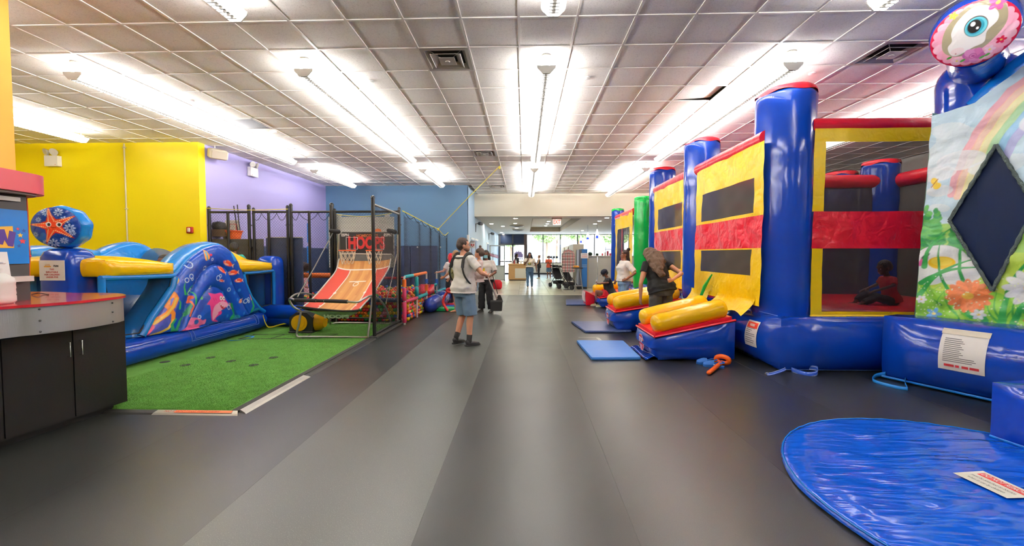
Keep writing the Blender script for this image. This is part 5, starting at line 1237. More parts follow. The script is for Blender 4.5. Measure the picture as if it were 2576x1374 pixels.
MB().tube(smooth_pts([P(728, 752, 7.4), P(745, 740, 7.7), P(770, 738, 8.0), P(795, 745, 8.2)], 5), .018, 8).build('side_tube', m_sil, hg, 60)
# court cloth: left and right edges measured, sagging between
LE = [P(853, 652, 8.85), P(845, 682, 8.5), P(823, 710, 8.15), P(795, 743, 7.75), P(766, 770, 7.45), P(757, 777, 7.36)]
RE = [P(983, 652, 8.85), P(977, 677, 8.5), P(960, 706, 8.15), P(938, 741, 7.75), P(911, 771, 7.45), P(905, 778, 7.36)]
LEs, REs = smooth_pts(LE, 12), smooth_pts(RE, 12); nL = len(LEs)
hc = Art(150, 190, 1.3, 1.9, 'C98A4A')
for k in range(26): hc.put(np.abs(hc.X-(k+.5)*.05)-.025, ('C98B4B', 'D39A58', 'BC7C3E', 'CF9450', 'C28343')[(k*7) % 5])
for k in range(60): hc.put(np.maximum(np.abs(hc.X-(rr_.randrange(26)+.5)*.05)-.025, np.abs(hc.Y-rr_.uniform(.1, 1.9))-.15), rr_.choice(('B5763A', 'D9A462', 'C68A4C')), .5)
lw = lambda Y: .30-.05*(Y/1.9)
hc.put(np.maximum(hc.X-(.33-.1*(1-hc.Y/1.9)), hc.Y-1.62), 'C8412F'); hc.put(np.maximum((.97+.1*(1-hc.Y/1.9))-hc.X, hc.Y-1.62), 'C8412F')
hc.line([(.23, .0), (.27, .6), (.31, 1.2), (.33, 1.62)], .022, 'F1EBE2'); hc.line([(1.07, 0), (1.03, .6), (.99, 1.2), (.97, 1.62)], .022, 'F1EBE2'); hc.line([(0, 1.63), (1.3, 1.63)], .03, 'F1EBE2')
for y in (.35, .55, .75): hc.line([(.2+.03*y*2, y), (.27, y)], .022, 'F1EBE2'); hc.line([(1.03, y), (1.1-.03*y*2, y)], .022, 'F1EBE2')
hc.ell(.3, .95, .03, .03, 'F1EBE2'); hc.ell(1.0, .95, .03, .03, 'F1EBE2')
hc.line([(.46, 1.28), (.84, 1.28)], .026, 'F1EBE2'); hc.ring(.65, 1.2, .055, .016, 'F1EBE2')
hc.put(hc.Y-.1, '2B2927', .0); hc.put(np.maximum(hc.X-.2, hc.Y-.32), '2A2826'); hc.put(np.maximum(1.12-hc.X, hc.Y-.32), '2A2826')
def hfn(X, Y):
    out = np.zeros(X.shape+(3,)); 
    for j in range(X.shape[0]):
        f = (1-Y[j, 0]/1.9)*(nL-1); i = min(int(f), nL-2); fr_ = f-i
        l = LEs[i]*(1-fr_)+LEs[i+1]*fr_; r = REs[i]*(1-fr_)+REs[i+1]*fr_; u = X[j]/1.3; s_ = .1*(1-(2*u-1)**4)*(.4+.6*math.sin(PI*min(1, Y[j, 0]/1.9)))
        for k in range(3): out[j, :, k] = l[k]*(1-u)+r[k]*u
        out[j, :, 2] -= s_
    return out
art_mesh('court_cloth', hc, hfn, mat('printed_court_cloth', 'FFFFFF', .55, vc=True, bump=.1, bscale=12), hg)
MB().tube([p+Vector((0, 0, .004)) for p in LEs], .014, 6).build('edge_binding', M('DAD6CC', .6), hg, 60); MB().tube([p+Vector((0, 0, .004)) for p in REs], .014, 6).build('edge_binding', M('DAD6CC', .6), hg, 60)
MB().tube([P(746, 771, 7.36), P(800, 778, 7.34), P(860, 783, 7.34), P(902, 782, 7.36)], .018, 8).build('black_rim', m_foam, hg, 60)
ap = [P(750, 773, 7.36), P(905, 783, 7.36), P(872, 800, 7.6), P(820, 800, 7.6)]
apr = MB().sheet(8, 4, lambda u, v: (ap[0]*(1-u)+ap[1]*u)*(1-v)+(ap[3]*(1-u)+ap[2]*u)*v).build('apron', mat('grey_apron_cloth', 'B9BAB4', .7), hg, 180, weld=False)
tm = MB(); text_on(tm, 'HOOPS', P(846, 797, 7.5), (P(872, 800, 7.6)-P(820, 800, 7.6)).normalized(), (0, -.35, .94), .1, .006, wx=1.4); tm.build('apron_lettering', M('F0EEE8', .6), hg, weld=False)
# backboard
bA, bB = P(853, 583, 8.97), P(991, 642, 8.97); bc = (bA+bB)/2; bw, bh = bB.x-bA.x, bA.z-bB.z
ch_ = .07
oct_ = [(-bw/2+ch_, bh/2), (bw/2-ch_, bh/2), (bw/2, bh/2-ch_), (bw/2, -bh/2), (-bw/2, -bh/2), (-bw/2, bh/2-ch_)]
bd = MB().prism([bc+Vector((a, 0, b)) for a, b in oct_], (0, .02, 0)).build('backboard', mat('backboard_black', '2D2B2A', .35, var=.3, vscale=5), hg)
MB().tube([bc+Vector((a*.985, -.004, b*.97)) for a, b in oct_], .005, 4, closed=True).build('board_outline', M('C9C6BE', .5), bd)
yb1 = bc.y-.004
def btext(tx, dx, dz, sz, col, bold, wx, nm):
    tm = MB(); text_on(tm, tx, (bc.x+dx, yb1, bc.z+dz), (1, 0, 0), (0, 0, 1), sz, bold, wx=wx); tm.build(nm, M(col, .45), bd, weld=False)
btext('HOOPS', .0, .0, .36, 'C8302E', .018, .68, 'hoops_lettering'); btext('HOMECOURT', .02, .165, .085, 'C9703A', .002, .9, 'homecourt_lettering')
btext('ESPN', -.47, .18, .085, 'E8E5E0', .003, .9, 'logo_lettering'); btext('ESPN', .47, .18, .085, 'E8E5E0', .003, .9, 'logo_lettering')
for sx_ in (-1, 1):
    c = Vector((bc.x+sx_*.29-.03, yb1-.003, bc.z+.0)); w2, h2 = .125, .13
    MB().tube([c+Vector((a*w2, 0, b*h2)) for a, b in ((-1, -1), (1, -1), (1, 1), (-1, 1))], .008, 4, closed=True).build('target_square', M('EDEBE6', .5), bd)
    rc = Vector((bc.x+sx_*.29-.04, 8.75, 1.63)); R = .165
    rim = MB().tube([rc+Vector((R*math.cos(2*PI*k/28), R*math.sin(2*PI*k/28), 0)) for k in range(28)], .013, 8, closed=True).tube([rc+Vector((-.05, R, 0)), Vector((rc.x-.05, bc.y, rc.z))], .012, 6).tube([rc+Vector((.05, R, 0)), Vector((rc.x+.05, bc.y, rc.z))], .012, 6).build('hoop_rim', mat('orange_rim_%d' % sx_, 'EE6224', .4), hg, 60)
    nb = MB()
    for k in range(10):
        for o in (1, -1):
            nb.tube([rc+Vector((R*f*math.cos(2*PI*(k+o*q)/10), R*f*math.sin(2*PI*(k+o*q)/10), -z)) for f, q, z in ((1, 0, .0), (.92, .45, .1), (.78, .95, .2), (.66, 1.4, .29))], .006, 4)
    nb.build('hoop_net', M('E9DFC8', .8), rim, kind='stuff')
MB().poly([P(951+9*math.cos(PI*k/8), 583-8*math.sin(PI*k/8), 8.98) for k in range(9)]).build('ball_emblem', M('E8702C', .5), bd, weld=False)
wp = [P(857, 638, 8.9), P(985, 640, 8.9)]
lp = MB().sheet(10, 3, lambda u, v: (wp[0]*(1-u)+wp[1]*u)+Vector((0, -.03*v, -.19*v))).build('lower_panel', mat('grey_print_panel', '5B5B59', .5, var=.4, vscale=8), hg, 180, weld=False)
MB().tube(wp, .014, 6).build('panel_bar', M('D5D2CA', .5), hg)
wpan = thing('white_panel', (-4, YB+.1, 1.3), 'white board standing behind the fence above the hoop game', 'board')
MB().bb(HX(823, 9.34), HX(990, 9.34), 9.31, 9.34, 1.25, 2.4).build('sheet', M('E9E7E0', .5), wpan)
for px, rz in ((852, .2), (974, -.5)):
    p = at_y(px, 543, 9.29); MB().box((p.x, 9.29, p.z), (.12, .012, .06)).build('clip', M('F3F1EA', .5), wpan)
# ================================================================ BALL PIT
bx0, bx1, by0, by1 = -5.6, -2.72, 9.42, 12.6
pit = thing('ball_pit', (-4.1, 11, 0), 'ball pit enclosure with white pipe rails in coloured foam sleeves', 'ball pit')
MB().bb(bx0, bx1-.1, by0+.12, by1, 0, .4, .04).build('base_block', m_navy, pit)
rb = random.Random(11); R_b = .042
cols_ = {'red': 'E0222A', 'yellow': 'F5CB14', 'green': '1E9C3C', 'blue': '1A4FB8', 'orange': 'F07A1C', 'pink': 'F08CA8'}
m_ball = {k: mat('plastic_ball_'+k, c, .3) for k, c in cols_.items()}
pos = []
d = R_b*1.92
def topz(x, y): return .47+.06*math.sin(x*3.1)+.05*math.sin(y*2.3+x)
ny = int((by1-by0)/d); nx = int((bx1-bx0)/d)
for j in range(ny):                                   # rounded heap, upper layer
    for i in range(nx):
        pos.append((bx0+(i+.5*(j % 2))*d+rb.uniform(-.01, .01), by0+.05+j*d+rb.uniform(-.01, .01), topz(i, j)+rb.uniform(-.02, .02)))
for k in range(6):                                    # front face and aisle face
    for i in range(nx): pos.append((bx0+(i+.5*(k % 2))*d, by0+rb.uniform(-.012, .012), R_b+k*d*.93))
    for j in range(1, ny): pos.append((bx1+rb.uniform(-.012, .012), by0+(j+.5*(k % 2))*d, R_b+k*d*.93))
pos = [p for p in pos if not (p[0] > bx1-.02 and p[2] > .5 and p[1] > 11.6)]
names = list(cols_); 
def seen(p):
    x = 1319+p[0]/p[1]*1040
    return (0 if x > 745 else 1, p[1]+(p[2] < .1)*.1)
pos.sort(key=seen)
base_me = {}
for k in names:
    bm = bmesh.new(); bmesh.ops.create_icosphere(bm, subdivisions=3, radius=R_b); me = bpy.data.meshes.new('plastic_ball'); bm.to_mesh(me); bm.free(); me.shade_smooth(); me.materials.append(m_ball[k]); base_me[k] = me
for q, p in enumerate(pos[:300]):
    k = rb.choices(names, (30, 22, 18, 14, 14, 12))[0]
    o = bpy.data.objects.new('plastic_ball', base_me[k]); C.objects.link(o); o.location = p
    tag(o, 'small %s plastic ball in the ball pit' % k, 'ball', '%s balls in the ball pit' % k)
bm0 = bmesh.new(); bmesh.ops.create_icosphere(bm0, subdivisions=2, radius=R_b); bv = [v.co.copy() for v in bm0.verts]; bf = [[v.index for v in f.verts] for f in bm0.faces]; bm0.free()
mb = MB()
for p in pos[300:]:
    mb.mat(rb.choices(range(6), (30, 22, 18, 14, 14, 12))[0]); mb.add([v+Vector(p) for v in bv], bf)
o = mb.build('plastic_ball_heap', [m_ball[k] for k in names], None, 180, weld=False, kind='stuff'); tag(o, 'heap of small coloured plastic balls filling the ball pit', 'balls')
# frame of white pipes in foam sleeves
pf = pit
m_pvc = mat('white_pipe', 'E9E4DC', .35); FO = {k: mat('foam_sleeve_'+k, c, .6) for k, c in {'pink': 'D8406A', 'orange': 'F0762A', 'teal': '1FA6AE', 'blue': '2B62B8', 'red': 'CC2A36', 'navy': '24406E'}.items()}
FX = -2.64; FY = lambda px: 2.64*1040/(1319-px)
def pipe(a, b, r=.02): MB().tube([a, b], r, 8).build('pipe', m_pvc, pf, 60)
def sleeve(a, b, c, r=.038): MB().tube([a, Vector(a).lerp(Vector(b), .02), Vector(a).lerp(Vector(b), .98), b], [r*.85, r, r, r*.85], 10).build('foam_sleeve', FO[c], pf, 60)
F_ = lambda px, py: Vector((FX, FY(px), at_y(px, py, FY(px)).z))
y1, y2, y3 = FY(1014), FY(1046), FY(1071)
for px, zt in ((1014, 697), (1046, 690), (1071, 686), (1097, 683)): 
    y = FY(px); pipe((FX, y, 0), (FX, y, F_(px, zt).z), .024)
pipe(F_(1014, 697), F_(1071, 686)); sleeve(F_(1016, 697), F_(1036, 693), 'teal'); sleeve(F_(1036, 693), F_(1070, 686), 'orange')
pipe(F_(1014, 760), F_(1071, 740)); sleeve(F_(1017, 759), F_(1046, 750), 'pink'); sleeve(F_(1048, 749), F_(1071, 740), 'teal', .045)
z_ = lambda px, py: F_(px, py).z
for px, a, b, c in ((1014, 812, 760, 'pink'), (1014, 757, 725, 'pink'), (1014, 722, 703, 'orange'), (1046, 745, 722, 'teal'), (1046, 720, 697, 'teal'), (1071, 732, 716, 'orange'), (1071, 713, 702, 'blue'), (1097, 715, 702, 'blue'), (1097, 760, 740, 'orange')):
    sleeve((FX, FY(px), max(.02, z_(px, a))), (FX, FY(px), z_(px, b)), c, .045)
MB().tube([Vector((FX+.09*math.cos(a), FY(1097)-.1, z_(1097, 725)+.11*math.sin(a))) for a in [PI*.4+PI*1.1*k/10 for k in range(11)]], .045, 8).build('foam_sleeve', FO['teal'], pf, 60)
pipe(F_(1097, 735), F_(1119, 726)); sleeve(F_(1098, 734), F_(1118, 727), 'teal'); pipe((FX, FY(1119), .1), (FX, FY(1119), z_(1119, 726))); 
sleeve((-5.3, 9.7, 1.05), (-4.55, 9.7, 1.05), 'orange', .06); pipe((-5.35, 9.7, 1.05), (-3.3, 9.7, 1.05))
sleeve((-4.2, 9.38, .5), (-2.75, 9.38, .5), 'navy', .05); sleeve((-3.4, 9.5, 1.0), (-2.7, 9.5, 1.0), 'red', .03)
# hanging net and its yellow rope
hn = thing('hanging_net', (-2.7, 12, 1.2), 'fine black net hanging from a sagging yellow rope beside the ball pit', 'net')
tops = smooth_pts([(9.2, 2.52), (10.5, 2.46), (12.0, 2.38), (13.0, 2.34), (14.0, 2.2), (14.75, 2.33)], 6)
MB().tube([Vector((-2.72, a, b)) for a, b in tops], .011, 6).tube([Vector((-2.72, 13.0, 2.34)), Vector((-1.7, 12.3, 3.2)), Vector((-.7, 11.7, CZ))], .01, 6).build('rope', M('E2CF3C', .6), hn, 60)
MB().ball((-.7, 11.7, CZ-.03), (.03, .03, .05), 8, 6).ball((-2.72, 13.0, 2.34), .04, 8, 6).build('rope_knot', M('E2CF3C', .6), hn, 60)
def ztop(y):
    for (a, b), (c, d_) in zip(tops[:-1], tops[1:]):
        if a <= y <= c: return b+(d_-b)*(y-a)/(c-a+1e-9)
    return 2.3
mb = MB(); sp = .075
for i in range(int(5.55/sp)):
    for s in (1, -1):
        pts = []; y0 = 9.2+i*sp
        for j in range(30):
            y = min(max(y0+(sp*.5*s if j % 2 else -sp*.5*s), 9.2), 14.75); zt = ztop(y)-.06-.05*abs(math.sin(y*4.5)); pts.append((-2.72+.03*math.sin(y*5), y, zt-(zt-.45)*j/29))
        mb.tube(pts, .0024, 3, caps=False)
mb.build('net_mesh', M('1B1C20', .7), hn, weld=False, kind='stuff')
bd_ = MB()
for k in range(7): bd_.tube(sag(Vector((-2.72, 9.4+k*.75, ztop(9.4+k*.75))), Vector((-2.72, 10.15+k*.75, ztop(min(14.7, 10.15+k*.75)))), .1), .008, 4)
bd_.build('net_border_cord', M('1B1C20', .7), hn, 60, kind='stuff')
# coloured holds on the padded wall
for px, py, c in ((1033, 641, '2F7AC0'), (1085, 675, 'C03038'), (1075, 697, 'A8A030')):
    p = at_y(px, py, 14.8); MB().lathe((0, 0, 0), [(.05, 0), (.05, .012), (.02, .014)], 14).build('wall_dot', M(c, .5), wb); o = [x for x in wb.children][-1]; o.rotation_euler = (PI/2, 0, 0); o.location = (p.x, 14.815, p.z)
for px in (1050, 1108): p = at_y(px, 622, 14.8); MB().ball((p.x, 14.8, p.z), .03, 10, 6).build('wall_button', m_wht, wb, 60)
# bolster, folding mat, red noodle
t = thing('cylinder_cushion', at_z(1080, 782), 'shiny navy bolster cylinder lying by the ball pit opening', 'bolster')
MB().capsule(at_y(1083, 768, 11.0), at_y(1119, 745, 12.3), .2, .2, 20, 3).build('cover', vinyl('vinyl_navy_bolster', '16308A', .18, .15, 4), t, 60)
for q in (.35, .8):
    p = at_y(1083, 768, 11.0).lerp(at_y(1119, 745, 12.3), q); ax = (at_y(1119, 745, 12.3)-at_y(1083, 768, 11.0)).normalized(); s1 = ax.orthogonal().normalized(); s2 = ax.cross(s1)
    MB().tube([p+(s1*math.cos(2*PI*k/24)+s2*math.sin(2*PI*k/24))*.202 for k in range(24)], .008, 4, closed=True).build('seam_band', M('D9DCE6', .5), t)
t = thing('red_wedge', at_z(1082, 765)+Vector((0, .6, 0)), 'red soft play block at the edge of the ball pit', 'block')
MB().puff(lambda u, v, w_: Vector((-3.1+.45*u, 11.35+.75*v, .42+.25*w_*(.5+.5*v))), .03, 6).build('block', v_red, t, 60)
t = thing('folding_mat', (-2.2, 11.5, 0), 'red, blue and green folding mat in front of the red haired woman', 'mat')
my0, my1 = 11.15, 12.3; mxa, mxb = -2.52, -1.85
for i, c in enumerate(('1FA35C', '23429C', 'D6262E')):
    a = my0+(my1-my0)*i/3; MB().bb(mxa, mxb, a+.004, a+(my1-my0)/3-.004, 0, .09, .012).build('mat_panel', vinyl('vinyl_fold_'+c, c, .3, .1, 5), t, 40)
t = thing('red_noodle', (-2.05, 11.0, 0), 'long red foam noodle with a knotted end, held by the barefoot woman', 'toy')
MB().tube(smooth_pts([Vector((-2.07, 11.08, .02)), at_y(1115, 762, 11.08), at_y(1119, 745, 11.06), at_y(1126, 735, 11.04)], 6), .036, 10).tube([at_y(1132, 731, 11.03)+Vector((.09*math.cos(2*PI*k/14), 0, .045*math.sin(2*PI*k/14))) for k in range(14)], .036, 8, closed=True).build('foam', mat('red_foam', 'E2393A', .5), t, 60)
# shelf with black boxes, small hoop, blue tape on the purple wall
t = thing('crate_shelf', (-6.95, 9.48, 1.9), 'dark wooden crate shelf on the purple wall with black gear on it', 'shelf')
a, b = at_y(517, 595, 9.34), at_y(569, 577, 9.34)
MB().bb(a.x, b.x, 9.34, 9.62, a.z, b.z).build('crate', mat('dark_wood', '5C4634', .6, var=.3, vscale=10), t)
for u in (.12, .88): MB().bb(a.x+(b.x-a.x)*u-.03, a.x+(b.x-a.x)*u+.03, 9.36, 9.6, a.z-.12, a.z).build('bracket', M('2B2623', .6), t)
t = thing('gear_bag', ((a.x+b.x)/2, 9.48, b.z), 'lumpy black gear bag on the wooden crate shelf', 'bag')
MB().puff(lambda u, v, w_: Vector((a.x+.1+(b.x-a.x-.25)*(u*(1-.35*w_)+.17*w_), 9.37+.22*v, b.z+.16*w_)), .03, 6).build('bag', mat('black_nylon', '24221F', .7, bump=.5, bscale=30), t, 60)
MB().ball((a.x+.12, 9.4, b.z+.035), .035, 12, 8).build('yellow_ball', M('DDE03A', .5), t, 60)
t = thing('mini_hoop', (-6.8, 9.8, 2.0), 'small white backboard with orange hoop hanging by the purple wall', 'hoop')
q0, q1 = at_y(566, 602, 9.62), at_y(601, 554, 9.62)
MB().bb(q0.x, q1.x, 9.62, 9.64, q0.z, q1.z, .008).build('backboard', m_wht, t)
r0, r1 = at_y(578, 583, 9.61), at_y(594, 564, 9.61); MB().tube([Vector((x, 9.61, z)) for x, z in ((r0.x, r0.z), (r1.x, r0.z), (r1.x, r1.z), (r0.x, r1.z))], .012, 4, closed=True).build('target_square', M('D84438', .5), t)
c0_ = at_y(589, 582, 9.46); MB().tube([c0_+Vector((.17*math.cos(2*PI*k/20), .17*math.sin(2*PI*k/20), 0)) for k in range(20)], .015, 6, closed=True).build('rim', M('EE5A22', .45), t, 60)
MB().lathe((c0_.x, c0_.y, c0_.z-.2), [(.12, 0), (.165, .19)], 16, caps=False).build('orange_net', M('F06A28', .6), t, weld=False)
for k, (px, y0_, y1_) in enumerate(((581, 522, 560), (775, 562, 610), (776, 620, 735))):
    p, q = at_y(px, y1_, 11+k), at_y(px, y0_, 11+k); MB().bb(p.x-.025, p.x+.025, p.y, p.y+.02, p.z, q.z).build('blue_pole', M('2F86D8', .4), fb)
for k, (px0, py0, px1, py1) in enumerate(((588, 518, 602, 600), (597, 515, 606, 596))):
    MB().tube([at_y(px0, py0, 9.6), at_y((px0+px1)/2-1, (py0+py1)/2, 9.62), at_y(px1, py1, 9.6)], .012, 5).build('loose_cord', M('181818', .7), fb, 60)
# ================================================================ WALL FITTINGS
def emlight(p, axis, label):
    """twin head emergency light: box on the wall, two lamp heads above; axis: wall direction x or y"""
    t = thing('emergency_light', p, label, 'light', 'emergency lights on the walls'); m = m_wht
    e = Vector((1, 0, 0)) if axis == 'x' else Vector((0, -1, 0)); n_ = Vector((0, -1, 0)) if axis == 'x' else Vector((1, 0, 0))
    A_ = [p+e*a+Vector((0, 0, b)) for a, b in ((-.15, -.13), (.15, -.13), (.15, .1), (-.15, .1))]
    MB().prism(A_, n_*.09).build('box', m, t)
    for s in (-.1, .08):
        c = p+e*s+n_*.08+Vector((0, 0, .18)); ax = (n_*1.0+e*(s*4)+Vector((0, 0, -.35))).normalized(); s1 = ax.orthogonal().normalized(); s2 = ax.cross(s1)
        MB().loft([[c+ax*d_+(s1*math.cos(2*PI*k/16)+s2*math.sin(2*PI*k/16))*r for k in range(16)] for d_, r in ((-.05, .03), (0, .07), (.03, .078), (.032, .066), (.022, .02))]).tube([c-ax*.04, p+e*s+n_*.05+Vector((0, 0, .08))], .012, 6).build('lamp_head', m_lw, t, 50)
    p2 = p+e*.1+n_*.092+Vector((0, 0, -.1)); MB().ball(p2, .008, 6, 4).build('indicator', M('D83020', .4), t)
emlight(at_y(139, 405, 9.0), 'x', 'twin head emergency light on the yellow wall')
emlight(at_x(632, 432, -7.19), 'y', 'twin head emergency light on the purple wall')
pp_ = at_x(535, 388, -7.1); t = thing('wall_speaker', pp_, 'beige loudspeaker bracketed to the purple wall by the corner', 'speaker')
R3 = Matrix.Rotation(math.radians(-35), 3, 'Z') @ Matrix.Rotation(math.radians(20), 3, 'Y')
mb = MB().box((0, 0, 0), (.22, .36, .22), 0, .03); mb.v = [tuple(pp_+Vector((.12, 0, 0))+R3 @ Vector(v)) for v in mb.v]; mb.build('cabinet', M('CFC6B4', .5), t, 40)
mb = MB().box((.115, 0, 0), (.012, .3, .17), 0, .004); mb.v = [tuple(pp_+Vector((.12, 0, 0))+R3 @ Vector(v)) for v in mb.v]; mb.build('grille', mat('speaker_grille', 'B8AE9C', .7, bump=.6, bscale=150), t)
MB().tube([pp_+Vector((-.09, 0, .0)), pp_+Vector((.05, 0, .0))], .02, 8).tube([pp_+Vector((.05, 0, .1)), pp_+Vector((.05, 0, .22))], .012, 6).build('bracket', m_lw, t)
al = at_y(479, 579, 9.0); t = thing('fire_alarm', al, 'small red fire alarm strobe on the yellow wall near its corner', 'alarm')
MB().bb(al.x-.07, al.x+.07, 8.96, 9.01, al.z-.07, al.z+.07, .01).build('housing', M('A32420', .4), t); MB().bb(al.x-.025, al.x+.03, 8.935, 8.965, al.z-.045, al.z+.045, .008).build('strobe', M('E8DCD0', .2), t)
cx_ = at_y(318, 500, 9.0).x; t = thing('conduit', (cx_, 8.99, 2.5), 'thin pale conduit running down the yellow wall', 'pipe')
MB().tube([(cx_, 8.99, .3), (cx_, 8.99, CZ-.02)], .016, 8).build('pipe', M('D9CFA8', .5), t, 60)
for z in (2.55, 3.9): MB().bb(cx_-.03, cx_+.03, 8.975, 9.01, z, z+.03, .004).build('clip', M('CFC5A0', .5), t)
# exit sign near the left lights: thin white box under the ceiling
ex = at_y(687, 322, 8.2); t = thing('exit_sign', (ex.x, ex.y, ex.z), 'white hanging exit sign seen from the back beside the left lights', 'sign')
MB().box((ex.x, ex.y, ex.z), (.2, .05, .22), -.5, .008).build('housing', m_wht, t, 40); MB().box((ex.x, ex.y, ex.z+.16), (.3, .1, .05), -.5, .01).tube([(ex.x, ex.y, ex.z+.15), (ex.x, ex.y, CZ)], .015, 8).build('canopy', m_lw, t, 40)
# ================================================================ ENTRANCE HALL
m_lc = mat('hall_ceiling', 'E8E2D8', .8); YW = 32.0; ZL = 3.1
hx0, hx1, hy0, hy1 = .35, 2.45, 18.0, 28.3
for q in ((-2.05, hx0, 17.2, YW), (hx1, 9.9, 17.2, YW), (hx0, hx1, 17.2, hy0), (hx0, hx1, hy1, YW)): slab('ceiling_hall', *q, ZL, ZL+.25, m_lc)
slab('ceiling_recess', hx0-.1, hx1+.1, hy0-.1, hy1+.1, ZL+.3, ZL+.4, m_lc)
m_soff = mat('recess_side', 'B5AA98', .7)
for k, q in enumerate(((hx0+.002, hx0+.03, hy0, hy1), (hx1-.03, hx1-.002, hy0, hy1), (hx0, hx1, hy1-.03, hy1-.002), (hx0, hx1, hy0+.002, hy0+.03))): slab('trim_%d' % (k+2), *q, ZL-.004, ZL+.35, m_soff)
m_dl = mat('downlight_lens', 'FFFFFF', .4, emit=150, ecol='FFF1DC')
def downlight(px, py, label, z=ZL, r=.1):
    p = at_z(px, py, z); t = thing('recessed_downlight', (p.x, p.y, z), label, 'light', 'round recessed downlights in the hall ceiling')
    MB().lathe((p.x, p.y, z-.012), [(r, .012), (r*1.25, .012), (r*1.25, .004), (r, 0)], 18, caps=False).build('trim_ring', m_wht, t, weld=False)
    MB().lathe((p.x, p.y, z-.004), [(r, 0), (r, .002)], 18).build('lens', m_dl, t)
for px, py, lb in ((1297, 549.5, 'left of the EXIT sign, nearest to the header'), (1296, 562, 'just before the nearer round diffuser'), (1300, 573.5, 'between the two round diffusers'), (1265, 569, 'small, left of the nearer round diffuser'), (1262, 585, 'over the glass gate, nearer of two'), (1266, 589, 'over the glass gate, farther of two'), (1236, 563, 'near the pale blue wall and the first camera'), (1527, 548, 'right of the EXIT sign, nearest to the header'), (1508, 556, 'right of the EXIT sign, second from the header'), (1497, 563, 'right of the EXIT sign, third from the header'), (1430, 587, 'beyond the ceiling recess, before the windows'), (1465, 580, 'above the blue tipped pendant lamps')):
    downlight(px, py, 'recessed downlight '+lb)
for k, (px, py) in enumerate(((1380, 557), (1377, 563), (1373, 568))): downlight(px, py, ('nearest', 'middle', 'farthest')[k]+' of three downlights inside the raised ceiling recess', ZL+.3)
for px, py, lb in ((1300, 567, 'nearer'), (1303, 578, 'farther')):
    p = at_z(px, py, ZL); t = thing('round_diffuser', (p.x, p.y, ZL), lb+' round grey air diffuser in the low hall ceiling', 'vent')
    MB().lathe((p.x, p.y, ZL-.12), [(.3, .115), (.34, .06), (.22, .03), (.05, 0)], 24).build('cone', M('6E6860', .4, metal=.5), t, 50)
    MB().tube([(p.x+.36*math.cos(2*PI*k/28), p.y+.36*math.sin(2*PI*k/28), ZL-.035) for k in range(28)], .02, 6, closed=True).build('rim', M('F2EFE8', .3), t, 60)
# hanging EXIT sign
e0, e1 = at_y(1391, 566, 17.6), at_y(1411, 552, 17.6); t = thing('exit_sign', ((e0.x+e1.x)/2, 17.6, e0.z), 'lit red and white EXIT sign hanging below the cream header', 'sign')
MB().bb(e0.x, e1.x, 17.6, 17.66, e0.z, e1.z, .006).build('housing', mat('exit_face', 'F6D9CC', .5, emit=.9), t); MB().bb(e0.x-.05, e1.x+.05, 17.57, 17.69, e1.z, e1.z+.09, .01).tube([((e0.x+e1.x)/2, 17.63, e1.z+.08), ((e0.x+e1.x)/2, 17.63, ZL+.02)], .02, 8).build('canopy', M('CFC8BC', .5), t)
tm = MB(); text_on(tm, 'EXIT', ((e0.x+e1.x)/2, 17.592, (e0.z+e1.z)/2), (1, 0, 0), (0, 0, 1), .24, .006, wx=.62); tm.build('exit_lettering', mat('exit_red', 'F0402C', .5, emit=1.2), t, weld=False)
# window wall
m_fr = mat('dark_window_frame', '3A3B42', .45); m_brn = mat('brown_post', '5C4A44', .5)
m_gl = netting('window_glass', 'FFFFFF', .06)
gg = m_gl.node_tree; gl_ = gg.nodes.new('ShaderNodeBsdfGlossy'); gl_.inputs['Roughness'].default_value = .02; gg.links.new(gl_.outputs[0], gg.nodes['Mix Shader'].inputs[2]); m_tr = mat('dark_transom_film', '24324E', .25)
WX = lambda px: (px-1319)/1040*YW
MB().bb(WX(1325), 9.9, YW, YW+.15, 0, .87).build('wall_under_window', M('D6D4C8', .6), None, kind='structure')
MB().bb(WX(1325), 9.9, YW-.02, YW, 0, .12).build('baseboard_far', M('3C3D44', .5), None, kind='structure')
xs = [WX(p) for p in (1325, 1366, 1409, 1452, 1494, 1537, 1580)]+[9.85]
for k in range(len(xs)-1):
    w_ = MB().bb(xs[k]-.035, xs[k]+.035, YW, YW+.1, .87, ZL).bb(xs[k]+.035, xs[k+1]-.035, YW, YW+.1, .87, .93).bb(xs[k]+.035, xs[k+1]-.035, YW, YW+.1, ZL-.05, ZL).build('window_%d' % (k+1), m_fr, None, kind='structure')
    MB().bb(xs[k]+.035, xs[k+1]-.035, YW+.04, YW+.046, .93, ZL-.05).build('pane', m_gl, w_)
slab('trim_8', WX(1318), WX(1325), YW-.05, YW+.15, 0, ZL, m_brn)
dl = MB()
zt0, zt1 = 1.55+27/1040*YW, ZL
d0 = MB().bb(WX(1254), WX(1259), YW, YW+.12, 0, ZL).bb(WX(1288), WX(1292), YW, YW+.12, 0, ZL).bb(WX(1259), WX(1318), YW, YW+.12, zt0-.12, zt0).build('door_1', m_fr, None, kind='structure')
for a, b in ((1259, 1288), (1292, 1318)):
    MB().bb(WX(a), WX(b), YW+.05, YW+.07, zt0, ZL).build('transom', m_tr, d0)
    MB().bb(WX(a), WX(b), YW+.05, YW+.056, .12, zt0-.12).build('glass', m_gl, d0)
    MB().bb(WX(a), WX(b), YW+.02, YW+.09, 0, .12).bb(WX(a), WX(b), YW, YW+.1, .95, 1.03).build('rail', m_fr, d0)
slab('wall_far_left', -2.3, WX(1254), YW, YW+.15, 0, ZL, m_lbl)
slab('wall_far_top', -2.3, 9.9, YW, YW+.2, ZL, CZ+.1, m_lbl)
cs = at_y(1304, 640, YW-.01); mb = MB()
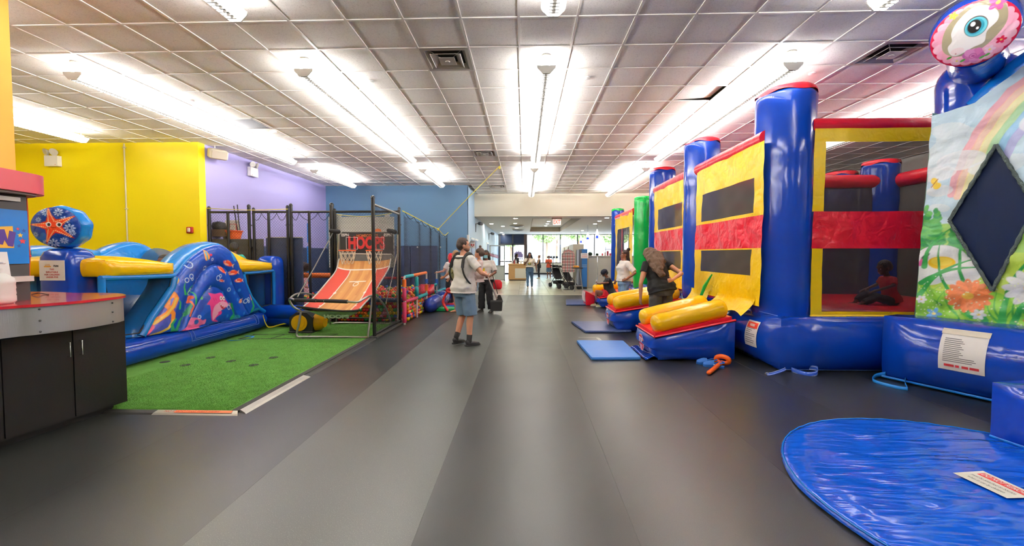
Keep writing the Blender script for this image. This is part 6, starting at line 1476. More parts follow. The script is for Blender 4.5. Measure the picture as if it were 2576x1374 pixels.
mb.poly([Vector((cs.x+a, YW+.045, cs.z+b)) for a, b in ((-.34, -.25), (.36, -.25), (.36, .05), (.28, .05), (.28, .18), (.2, .18), (.2, .3), (.14, .2), (.08, .2), (.06, .42), (0, .22), (-.1, .2), (-.14, .32), (-.2, .16), (-.28, .16), (-.34, .05))]); mb.build('castle_decal', M('8C7AA6', .5), d0, weld=False)
for k in range(4): a = cs.x-.1+.12*k; MB().bb(a, a+.08, YW+.04, YW+.045, cs.z-.4, cs.z-.28).build('decal_letter', M('3C5CA8', .5), d0)
# outside: paving, hedge, trees, a pale building
slab('ground', -40, 45, 32.3, 90, -.4, -.15, M('C9C6BC', .8))
m_lf = mat('leaf_green', '93B070', .8, var=.4, vscale=3); m_tk = mat('bark', '6B5744', .9)
for k, (x, y, h, r) in enumerate(((-1.5, 44, 5, 1.6), (2.2, 42, 5.5, 1.6), (5.8, 45, 6, 1.7), (9.4, 43, 5.2, 1.6), (13, 46, 6, 1.7), (17, 44, 5.5, 1.7), (4, 52, 7, 2.2))):
    t = thing('street_tree', (x, y, -.15), 'leafy green tree outside the entrance windows', 'tree', 'trees outside the windows')
    MB().tube([(x, y, -.15), (x+.1, y, h*.4), (x, y, h*.7)], [.14, .11, .06], 8).build('trunk', m_tk, t, 60)
    rg_ = random.Random(k); mb = MB()
    for q in range(2400):
        a, e_ = rg_.uniform(0, 2*PI), math.asin(rg_.uniform(-1, 1)); f = rg_.uniform(.55, 1); c = Vector((x+r*f*math.cos(a)*math.cos(e_), y+r*f*math.sin(a)*math.cos(e_), h*.72+r*.8*f*math.sin(e_))); s = rg_.uniform(.09, .19); u_ = Vector((rg_.uniform(-1, 1), rg_.uniform(-1, 1), rg_.uniform(-1, 1))).normalized(); v_ = u_.orthogonal().normalized()
        mb.add([c-u_*s, c+v_*s*.6, c+u_*s, c-v_*s*.6], [(0, 1, 2, 3)])
    mb.build('crown', m_lf, t, weld=False, kind='stuff')
t = thing('far_building', (4, 62, -.15), 'pale low building across the street outside', 'building')
MB().bb(-14, 22, 62, 70, -.15, 5).build('wall', M('D8D2C6', .8), t); MB().bb(-14.3, 22.3, 61.7, 70, 5, 5.4).build('roof', M('A89C8C', .7), t)
for k in range(8): MB().bb(-12+4*k, -10+4*k, 61.95, 62.02, .8, 3).build('shop_window', M('5E6A74', .2), t)
# pale blue side wall: AED flag sign, doors, cameras
t = thing('aed_sign', (-1.95, 15.15, 1.9), 'white AED flag sign with a red heart on the pale blue wall', 'sign')
s0_, s1_ = at_y(1182, 624, 15.15), at_y(1195.5, 606, 15.15); hcx, hcz = (s0_.x+s1_.x)/2, s0_.z+.1
MB().bb(s0_.x, s1_.x, 15.15, 15.16, s0_.z, s1_.z).build('plate', m_wht, t); MB().bb(-2.06, s0_.x+.02, 15.15, 15.16, s0_.z+.05, s1_.z-.05).build('bracket', m_lw, t)
hp = []
for k in range(30):
    a = 2*PI*k/30; hp.append(Vector((hcx+.0042*16*math.sin(a)**3, 15.147, hcz+.0042*(13*math.cos(a)-5*math.cos(2*a)-2*math.cos(3*a)-math.cos(4*a)))))
MB().poly(hp).build('heart', M('C0242C', .5), t, weld=False); MB().poly([Vector((hcx+a*.8, 15.144, hcz+b*.8)) for a, b in ((.01, .06), (-.035, -.01), (-.005, -.005), (-.02, -.06), (.035, .015), (.005, .012), (.03, .05))]).build('bolt', m_wht, t, weld=False)
tm = MB(); text_on(tm, 'AED', (hcx, 15.146, s1_.z-.04), (1, 0, 0), (0, 0, 1), .075, .002, spacing=1.2); tm.build('aed_lettering', M('33343A', .5), t, weld=False)
for k, y in enumerate((15.8, 17.1, 22.5)):
    d_ = MB().bb(-2.06, -2.02, y-.06, y+1.0, 0, 2.2).build('door_%d' % (k+2), M('E4EAEE', .5), None, kind='structure'); MB().bb(-2.03, -2.0, y, y+.94, 0, 2.12).build('door_leaf', M('2E5A8C', .45), d_); MB().tube([(-2.0, y+.1, 1.0), (-1.95, y+.1, 1.0), (-1.95, y+.22, 1.0)], .012, 6).build('door_handle', m_chr, d_)
for px, py, lb in ((1205, 563, 'nearer'), (1236, 588, 'farther')):
    p = at_x(px, py, -1.9); t = thing('security_camera', p, lb+' dark security camera on the pale blue wall', 'camera')
    MB().tube([p+Vector((-.15, 0, -.35)), p+Vector((-.13, 0, 0)), p], .025, 6).build('bracket', M('5F6468', .5), t); MB().tube([p+Vector((0, .12, .02)), p+Vector((.12, -.16, -.02))], .07, 10).build('housing', M('4A4D50', .4), t, 50)
# white frame gate with glass
t = thing('glass_gate', (-1.6, 24.1, 0), 'glass gate in a grey metal frame left of the reception counter', 'gate')
gx0, gx1 = -2.03, -1.13; zt = 1.55+23/1040*24.1; zm = 1.55-30/1040*24.1
m_gf = mat('gate_frame_metal', 'A9AFAE', .4, metal=.4)
MB().bb(gx0, gx0+.06, 24.1, 24.16, 0, zt).bb(gx1-.06, gx1, 24.1, 24.16, 0, zt).bb(gx0, gx1, 24.1, 24.16, zt-.06, zt).bb(gx0, gx1, 24.1, 24.16, zm, zm+.05).bb(gx0, gx1, 24.1, 24.16, .02, .08).build('frame', m_gf, t)
MB().bb(gx0+.06, gx1-.06, 24.12, 24.14, .08, zm).build('lower_panel', M('C3CBC8', .4), t); MB().bb(gx0+.06, gx1-.06, 24.125, 24.131, zm+.05, zt-.06).build('pane', m_gl, t)
t = thing('clothes_rack', (-1.75, 23.0, 0), 'small rack of red hangers by the glass gate', 'rack')
MB().tube([(-1.75, 23.0, 0), (-1.75, 23.0, 1.65)], .015, 6).tube([(-2.0, 22.9, 0.02), (-1.5, 23.1, 0.02)], .015, 6).tube([(-1.95, 22.9, 1.62), (-1.45, 23.1, 1.5)], .012, 6).build('stand', M('8F9498', .3, metal=.7), t)
for k in range(7): x = -1.92+.07*k; MB().tube([(x, 22.9+k*.02, 1.6-.02*k), (x+.06, 22.8, 1.48-.02*k), (x-.02, 23.1, 1.46-.02*k)], .016, 5, closed=True).build('hanger', M('B8283A', .5), t)
# reception counter
t = thing('reception_desk', (-.4, 24.6, 0), 'light wood reception desk with a white inset panel, far end of the hall', 'desk')
m_wd = mat('light_wood', 'C9A06A', .45, var=.12, vscale=8, stretch=(1, 1, 6))
MB().bb(-.94, .12, 24.4, 25.1, .06, .93).build('carcass', m_wd, t); MB().bb(-.97, .15, 24.35, 25.15, .93, .985, .01).build('desk_top', m_wd, t); MB().bb(-.55, .12, 24.375, 24.4, .14, .72).build('inset_panel', M('D9D8CE', .4), t); MB().bb(-.9, .1, 24.45, 25.0, 0, .06).build('plinth', M('4A3C2E', .6), t)
for k, (x, w_, h, c, lb) in enumerate(((-.72, .06, .22, 'E8E2DC', 'clear bottle, first from the left on the reception desk'), (-.6, .07, .3, 'B0443C', 'reddish bottle second from the left on the reception desk'), (-.5, .07, .26, 'D8D4D0', 'pale bottle beside the reddish one on the reception desk'), (-.2, .12, .2, 'F2F0EA', 'white box near the right end of the reception desk'), (-.05, .07, .3, 'EDEAE4', 'white spray bottle at the right end of the reception desk'))):
    o = thing('bottle' if w_ < .1 else 'box', (x, 24.55, .985), lb, 'bottle' if w_ < .1 else 'box')
    if w_ < .1: MB().lathe((x, 24.55, .985), [(w_*.5, 0), (w_*.52, h*.6), (w_*.2, h*.8), (w_*.2, h)], 12).build('bottle_body', M(c, .3), o, 40)
    else: MB().bb(x-w_/2, x+w_/2, 24.48, 24.62, .985, .985+h, .006).build('box_body', M(c, .5), o)
t = thing('photo_stand', at_z(1391, 696), 'thin black stand with a bar of little frames by the windows', 'stand')
p = t.location; MB().tube([p, p+Vector((0, 0, 1.35))], .03, 8).lathe((p.x, p.y, 0), [(.2, 0), (.2, .02), (.03, .04)], 16).build('stand_pole', m_fr, t); 
for k in range(4): MB().bb(p.x-.42+.2*k, p.x-.26+.2*k, p.y-.02, p.y, 1.28, 1.42).build('photo_frame', M('2A3A4C' if k % 2 else '30302E', .4), t)
# lockers and partitions right of the hall
m_bei = mat('beige_locker', 'CBC6B4', .5); m_dk = mat('dark_locker_side', '5A5F6A', .4)
t = thing('locker_bank', (2.6, 18.6, 0), 'tall locker bank with a bright blue end panel and beige backs', 'locker')
MB().bb(2.42, 2.56, 18.52, 19.4, .05, 1.76).build('locker_side', m_dk, t); MB().bb(2.56, 2.8, 18.5, 19.4, .1, 1.78).build('blue_end_panel', mat('blue_panel', '2A6AB0', .35), t); MB().bb(2.56, 2.8, 18.53, 19.4, 0, .1).build('plinth', M('26282E', .6), t)
for z in (.98, 1.06): MB().bb(2.58, 2.78, 18.49, 18.5, z, z+.025).build('hinge', M('9FB6CC', .4), t)
for x0, x1, y, zt, in ((2.3, 2.8, 19.6, 2.03), (2.33, 2.58, 22.0, 2.0), (2.33, 2.6, 24.5, 1.97)): MB().bb(x0, x1, y, y+1.8, 0, zt).build('locker_unit', m_bei, t)
t = thing('paper_notice', (2.68, 18.48, 1.5), 'white paper notice on the blue locker end panel', 'notice')
a, b = at_y(1461, 650, 18.48), at_y(1480, 637, 18.48); MB().bb(a.x, b.x, 18.478, 18.482, a.z, b.z).build('sheet', M('F4F2EE', .5), t)
for k in range(4): MB().bb(a.x+.05, b.x-.05, 18.475, 18.478, a.z+.04+.045*k, a.z+.055+.045*k).build('print_line', M('C8605E' if k < 3 else '6A6A7A', .5), t)
t = thing('low_partition', (3.6, 19.2, 0), 'grey panelled low partition behind the seated person', 'partition')
for x0, x1 in ((2.95, 3.36), (3.38, 4.3), (4.32, 5.2)): MB().bb(x0, x1, 19.15, 19.25, .0, 1.45, .006).build('panel', M('BDBFB8', .5), t)
MB().bb(2.86, 2.95, 19.12, 19.28, 0, 1.5).build('end_post', M('C9B48C', .5), t); MB().bb(2.86, 5.2, 19.1, 19.3, 1.45, 1.49).build('cap_rail', M('CFCDC2', .5), t)
for px, r, lb in ((1485, .09, 'larger dark green bush ball on the low partition'), (1502, .06, 'smaller dark green bush ball on the low partition')):
    p = at_y(px, 641, 19.2); t = thing('topiary', (p.x, 19.2, 1.49), lb, 'plant'); mb = MB(); rg_ = random.Random(px)
    for q in range(160):
        u_ = Vector((rg_.gauss(0, 1), rg_.gauss(0, 1), rg_.gauss(0, 1))).normalized(); c = Vector((p.x, 19.2, 1.49+r*.8))+u_*r; v_ = u_.orthogonal().normalized(); s = .025; mb.add([c-v_*s, c+u_*s*.8, c+v_*s], [(0, 1, 2)])
    mb.build('leaves', M('2C4430', .8), t, weld=False, kind='stuff'); MB().ball((p.x, 19.2, 1.49+r*.8), r*.95, 10, 8).build('core', M('22382A', .9), t)
t = thing('display_rack', (3.95, 19.2, 1.49), 'wire rack with red goods standing on the low partition', 'rack')
for x in (3.5, 3.75, 4.0, 4.25): MB().tube([(x, 19.2, 1.49), (x, 19.2, 1.9)], .01, 5).build('rod', m_fr, t)
MB().tube([(3.4, 19.2, 1.78), (4.4, 19.2, 1.78)], .01, 5).build('rail', m_fr, t)
for k in range(6): MB().bb(3.56+.12*k, 3.64+.12*k, 19.17, 19.23, 1.49, 1.6+.05*(k % 3), .01).build('goods', M(('C83A48', 'E8E2DA', 'B02A38')[k % 3], .5), t)
# blue pendant lamps
for px, yb_, yt, Y, lb in ((1502, 600, 577, 19, 'nearest'), (1478.5, 602.5, 585, 22, 'middle'), (1461.5, 611.5, 592, 26, 'farthest')):
    b_, t_ = at_y(px, yb_, Y), at_y(px, yt, Y); t = thing('pendant_lamp', b_, lb+' of three hanging glass lamps with blue tips in the hall', 'lamp'); h = t_.z-b_.z
    MB().lathe((b_.x, Y, b_.z), [(.062, 0), (.066, .02), (.05, h*.32)], 16).build('blue_tip', mat('blue_glass_%d' % px, '2A44D8', .2, emit=.8), t, 50)
    MB().lathe((b_.x, Y, b_.z+h*.32), [(.058, 0), (.066, h*.15), (.04, h*.45), (.012, h*.68)], 16).build('glass_shade', mat('lamp_glass_%d' % px, 'FFFFFF', .3, emit=3.5), t, 50)
    MB().tube([(b_.x, Y, b_.z+h), (b_.x, Y, ZL)], .006, 5).build('cord', m_fr, t)
# strollers, A-frame bench, plaid shirt
m_stf = M('26262A', .5); m_stc = mat('stroller_cloth', '1E2024', .8)
def stroller(x, y, rz, label, cc):
    t = thing('stroller', (x, y, 0), label, 'stroller', 'strollers parked by the lockers'); R3 = Matrix.Rotation(rz, 3, 'Z'); q = lambda a, b, c: Vector((x, y, 0))+R3 @ Vector((a, b, c))
    for s in (-.22, .22):
        MB().tube([q(s, -.4, .1), q(s, .1, .55), q(s, .4, 1.02)], .016, 6).tube([q(s, .38, .1), q(s, -.02, .5)], .016, 6).build('frame_tube', m_stf, t)
        for b in (-.4, .38):
            for o in (-.03, .03): MB().tube([q(s+o-.012, b, .1), q(s+o+.012, b, .1)], .1, 14).build('wheel', m_stf, t, 40)
    MB().tube([q(-.22, .4, 1.02), q(.22, .4, 1.02)], .02, 8).build('handle', m_foam, t)
    MB().sheet(4, 8, lambda u, v: q(-.2+.4*u, -.32+.6*v, .38+(.0 if v < .5 else (v-.5)*1.0)+.03*math.sin(PI*u))).build('seat', m_stc, t, 180, weld=False)
    MB().sheet(6, 6, lambda u, v: q(-.21+.42*u, .3-.42*v, .86+.16*math.sin(PI*(.15+.7*v)))).build('canopy', cc, t, 180, weld=False)
    MB().puff(lambda u, v, w_: q(-.18+.36*u, -.2+.42*v, .16+.14*w_), .03, 5).build('basket', m_stc, t, 60)
stroller(1.62, 19.6, .5, 'dark stroller farther back beside the plaid shirt', m_stc); stroller(1.98, 18.45, .7, 'black stroller nearer the grey A-frame bench', mat('stroller_grey', '3A3C40', .7))
t = thing('bench', (2.25, 17.3, 0), 'grey A-frame bench end with a black top by the strollers', 'bench')
m_gr = M('9C9E9C', .4, metal=.3)
for a, b, c, d_ in ((2.08, 0, 2.2, .98), (2.44, 0, 2.28, .98)): MB().tube([(a, 17.2, b), (c, 17.2, d_)], .022, 4).build('leg', m_gr, t)
MB().tube([(2.06, 17.2, .24), (2.4, 17.2, .24)], .02, 4).build('cross_bar', m_gr, t); MB().bb(2.0, 2.42, 17.1, 17.6, .96, 1.0, .01).build('bench_top', M('232323', .5), t)
t = thing('snack_tray', (2.15, 17.3, 1.0), 'orange and yellow snack tray on the A-frame bench', 'tray'); MB().puff(lambda u, v, w_: Vector((2.05+.22*u, 17.2+.2*v, 1.0+.07*w_)), .015, 5).build('tray_body', M('E09A3A', .5), t, 60)
t = thing('plaid_shirt', (1.9, 18.0, 1.3), 'red, white and black plaid shirt hanging from a hanger above the strollers', 'shirt')
sh = Art(90, 120, .56, 1.0, 'E6DAD0')
for k in range(8):
    sh.put(np.abs(sh.X-.07*k-.03)-.018, 'A02830' if k % 2 else '2A2024', .78); sh.put(np.abs(sh.Y-.125*k-.06)-.03, 'A02830' if k % 2 else '2A2024', .6)
def shf(X, Y):
    u = X/.56*2-1; return np.stack([1.9+(X-.28)*(1-.25*np.clip((Y-.8)/.2, 0, 1)), 17.98-.06*(1-u*u)-.02*np.sin(20*X+3*Y), .78+Y-.12*np.clip((Y-.75)/.25, 0, 1)*np.abs(u)], -1)
s_ = art_mesh('shirt_front', sh, shf, mat('plaid_cloth', 'FFFFFF', .8, vc=True), t); md = s_.modifiers.new('t', 'SOLIDIFY'); md.thickness = .05
MB().tube([(1.66, 17.98, 1.68), (1.9, 17.98, 1.76), (2.14, 17.98, 1.68)], .012, 6).tube([(1.9, 17.98, 1.76), (1.9, 17.98, 1.82)], .006, 5).build('hanger', m_fr, t)
MB().tube([(1.9, 18.05, 0), (1.9, 18.05, 1.82), (1.9, 17.97, 1.84)], .018, 6).tube([(1.7, 18.05, .02), (2.1, 18.05, .02)], .018, 6).build('stand_pole', m_fr, t)
t = thing('red_bag', at_z(1251, 728), 'shiny red bag on the floor beside the sweeping attendant', 'bag'); p = t.location
MB().puff(lambda u, v, w_: p+Vector((-.16+.32*u, .15*v, .01+.36*w_)), .05, 6).build('bag', v_red, t, 60)
# ================================================================ PEOPLE
def remesh(mb, name, voxel, it=3, wr=0, seed=0):
    me = bpy.data.meshes.new(name); me.from_pydata([tuple(p) for p in mb.v], [], mb.f)
    b = bmesh.new(); b.from_mesh(me); bmesh.ops.recalc_face_normals(b, faces=b.faces); b.to_mesh(me); b.free()
    o = bpy.data.objects.new('remesh_source', me); C.objects.link(o)
    m = o.modifiers.new('r', 'REMESH'); m.mode = 'VOXEL'; m.voxel_size = voxel
    if it: s = o.modifiers.new('s', 'SMOOTH'); s.factor = .5; s.iterations = it
    dg = bpy.context.evaluated_depsgraph_get(); out = bpy.data.meshes.new_from_object(o.evaluated_get(dg)); out.name = name
    bpy.data.objects.remove(o); bpy.data.meshes.remove(me)
    if wr:
        n_ = len(out.vertices); co = np.empty(n_*3, np.float32); out.vertices.foreach_get('co', co); co = co.reshape(-1, 3); no = np.empty(n_*3, np.float32); out.vertices.foreach_get('normal', no); no = no.reshape(-1, 3)
        x, y, z = co[:, 0], co[:, 1], co[:, 2]
        d_ = np.sin(31*z+17*x+9*np.sin(8*y+seed)+seed)+.8*np.sin(47*z-29*x+seed*2+5*np.sin(11*x))+.5*np.sin(23*(x+y)+61*z)
        out.vertices.foreach_set('co', (co+no*(wr*d_/2)[:, None]).ravel()); out.update()
    return out
def hand(mb, w_, d_, n_, s, curl=.5, k=1.0):
    w_, d_, n_ = Vector(w_), Vector(d_).normalized(), Vector(n_); n_ = (n_-d_*n_.dot(d_)).normalized(); u = d_.cross(n_)*s
    M3 = Matrix((u, d_, n_)).transposed()
    mb.ball(w_+d_*.045*k, (.04*k, .054*k, .017*k), 10, 7, M3); mb.capsule(w_-d_*.02*k, w_+d_*.03*k, .026*k, .03*k, 8, 3)
    for off, L in ((.03, .068), (.01, .078), (-.01, .073), (-.029, .058)):
        a = w_+d_*.083*k+u*off*k; d1 = d_*math.cos(curl)+n_*math.sin(curl)+u*off*1.5; d1.normalize(); b_ = a+d1*L*.5*k
        d2 = d_*math.cos(curl*2.2)+n_*math.sin(curl*2.2)+u*off; d2.normalize(); c = b_+d2*L*.5*k
        mb.capsule(a-d_*.02*k, b_, .0105*k, .0095*k, 7, 2); mb.capsule(b_, c, .0095*k, .008*k, 7, 2)
    a = w_+d_*.022*k+u*.03*k; b_ = a+(d_*.55+u*.75+n_*.3).normalized()*.04*k; c = b_+(d_*.85+u*.35+n_*.45).normalized()*.03*k
    mb.capsule(a, b_, .014*k, .011*k, 7, 2); mb.capsule(b_, c, .011*k, .009*k, 7, 2)
def limb(mb, pts, rr, n=12):
    for i in range(len(pts)-1): mb.capsule(pts[i], pts[i+1], rr[i], rr[i+1], n, 4)
SKIN = {}
def skin(c):
    if c not in SKIN:
        m = mat('skin_'+c, c, .5, spec=.4, bump=.05, bscale=90); m.node_tree.nodes['Principled BSDF'].inputs['Subsurface Weight'].default_value = .08; m.node_tree.nodes['Principled BSDF'].inputs['Subsurface Radius'].default_value = (.02, .008, .004); SKIN[c] = m
    return SKIN[c]
def fabric(c, bump=.08, sc=70): return M(c, .85, bump=bump, bscale=sc)
def person(label, x, y, rz, h, skin_c, arms, legs, z0=0, fat=1.0, lean=0, side_lean=0, twist=0, head=(0, 0, 0), pelvis=.95, pel_y=0, top=None, sleeve=.55, hem=.86, bottom=None, leg_to=1.9, bag=.03,
           shoes=None, socks=None, hair=None, face=True, voxel=.009, bust=0, child=False, neck_skin=True, pattern=None, dress=None, loose=1.0, lipc='9A4A48', feet_dir=None, sleeveless=False):
    """joints in metres for a 1.75 m body, scaled by h; x right, y forward; legs: (knee, ankle) pairs for right, left; arms: (elbow, wrist, hand dir, palm normal, curl)"""
    s = h/1.75; t = thing('person', (x, y, z0), label, 'person', rz=rz); OFF[t.name] = Vector((0, 0, 0))
    hs = 1.35 if child else 1.0
    pv = Vector((0, pel_y, pelvis)); TR = Matrix.Rotation(twist, 3, 'Z') @ Matrix.Rotation(side_lean, 3, 'Y') @ Matrix.Rotation(-lean, 3, 'X')
    up = lambda a, b, c: pv+TR @ Vector((a, b, c-.95))                   # torso frame (standing coordinates)
    S = lambda v: Vector(v)*s
    def ring(z, rx, ry, cy=0, n=20, k=2.3): return [S(up(rx*abs(math.cos(a))**(2/k)*math.copysign(1, math.cos(a)), cy+ry*abs(math.sin(a))**(2/k)*math.copysign(1, math.sin(a)), z)) for a in [2*PI*q/n for q in range(n)]]
    def torso_rings(e, z_from=0, z_to=9, flare=0):
        R_ = []
        for z, rx, ry, cy in ((.82, .125, .1, -.01), (.88, .165*fat, .12*fat, -.015), (.95, .172*fat, .125*fat, -.015), (1.02, .155*fat, .112*fat*1.02, 0), (1.1, .142*fat, .105*fat*1.05, .008), (1.2, .15*fat, .112*fat, .01+bust*.3), (1.29, .165*fat**.6, .118*fat**.6, .006+bust), (1.37, .172*fat**.4, .105*fat**.4, -.004), (1.43, .155, .075, -.012), (1.465, .09, .06, -.014)):
            if z_from-.04 <= z <= z_to: R_.append(ring(z, rx+e+(.02 if e > 0 and z < 1.06 else 0), ry+e+(.02 if e > 0 and z < 1.06 else 0), cy))
        return R_
    hips = [Vector((.088*fat**.5, pel_y, pelvis-.05)), Vector((-.088*fat**.5, pel_y, pelvis-.05))]
    sh = [up(.185*fat**.25, -.012, 1.405), up(-.185*fat**.25, -.012, 1.405)]
    hm = TR @ Matrix.Rotation(head[0], 3, 'Z') @ Matrix.Rotation(head[2], 3, 'Y') @ Matrix.Rotation(-head[1], 3, 'X')
    nb = up(0, -.015, 1.46); hd = lambda a, b, c: nb+TR @ Vector((0, .012, .05))+hm @ Vector((a*hs, b*hs, (c-1.52)*hs))
    HB = lambda mb, c, r, M_=None: mb.ball(S(hd(*c)), tuple(q*s*hs for q in r), 16, 12, hm)
    # ---- body, one surface
    mb = MB(); mb.loft(torso_rings(-.005)); mb.capsule(S(up(0, -.018, 1.43)), S(hd(0, .005, 1.56)), .055*s, .05*s*hs**.5, 14, 3)
    for k in (0, 1):
        sg = 1 if k == 0 else -1
        el, wr_, hdv, pn_, cu = arms[k]; el, wr_ = Vector(el), Vector(wr_); mid = el.lerp(wr_, .35)
        limb(mb, [S(sh[k]), S(sh[k].lerp(el, .5)), S(el), S(mid), S(wr_)], [.052*s*fat**.5, .045*s*fat**.5, .036*s, .037*s, .025*s]); hand(mb, S(wr_), hdv, pn_, sg, cu, s*(1.0 if not child else 1.1))
        kn, an = Vector(legs[k][0]), Vector(legs[k][1]); cf = kn.lerp(an, .3)+Vector((0, -.012, 0))
        limb(mb, [S(hips[k]), S(hips[k].lerp(kn, .35)), S(kn), S(cf), S(an)], [.085*s*fat**.6, .08*s*fat**.6, .054*s, .055*s, .036*s])
        fd = Vector(legs[k][2]) if len(legs[k]) > 2 else Vector((.1*sg, 1, 0)); fd = fd.normalized()
        if not shoes:
            mb.ball(S(an+Vector((0, 0, -.045))-fd*.02), (.034*s, .04*s, .035*s), 10, 6); limb(mb, [S(an+Vector((0, 0, -.04))), S(an+fd*.1+Vector((0, 0, -.058))), S(an+fd*.165+Vector((0, 0, -.066)))], [.034*s, .03*s, .016*s])
            sd = fd.cross(Vector((0, 0, 1)))
            for q in range(5): mb.capsule(S(an+fd*.13+sd*(.028-.014*q)*1+Vector((0, 0, -.068))), S(an+fd*(.195-.008*q if sg < 0 else .163+.008*q)+sd*(.03-.015*q)+Vector((0, 0, -.07))), .01*s, .008*s, 6, 2)
    HB(mb, (0, -.005, 1.655), (.076, .096, .098)); HB(mb, (0, .03, 1.595), (.056, .066, .072)); HB(mb, (0, .07, 1.548), (.026, .022, .02)); HB(mb, (0, .083, 1.615), (.013, .022, .026)); HB(mb, (0, .1, 1.602), (.016, .014, .012)); HB(mb, (0, .082, 1.572), (.025, .014, .012))
    for sg in (1, -1): HB(mb, (sg*.077, -.005, 1.62), (.01, .02, .032)); HB(mb, (sg*.035, .078, 1.662), (.026, .014, .009))
    finish('body', remesh(mb, 'body', voxel*s if not child else voxel*.85, 2), skin(skin_c), t, 180)
    if face:
        for sg in (1, -1):
            e = MB(); e.ball(S(hd(sg*.032, .0705, 1.638)), .0115*s*hs, 8, 6); e = e.build('eye', M('F3EFEA', .2), t, 180)
            MB().ball(S(hd(sg*.032, .0778, 1.638)), .006*s*hs, 8, 6).build('iris', M('2A1A12', .2), e, 180)
        MB().ball(S(hd(0, .0945, 1.572)), (.021*s*hs, .006*s, .007*s*hs), 10, 6, hm).build('lips', M(lipc, .4), t, 180)
        for sg in (1, -1): MB().tube([S(hd(sg*.015, .088, 1.664)), S(hd(sg*.035, .086, 1.67)), S(hd(sg*.052, .075, 1.662))], .0032*s, 5).build('eyebrow', M('2B1E18', .8), t, 180)
    # ---- clothes
    if top:
        mb = MB(); e = .016*loose
        rings_ = torso_rings(e, hem+.03, 1.475); 
        hz = hem; rr0 = .168*fat+e+.018+.012*loose; rings_ = [ring(hz, rr0, .126*fat+e+.018+.012*loose, -.012)]+rings_
        if sleeveless: rings_ = rings_[:-1]
        mb.loft(rings_)
        if sleeve:
            for k in (0, 1):
                el, wr_ = Vector(arms[k][0]), Vector(arms[k][1])
                if sleeve <= 1: P_ = [sh[k], sh[k].lerp(el, sleeve)]; rr = [.064*fat**.4+.003*loose, .058*fat**.4+.007*loose]
                else: P_ = [sh[k], el, el.lerp(wr_, sleeve-1)]; rr = [.068, .055, .04]
                sI = sh[k].lerp(up(0, 0, 1.4), .35)
                limb(mb, [S(sI)]+[S(p) for p in P_[:-1]], [.06*s]+[r*s for r in rr[:-1]])
                a, b_ = S(P_[-2]), S(P_[-1]); mb.tube([a, a.lerp(b_, .5), b_], [rr[-2]*s, (rr[-2]+rr[-1])/2*s, rr[-1]*s], 14)
        o = finish('shirt', remesh(mb, 'shirt', max(.009, voxel)*s, 2, .005*s*loose, x*3), top if not isinstance(top, str) else fabric(top), t, 180)
        t['_'] = 0; del t['_']
    if dress:
        mb = MB(); mb.loft([ring(z, r*1.0, r*.8) for z, r in ((.42, .26), (.6, .23), (.8, .19), (.95, .165), (1.1, .15), (1.25, .16), (1.36, .165), (1.42, .13))]); finish('dress', remesh(mb, 'dress', max(.01, voxel)*s, 2, .008*s, x), dress, t, 180)
    if bottom:
        mb = MB(); e = .024
        def r2(z, rx, ry, cy=-.012): return [S(Vector((rx*math.cos(a), pel_y+cy+ry*math.sin(a), z+pelvis-.95))) for a in [2*PI*q/20 for q in range(20)]]
        if pelvis > .6: mb.loft([r2(.8, .14*fat, .115*fat+e), r2(.86, .168*fat+e, .125*fat+e), r2(.93, .174*fat+e*.8, .127*fat+e*.8), r2(min(1.03, max(.97, hem+.09)), .165*fat+e*.5, .12*fat+e*.5, -.005)])
        else: mb.ball(S(pv+Vector((0, 0, -.0))), (.19*s*fat, .16*s*fat, .13*s), 16, 10)
        for k in (0, 1):
            kn, an = Vector(legs[k][0]), Vector(legs[k][1]); cf = kn.lerp(an, .35)
            if leg_to <= 1: P_ = [hips[k], hips[k].lerp(kn, .45), hips[k].lerp(kn, leg_to)]; rr = [.1*fat**.6, .092*fat**.6+bag*.4, .085*fat**.4+bag*.7]
            else: P_ = [hips[k], hips[k].lerp(kn, .4), kn, cf, kn.lerp(an, min(1, leg_to-1))]; rr = [.098*fat**.6, .09*fat**.6+bag*.3, .062*fat**.3+bag*.6, .058+bag*.8, .042+bag]
            limb(mb, [S(p) for p in P_[:-1]], [r*s for r in rr[:-1]]); a, b_ = S(P_[-2]), S(P_[-1]); mb.tube([a.lerp(b_, -.15), a.lerp(b_, .5), b_], [rr[-2]*s, (rr[-2]+rr[-1])/2*s, rr[-1]*s], 16)
        finish('shorts' if leg_to <= 1.05 else 'trousers', remesh(mb, 'bottom', max(.009, voxel)*s, 2, .006*s, x*5+1), bottom if not isinstance(bottom, str) else fabric(bottom, .1, 60), t, 180)
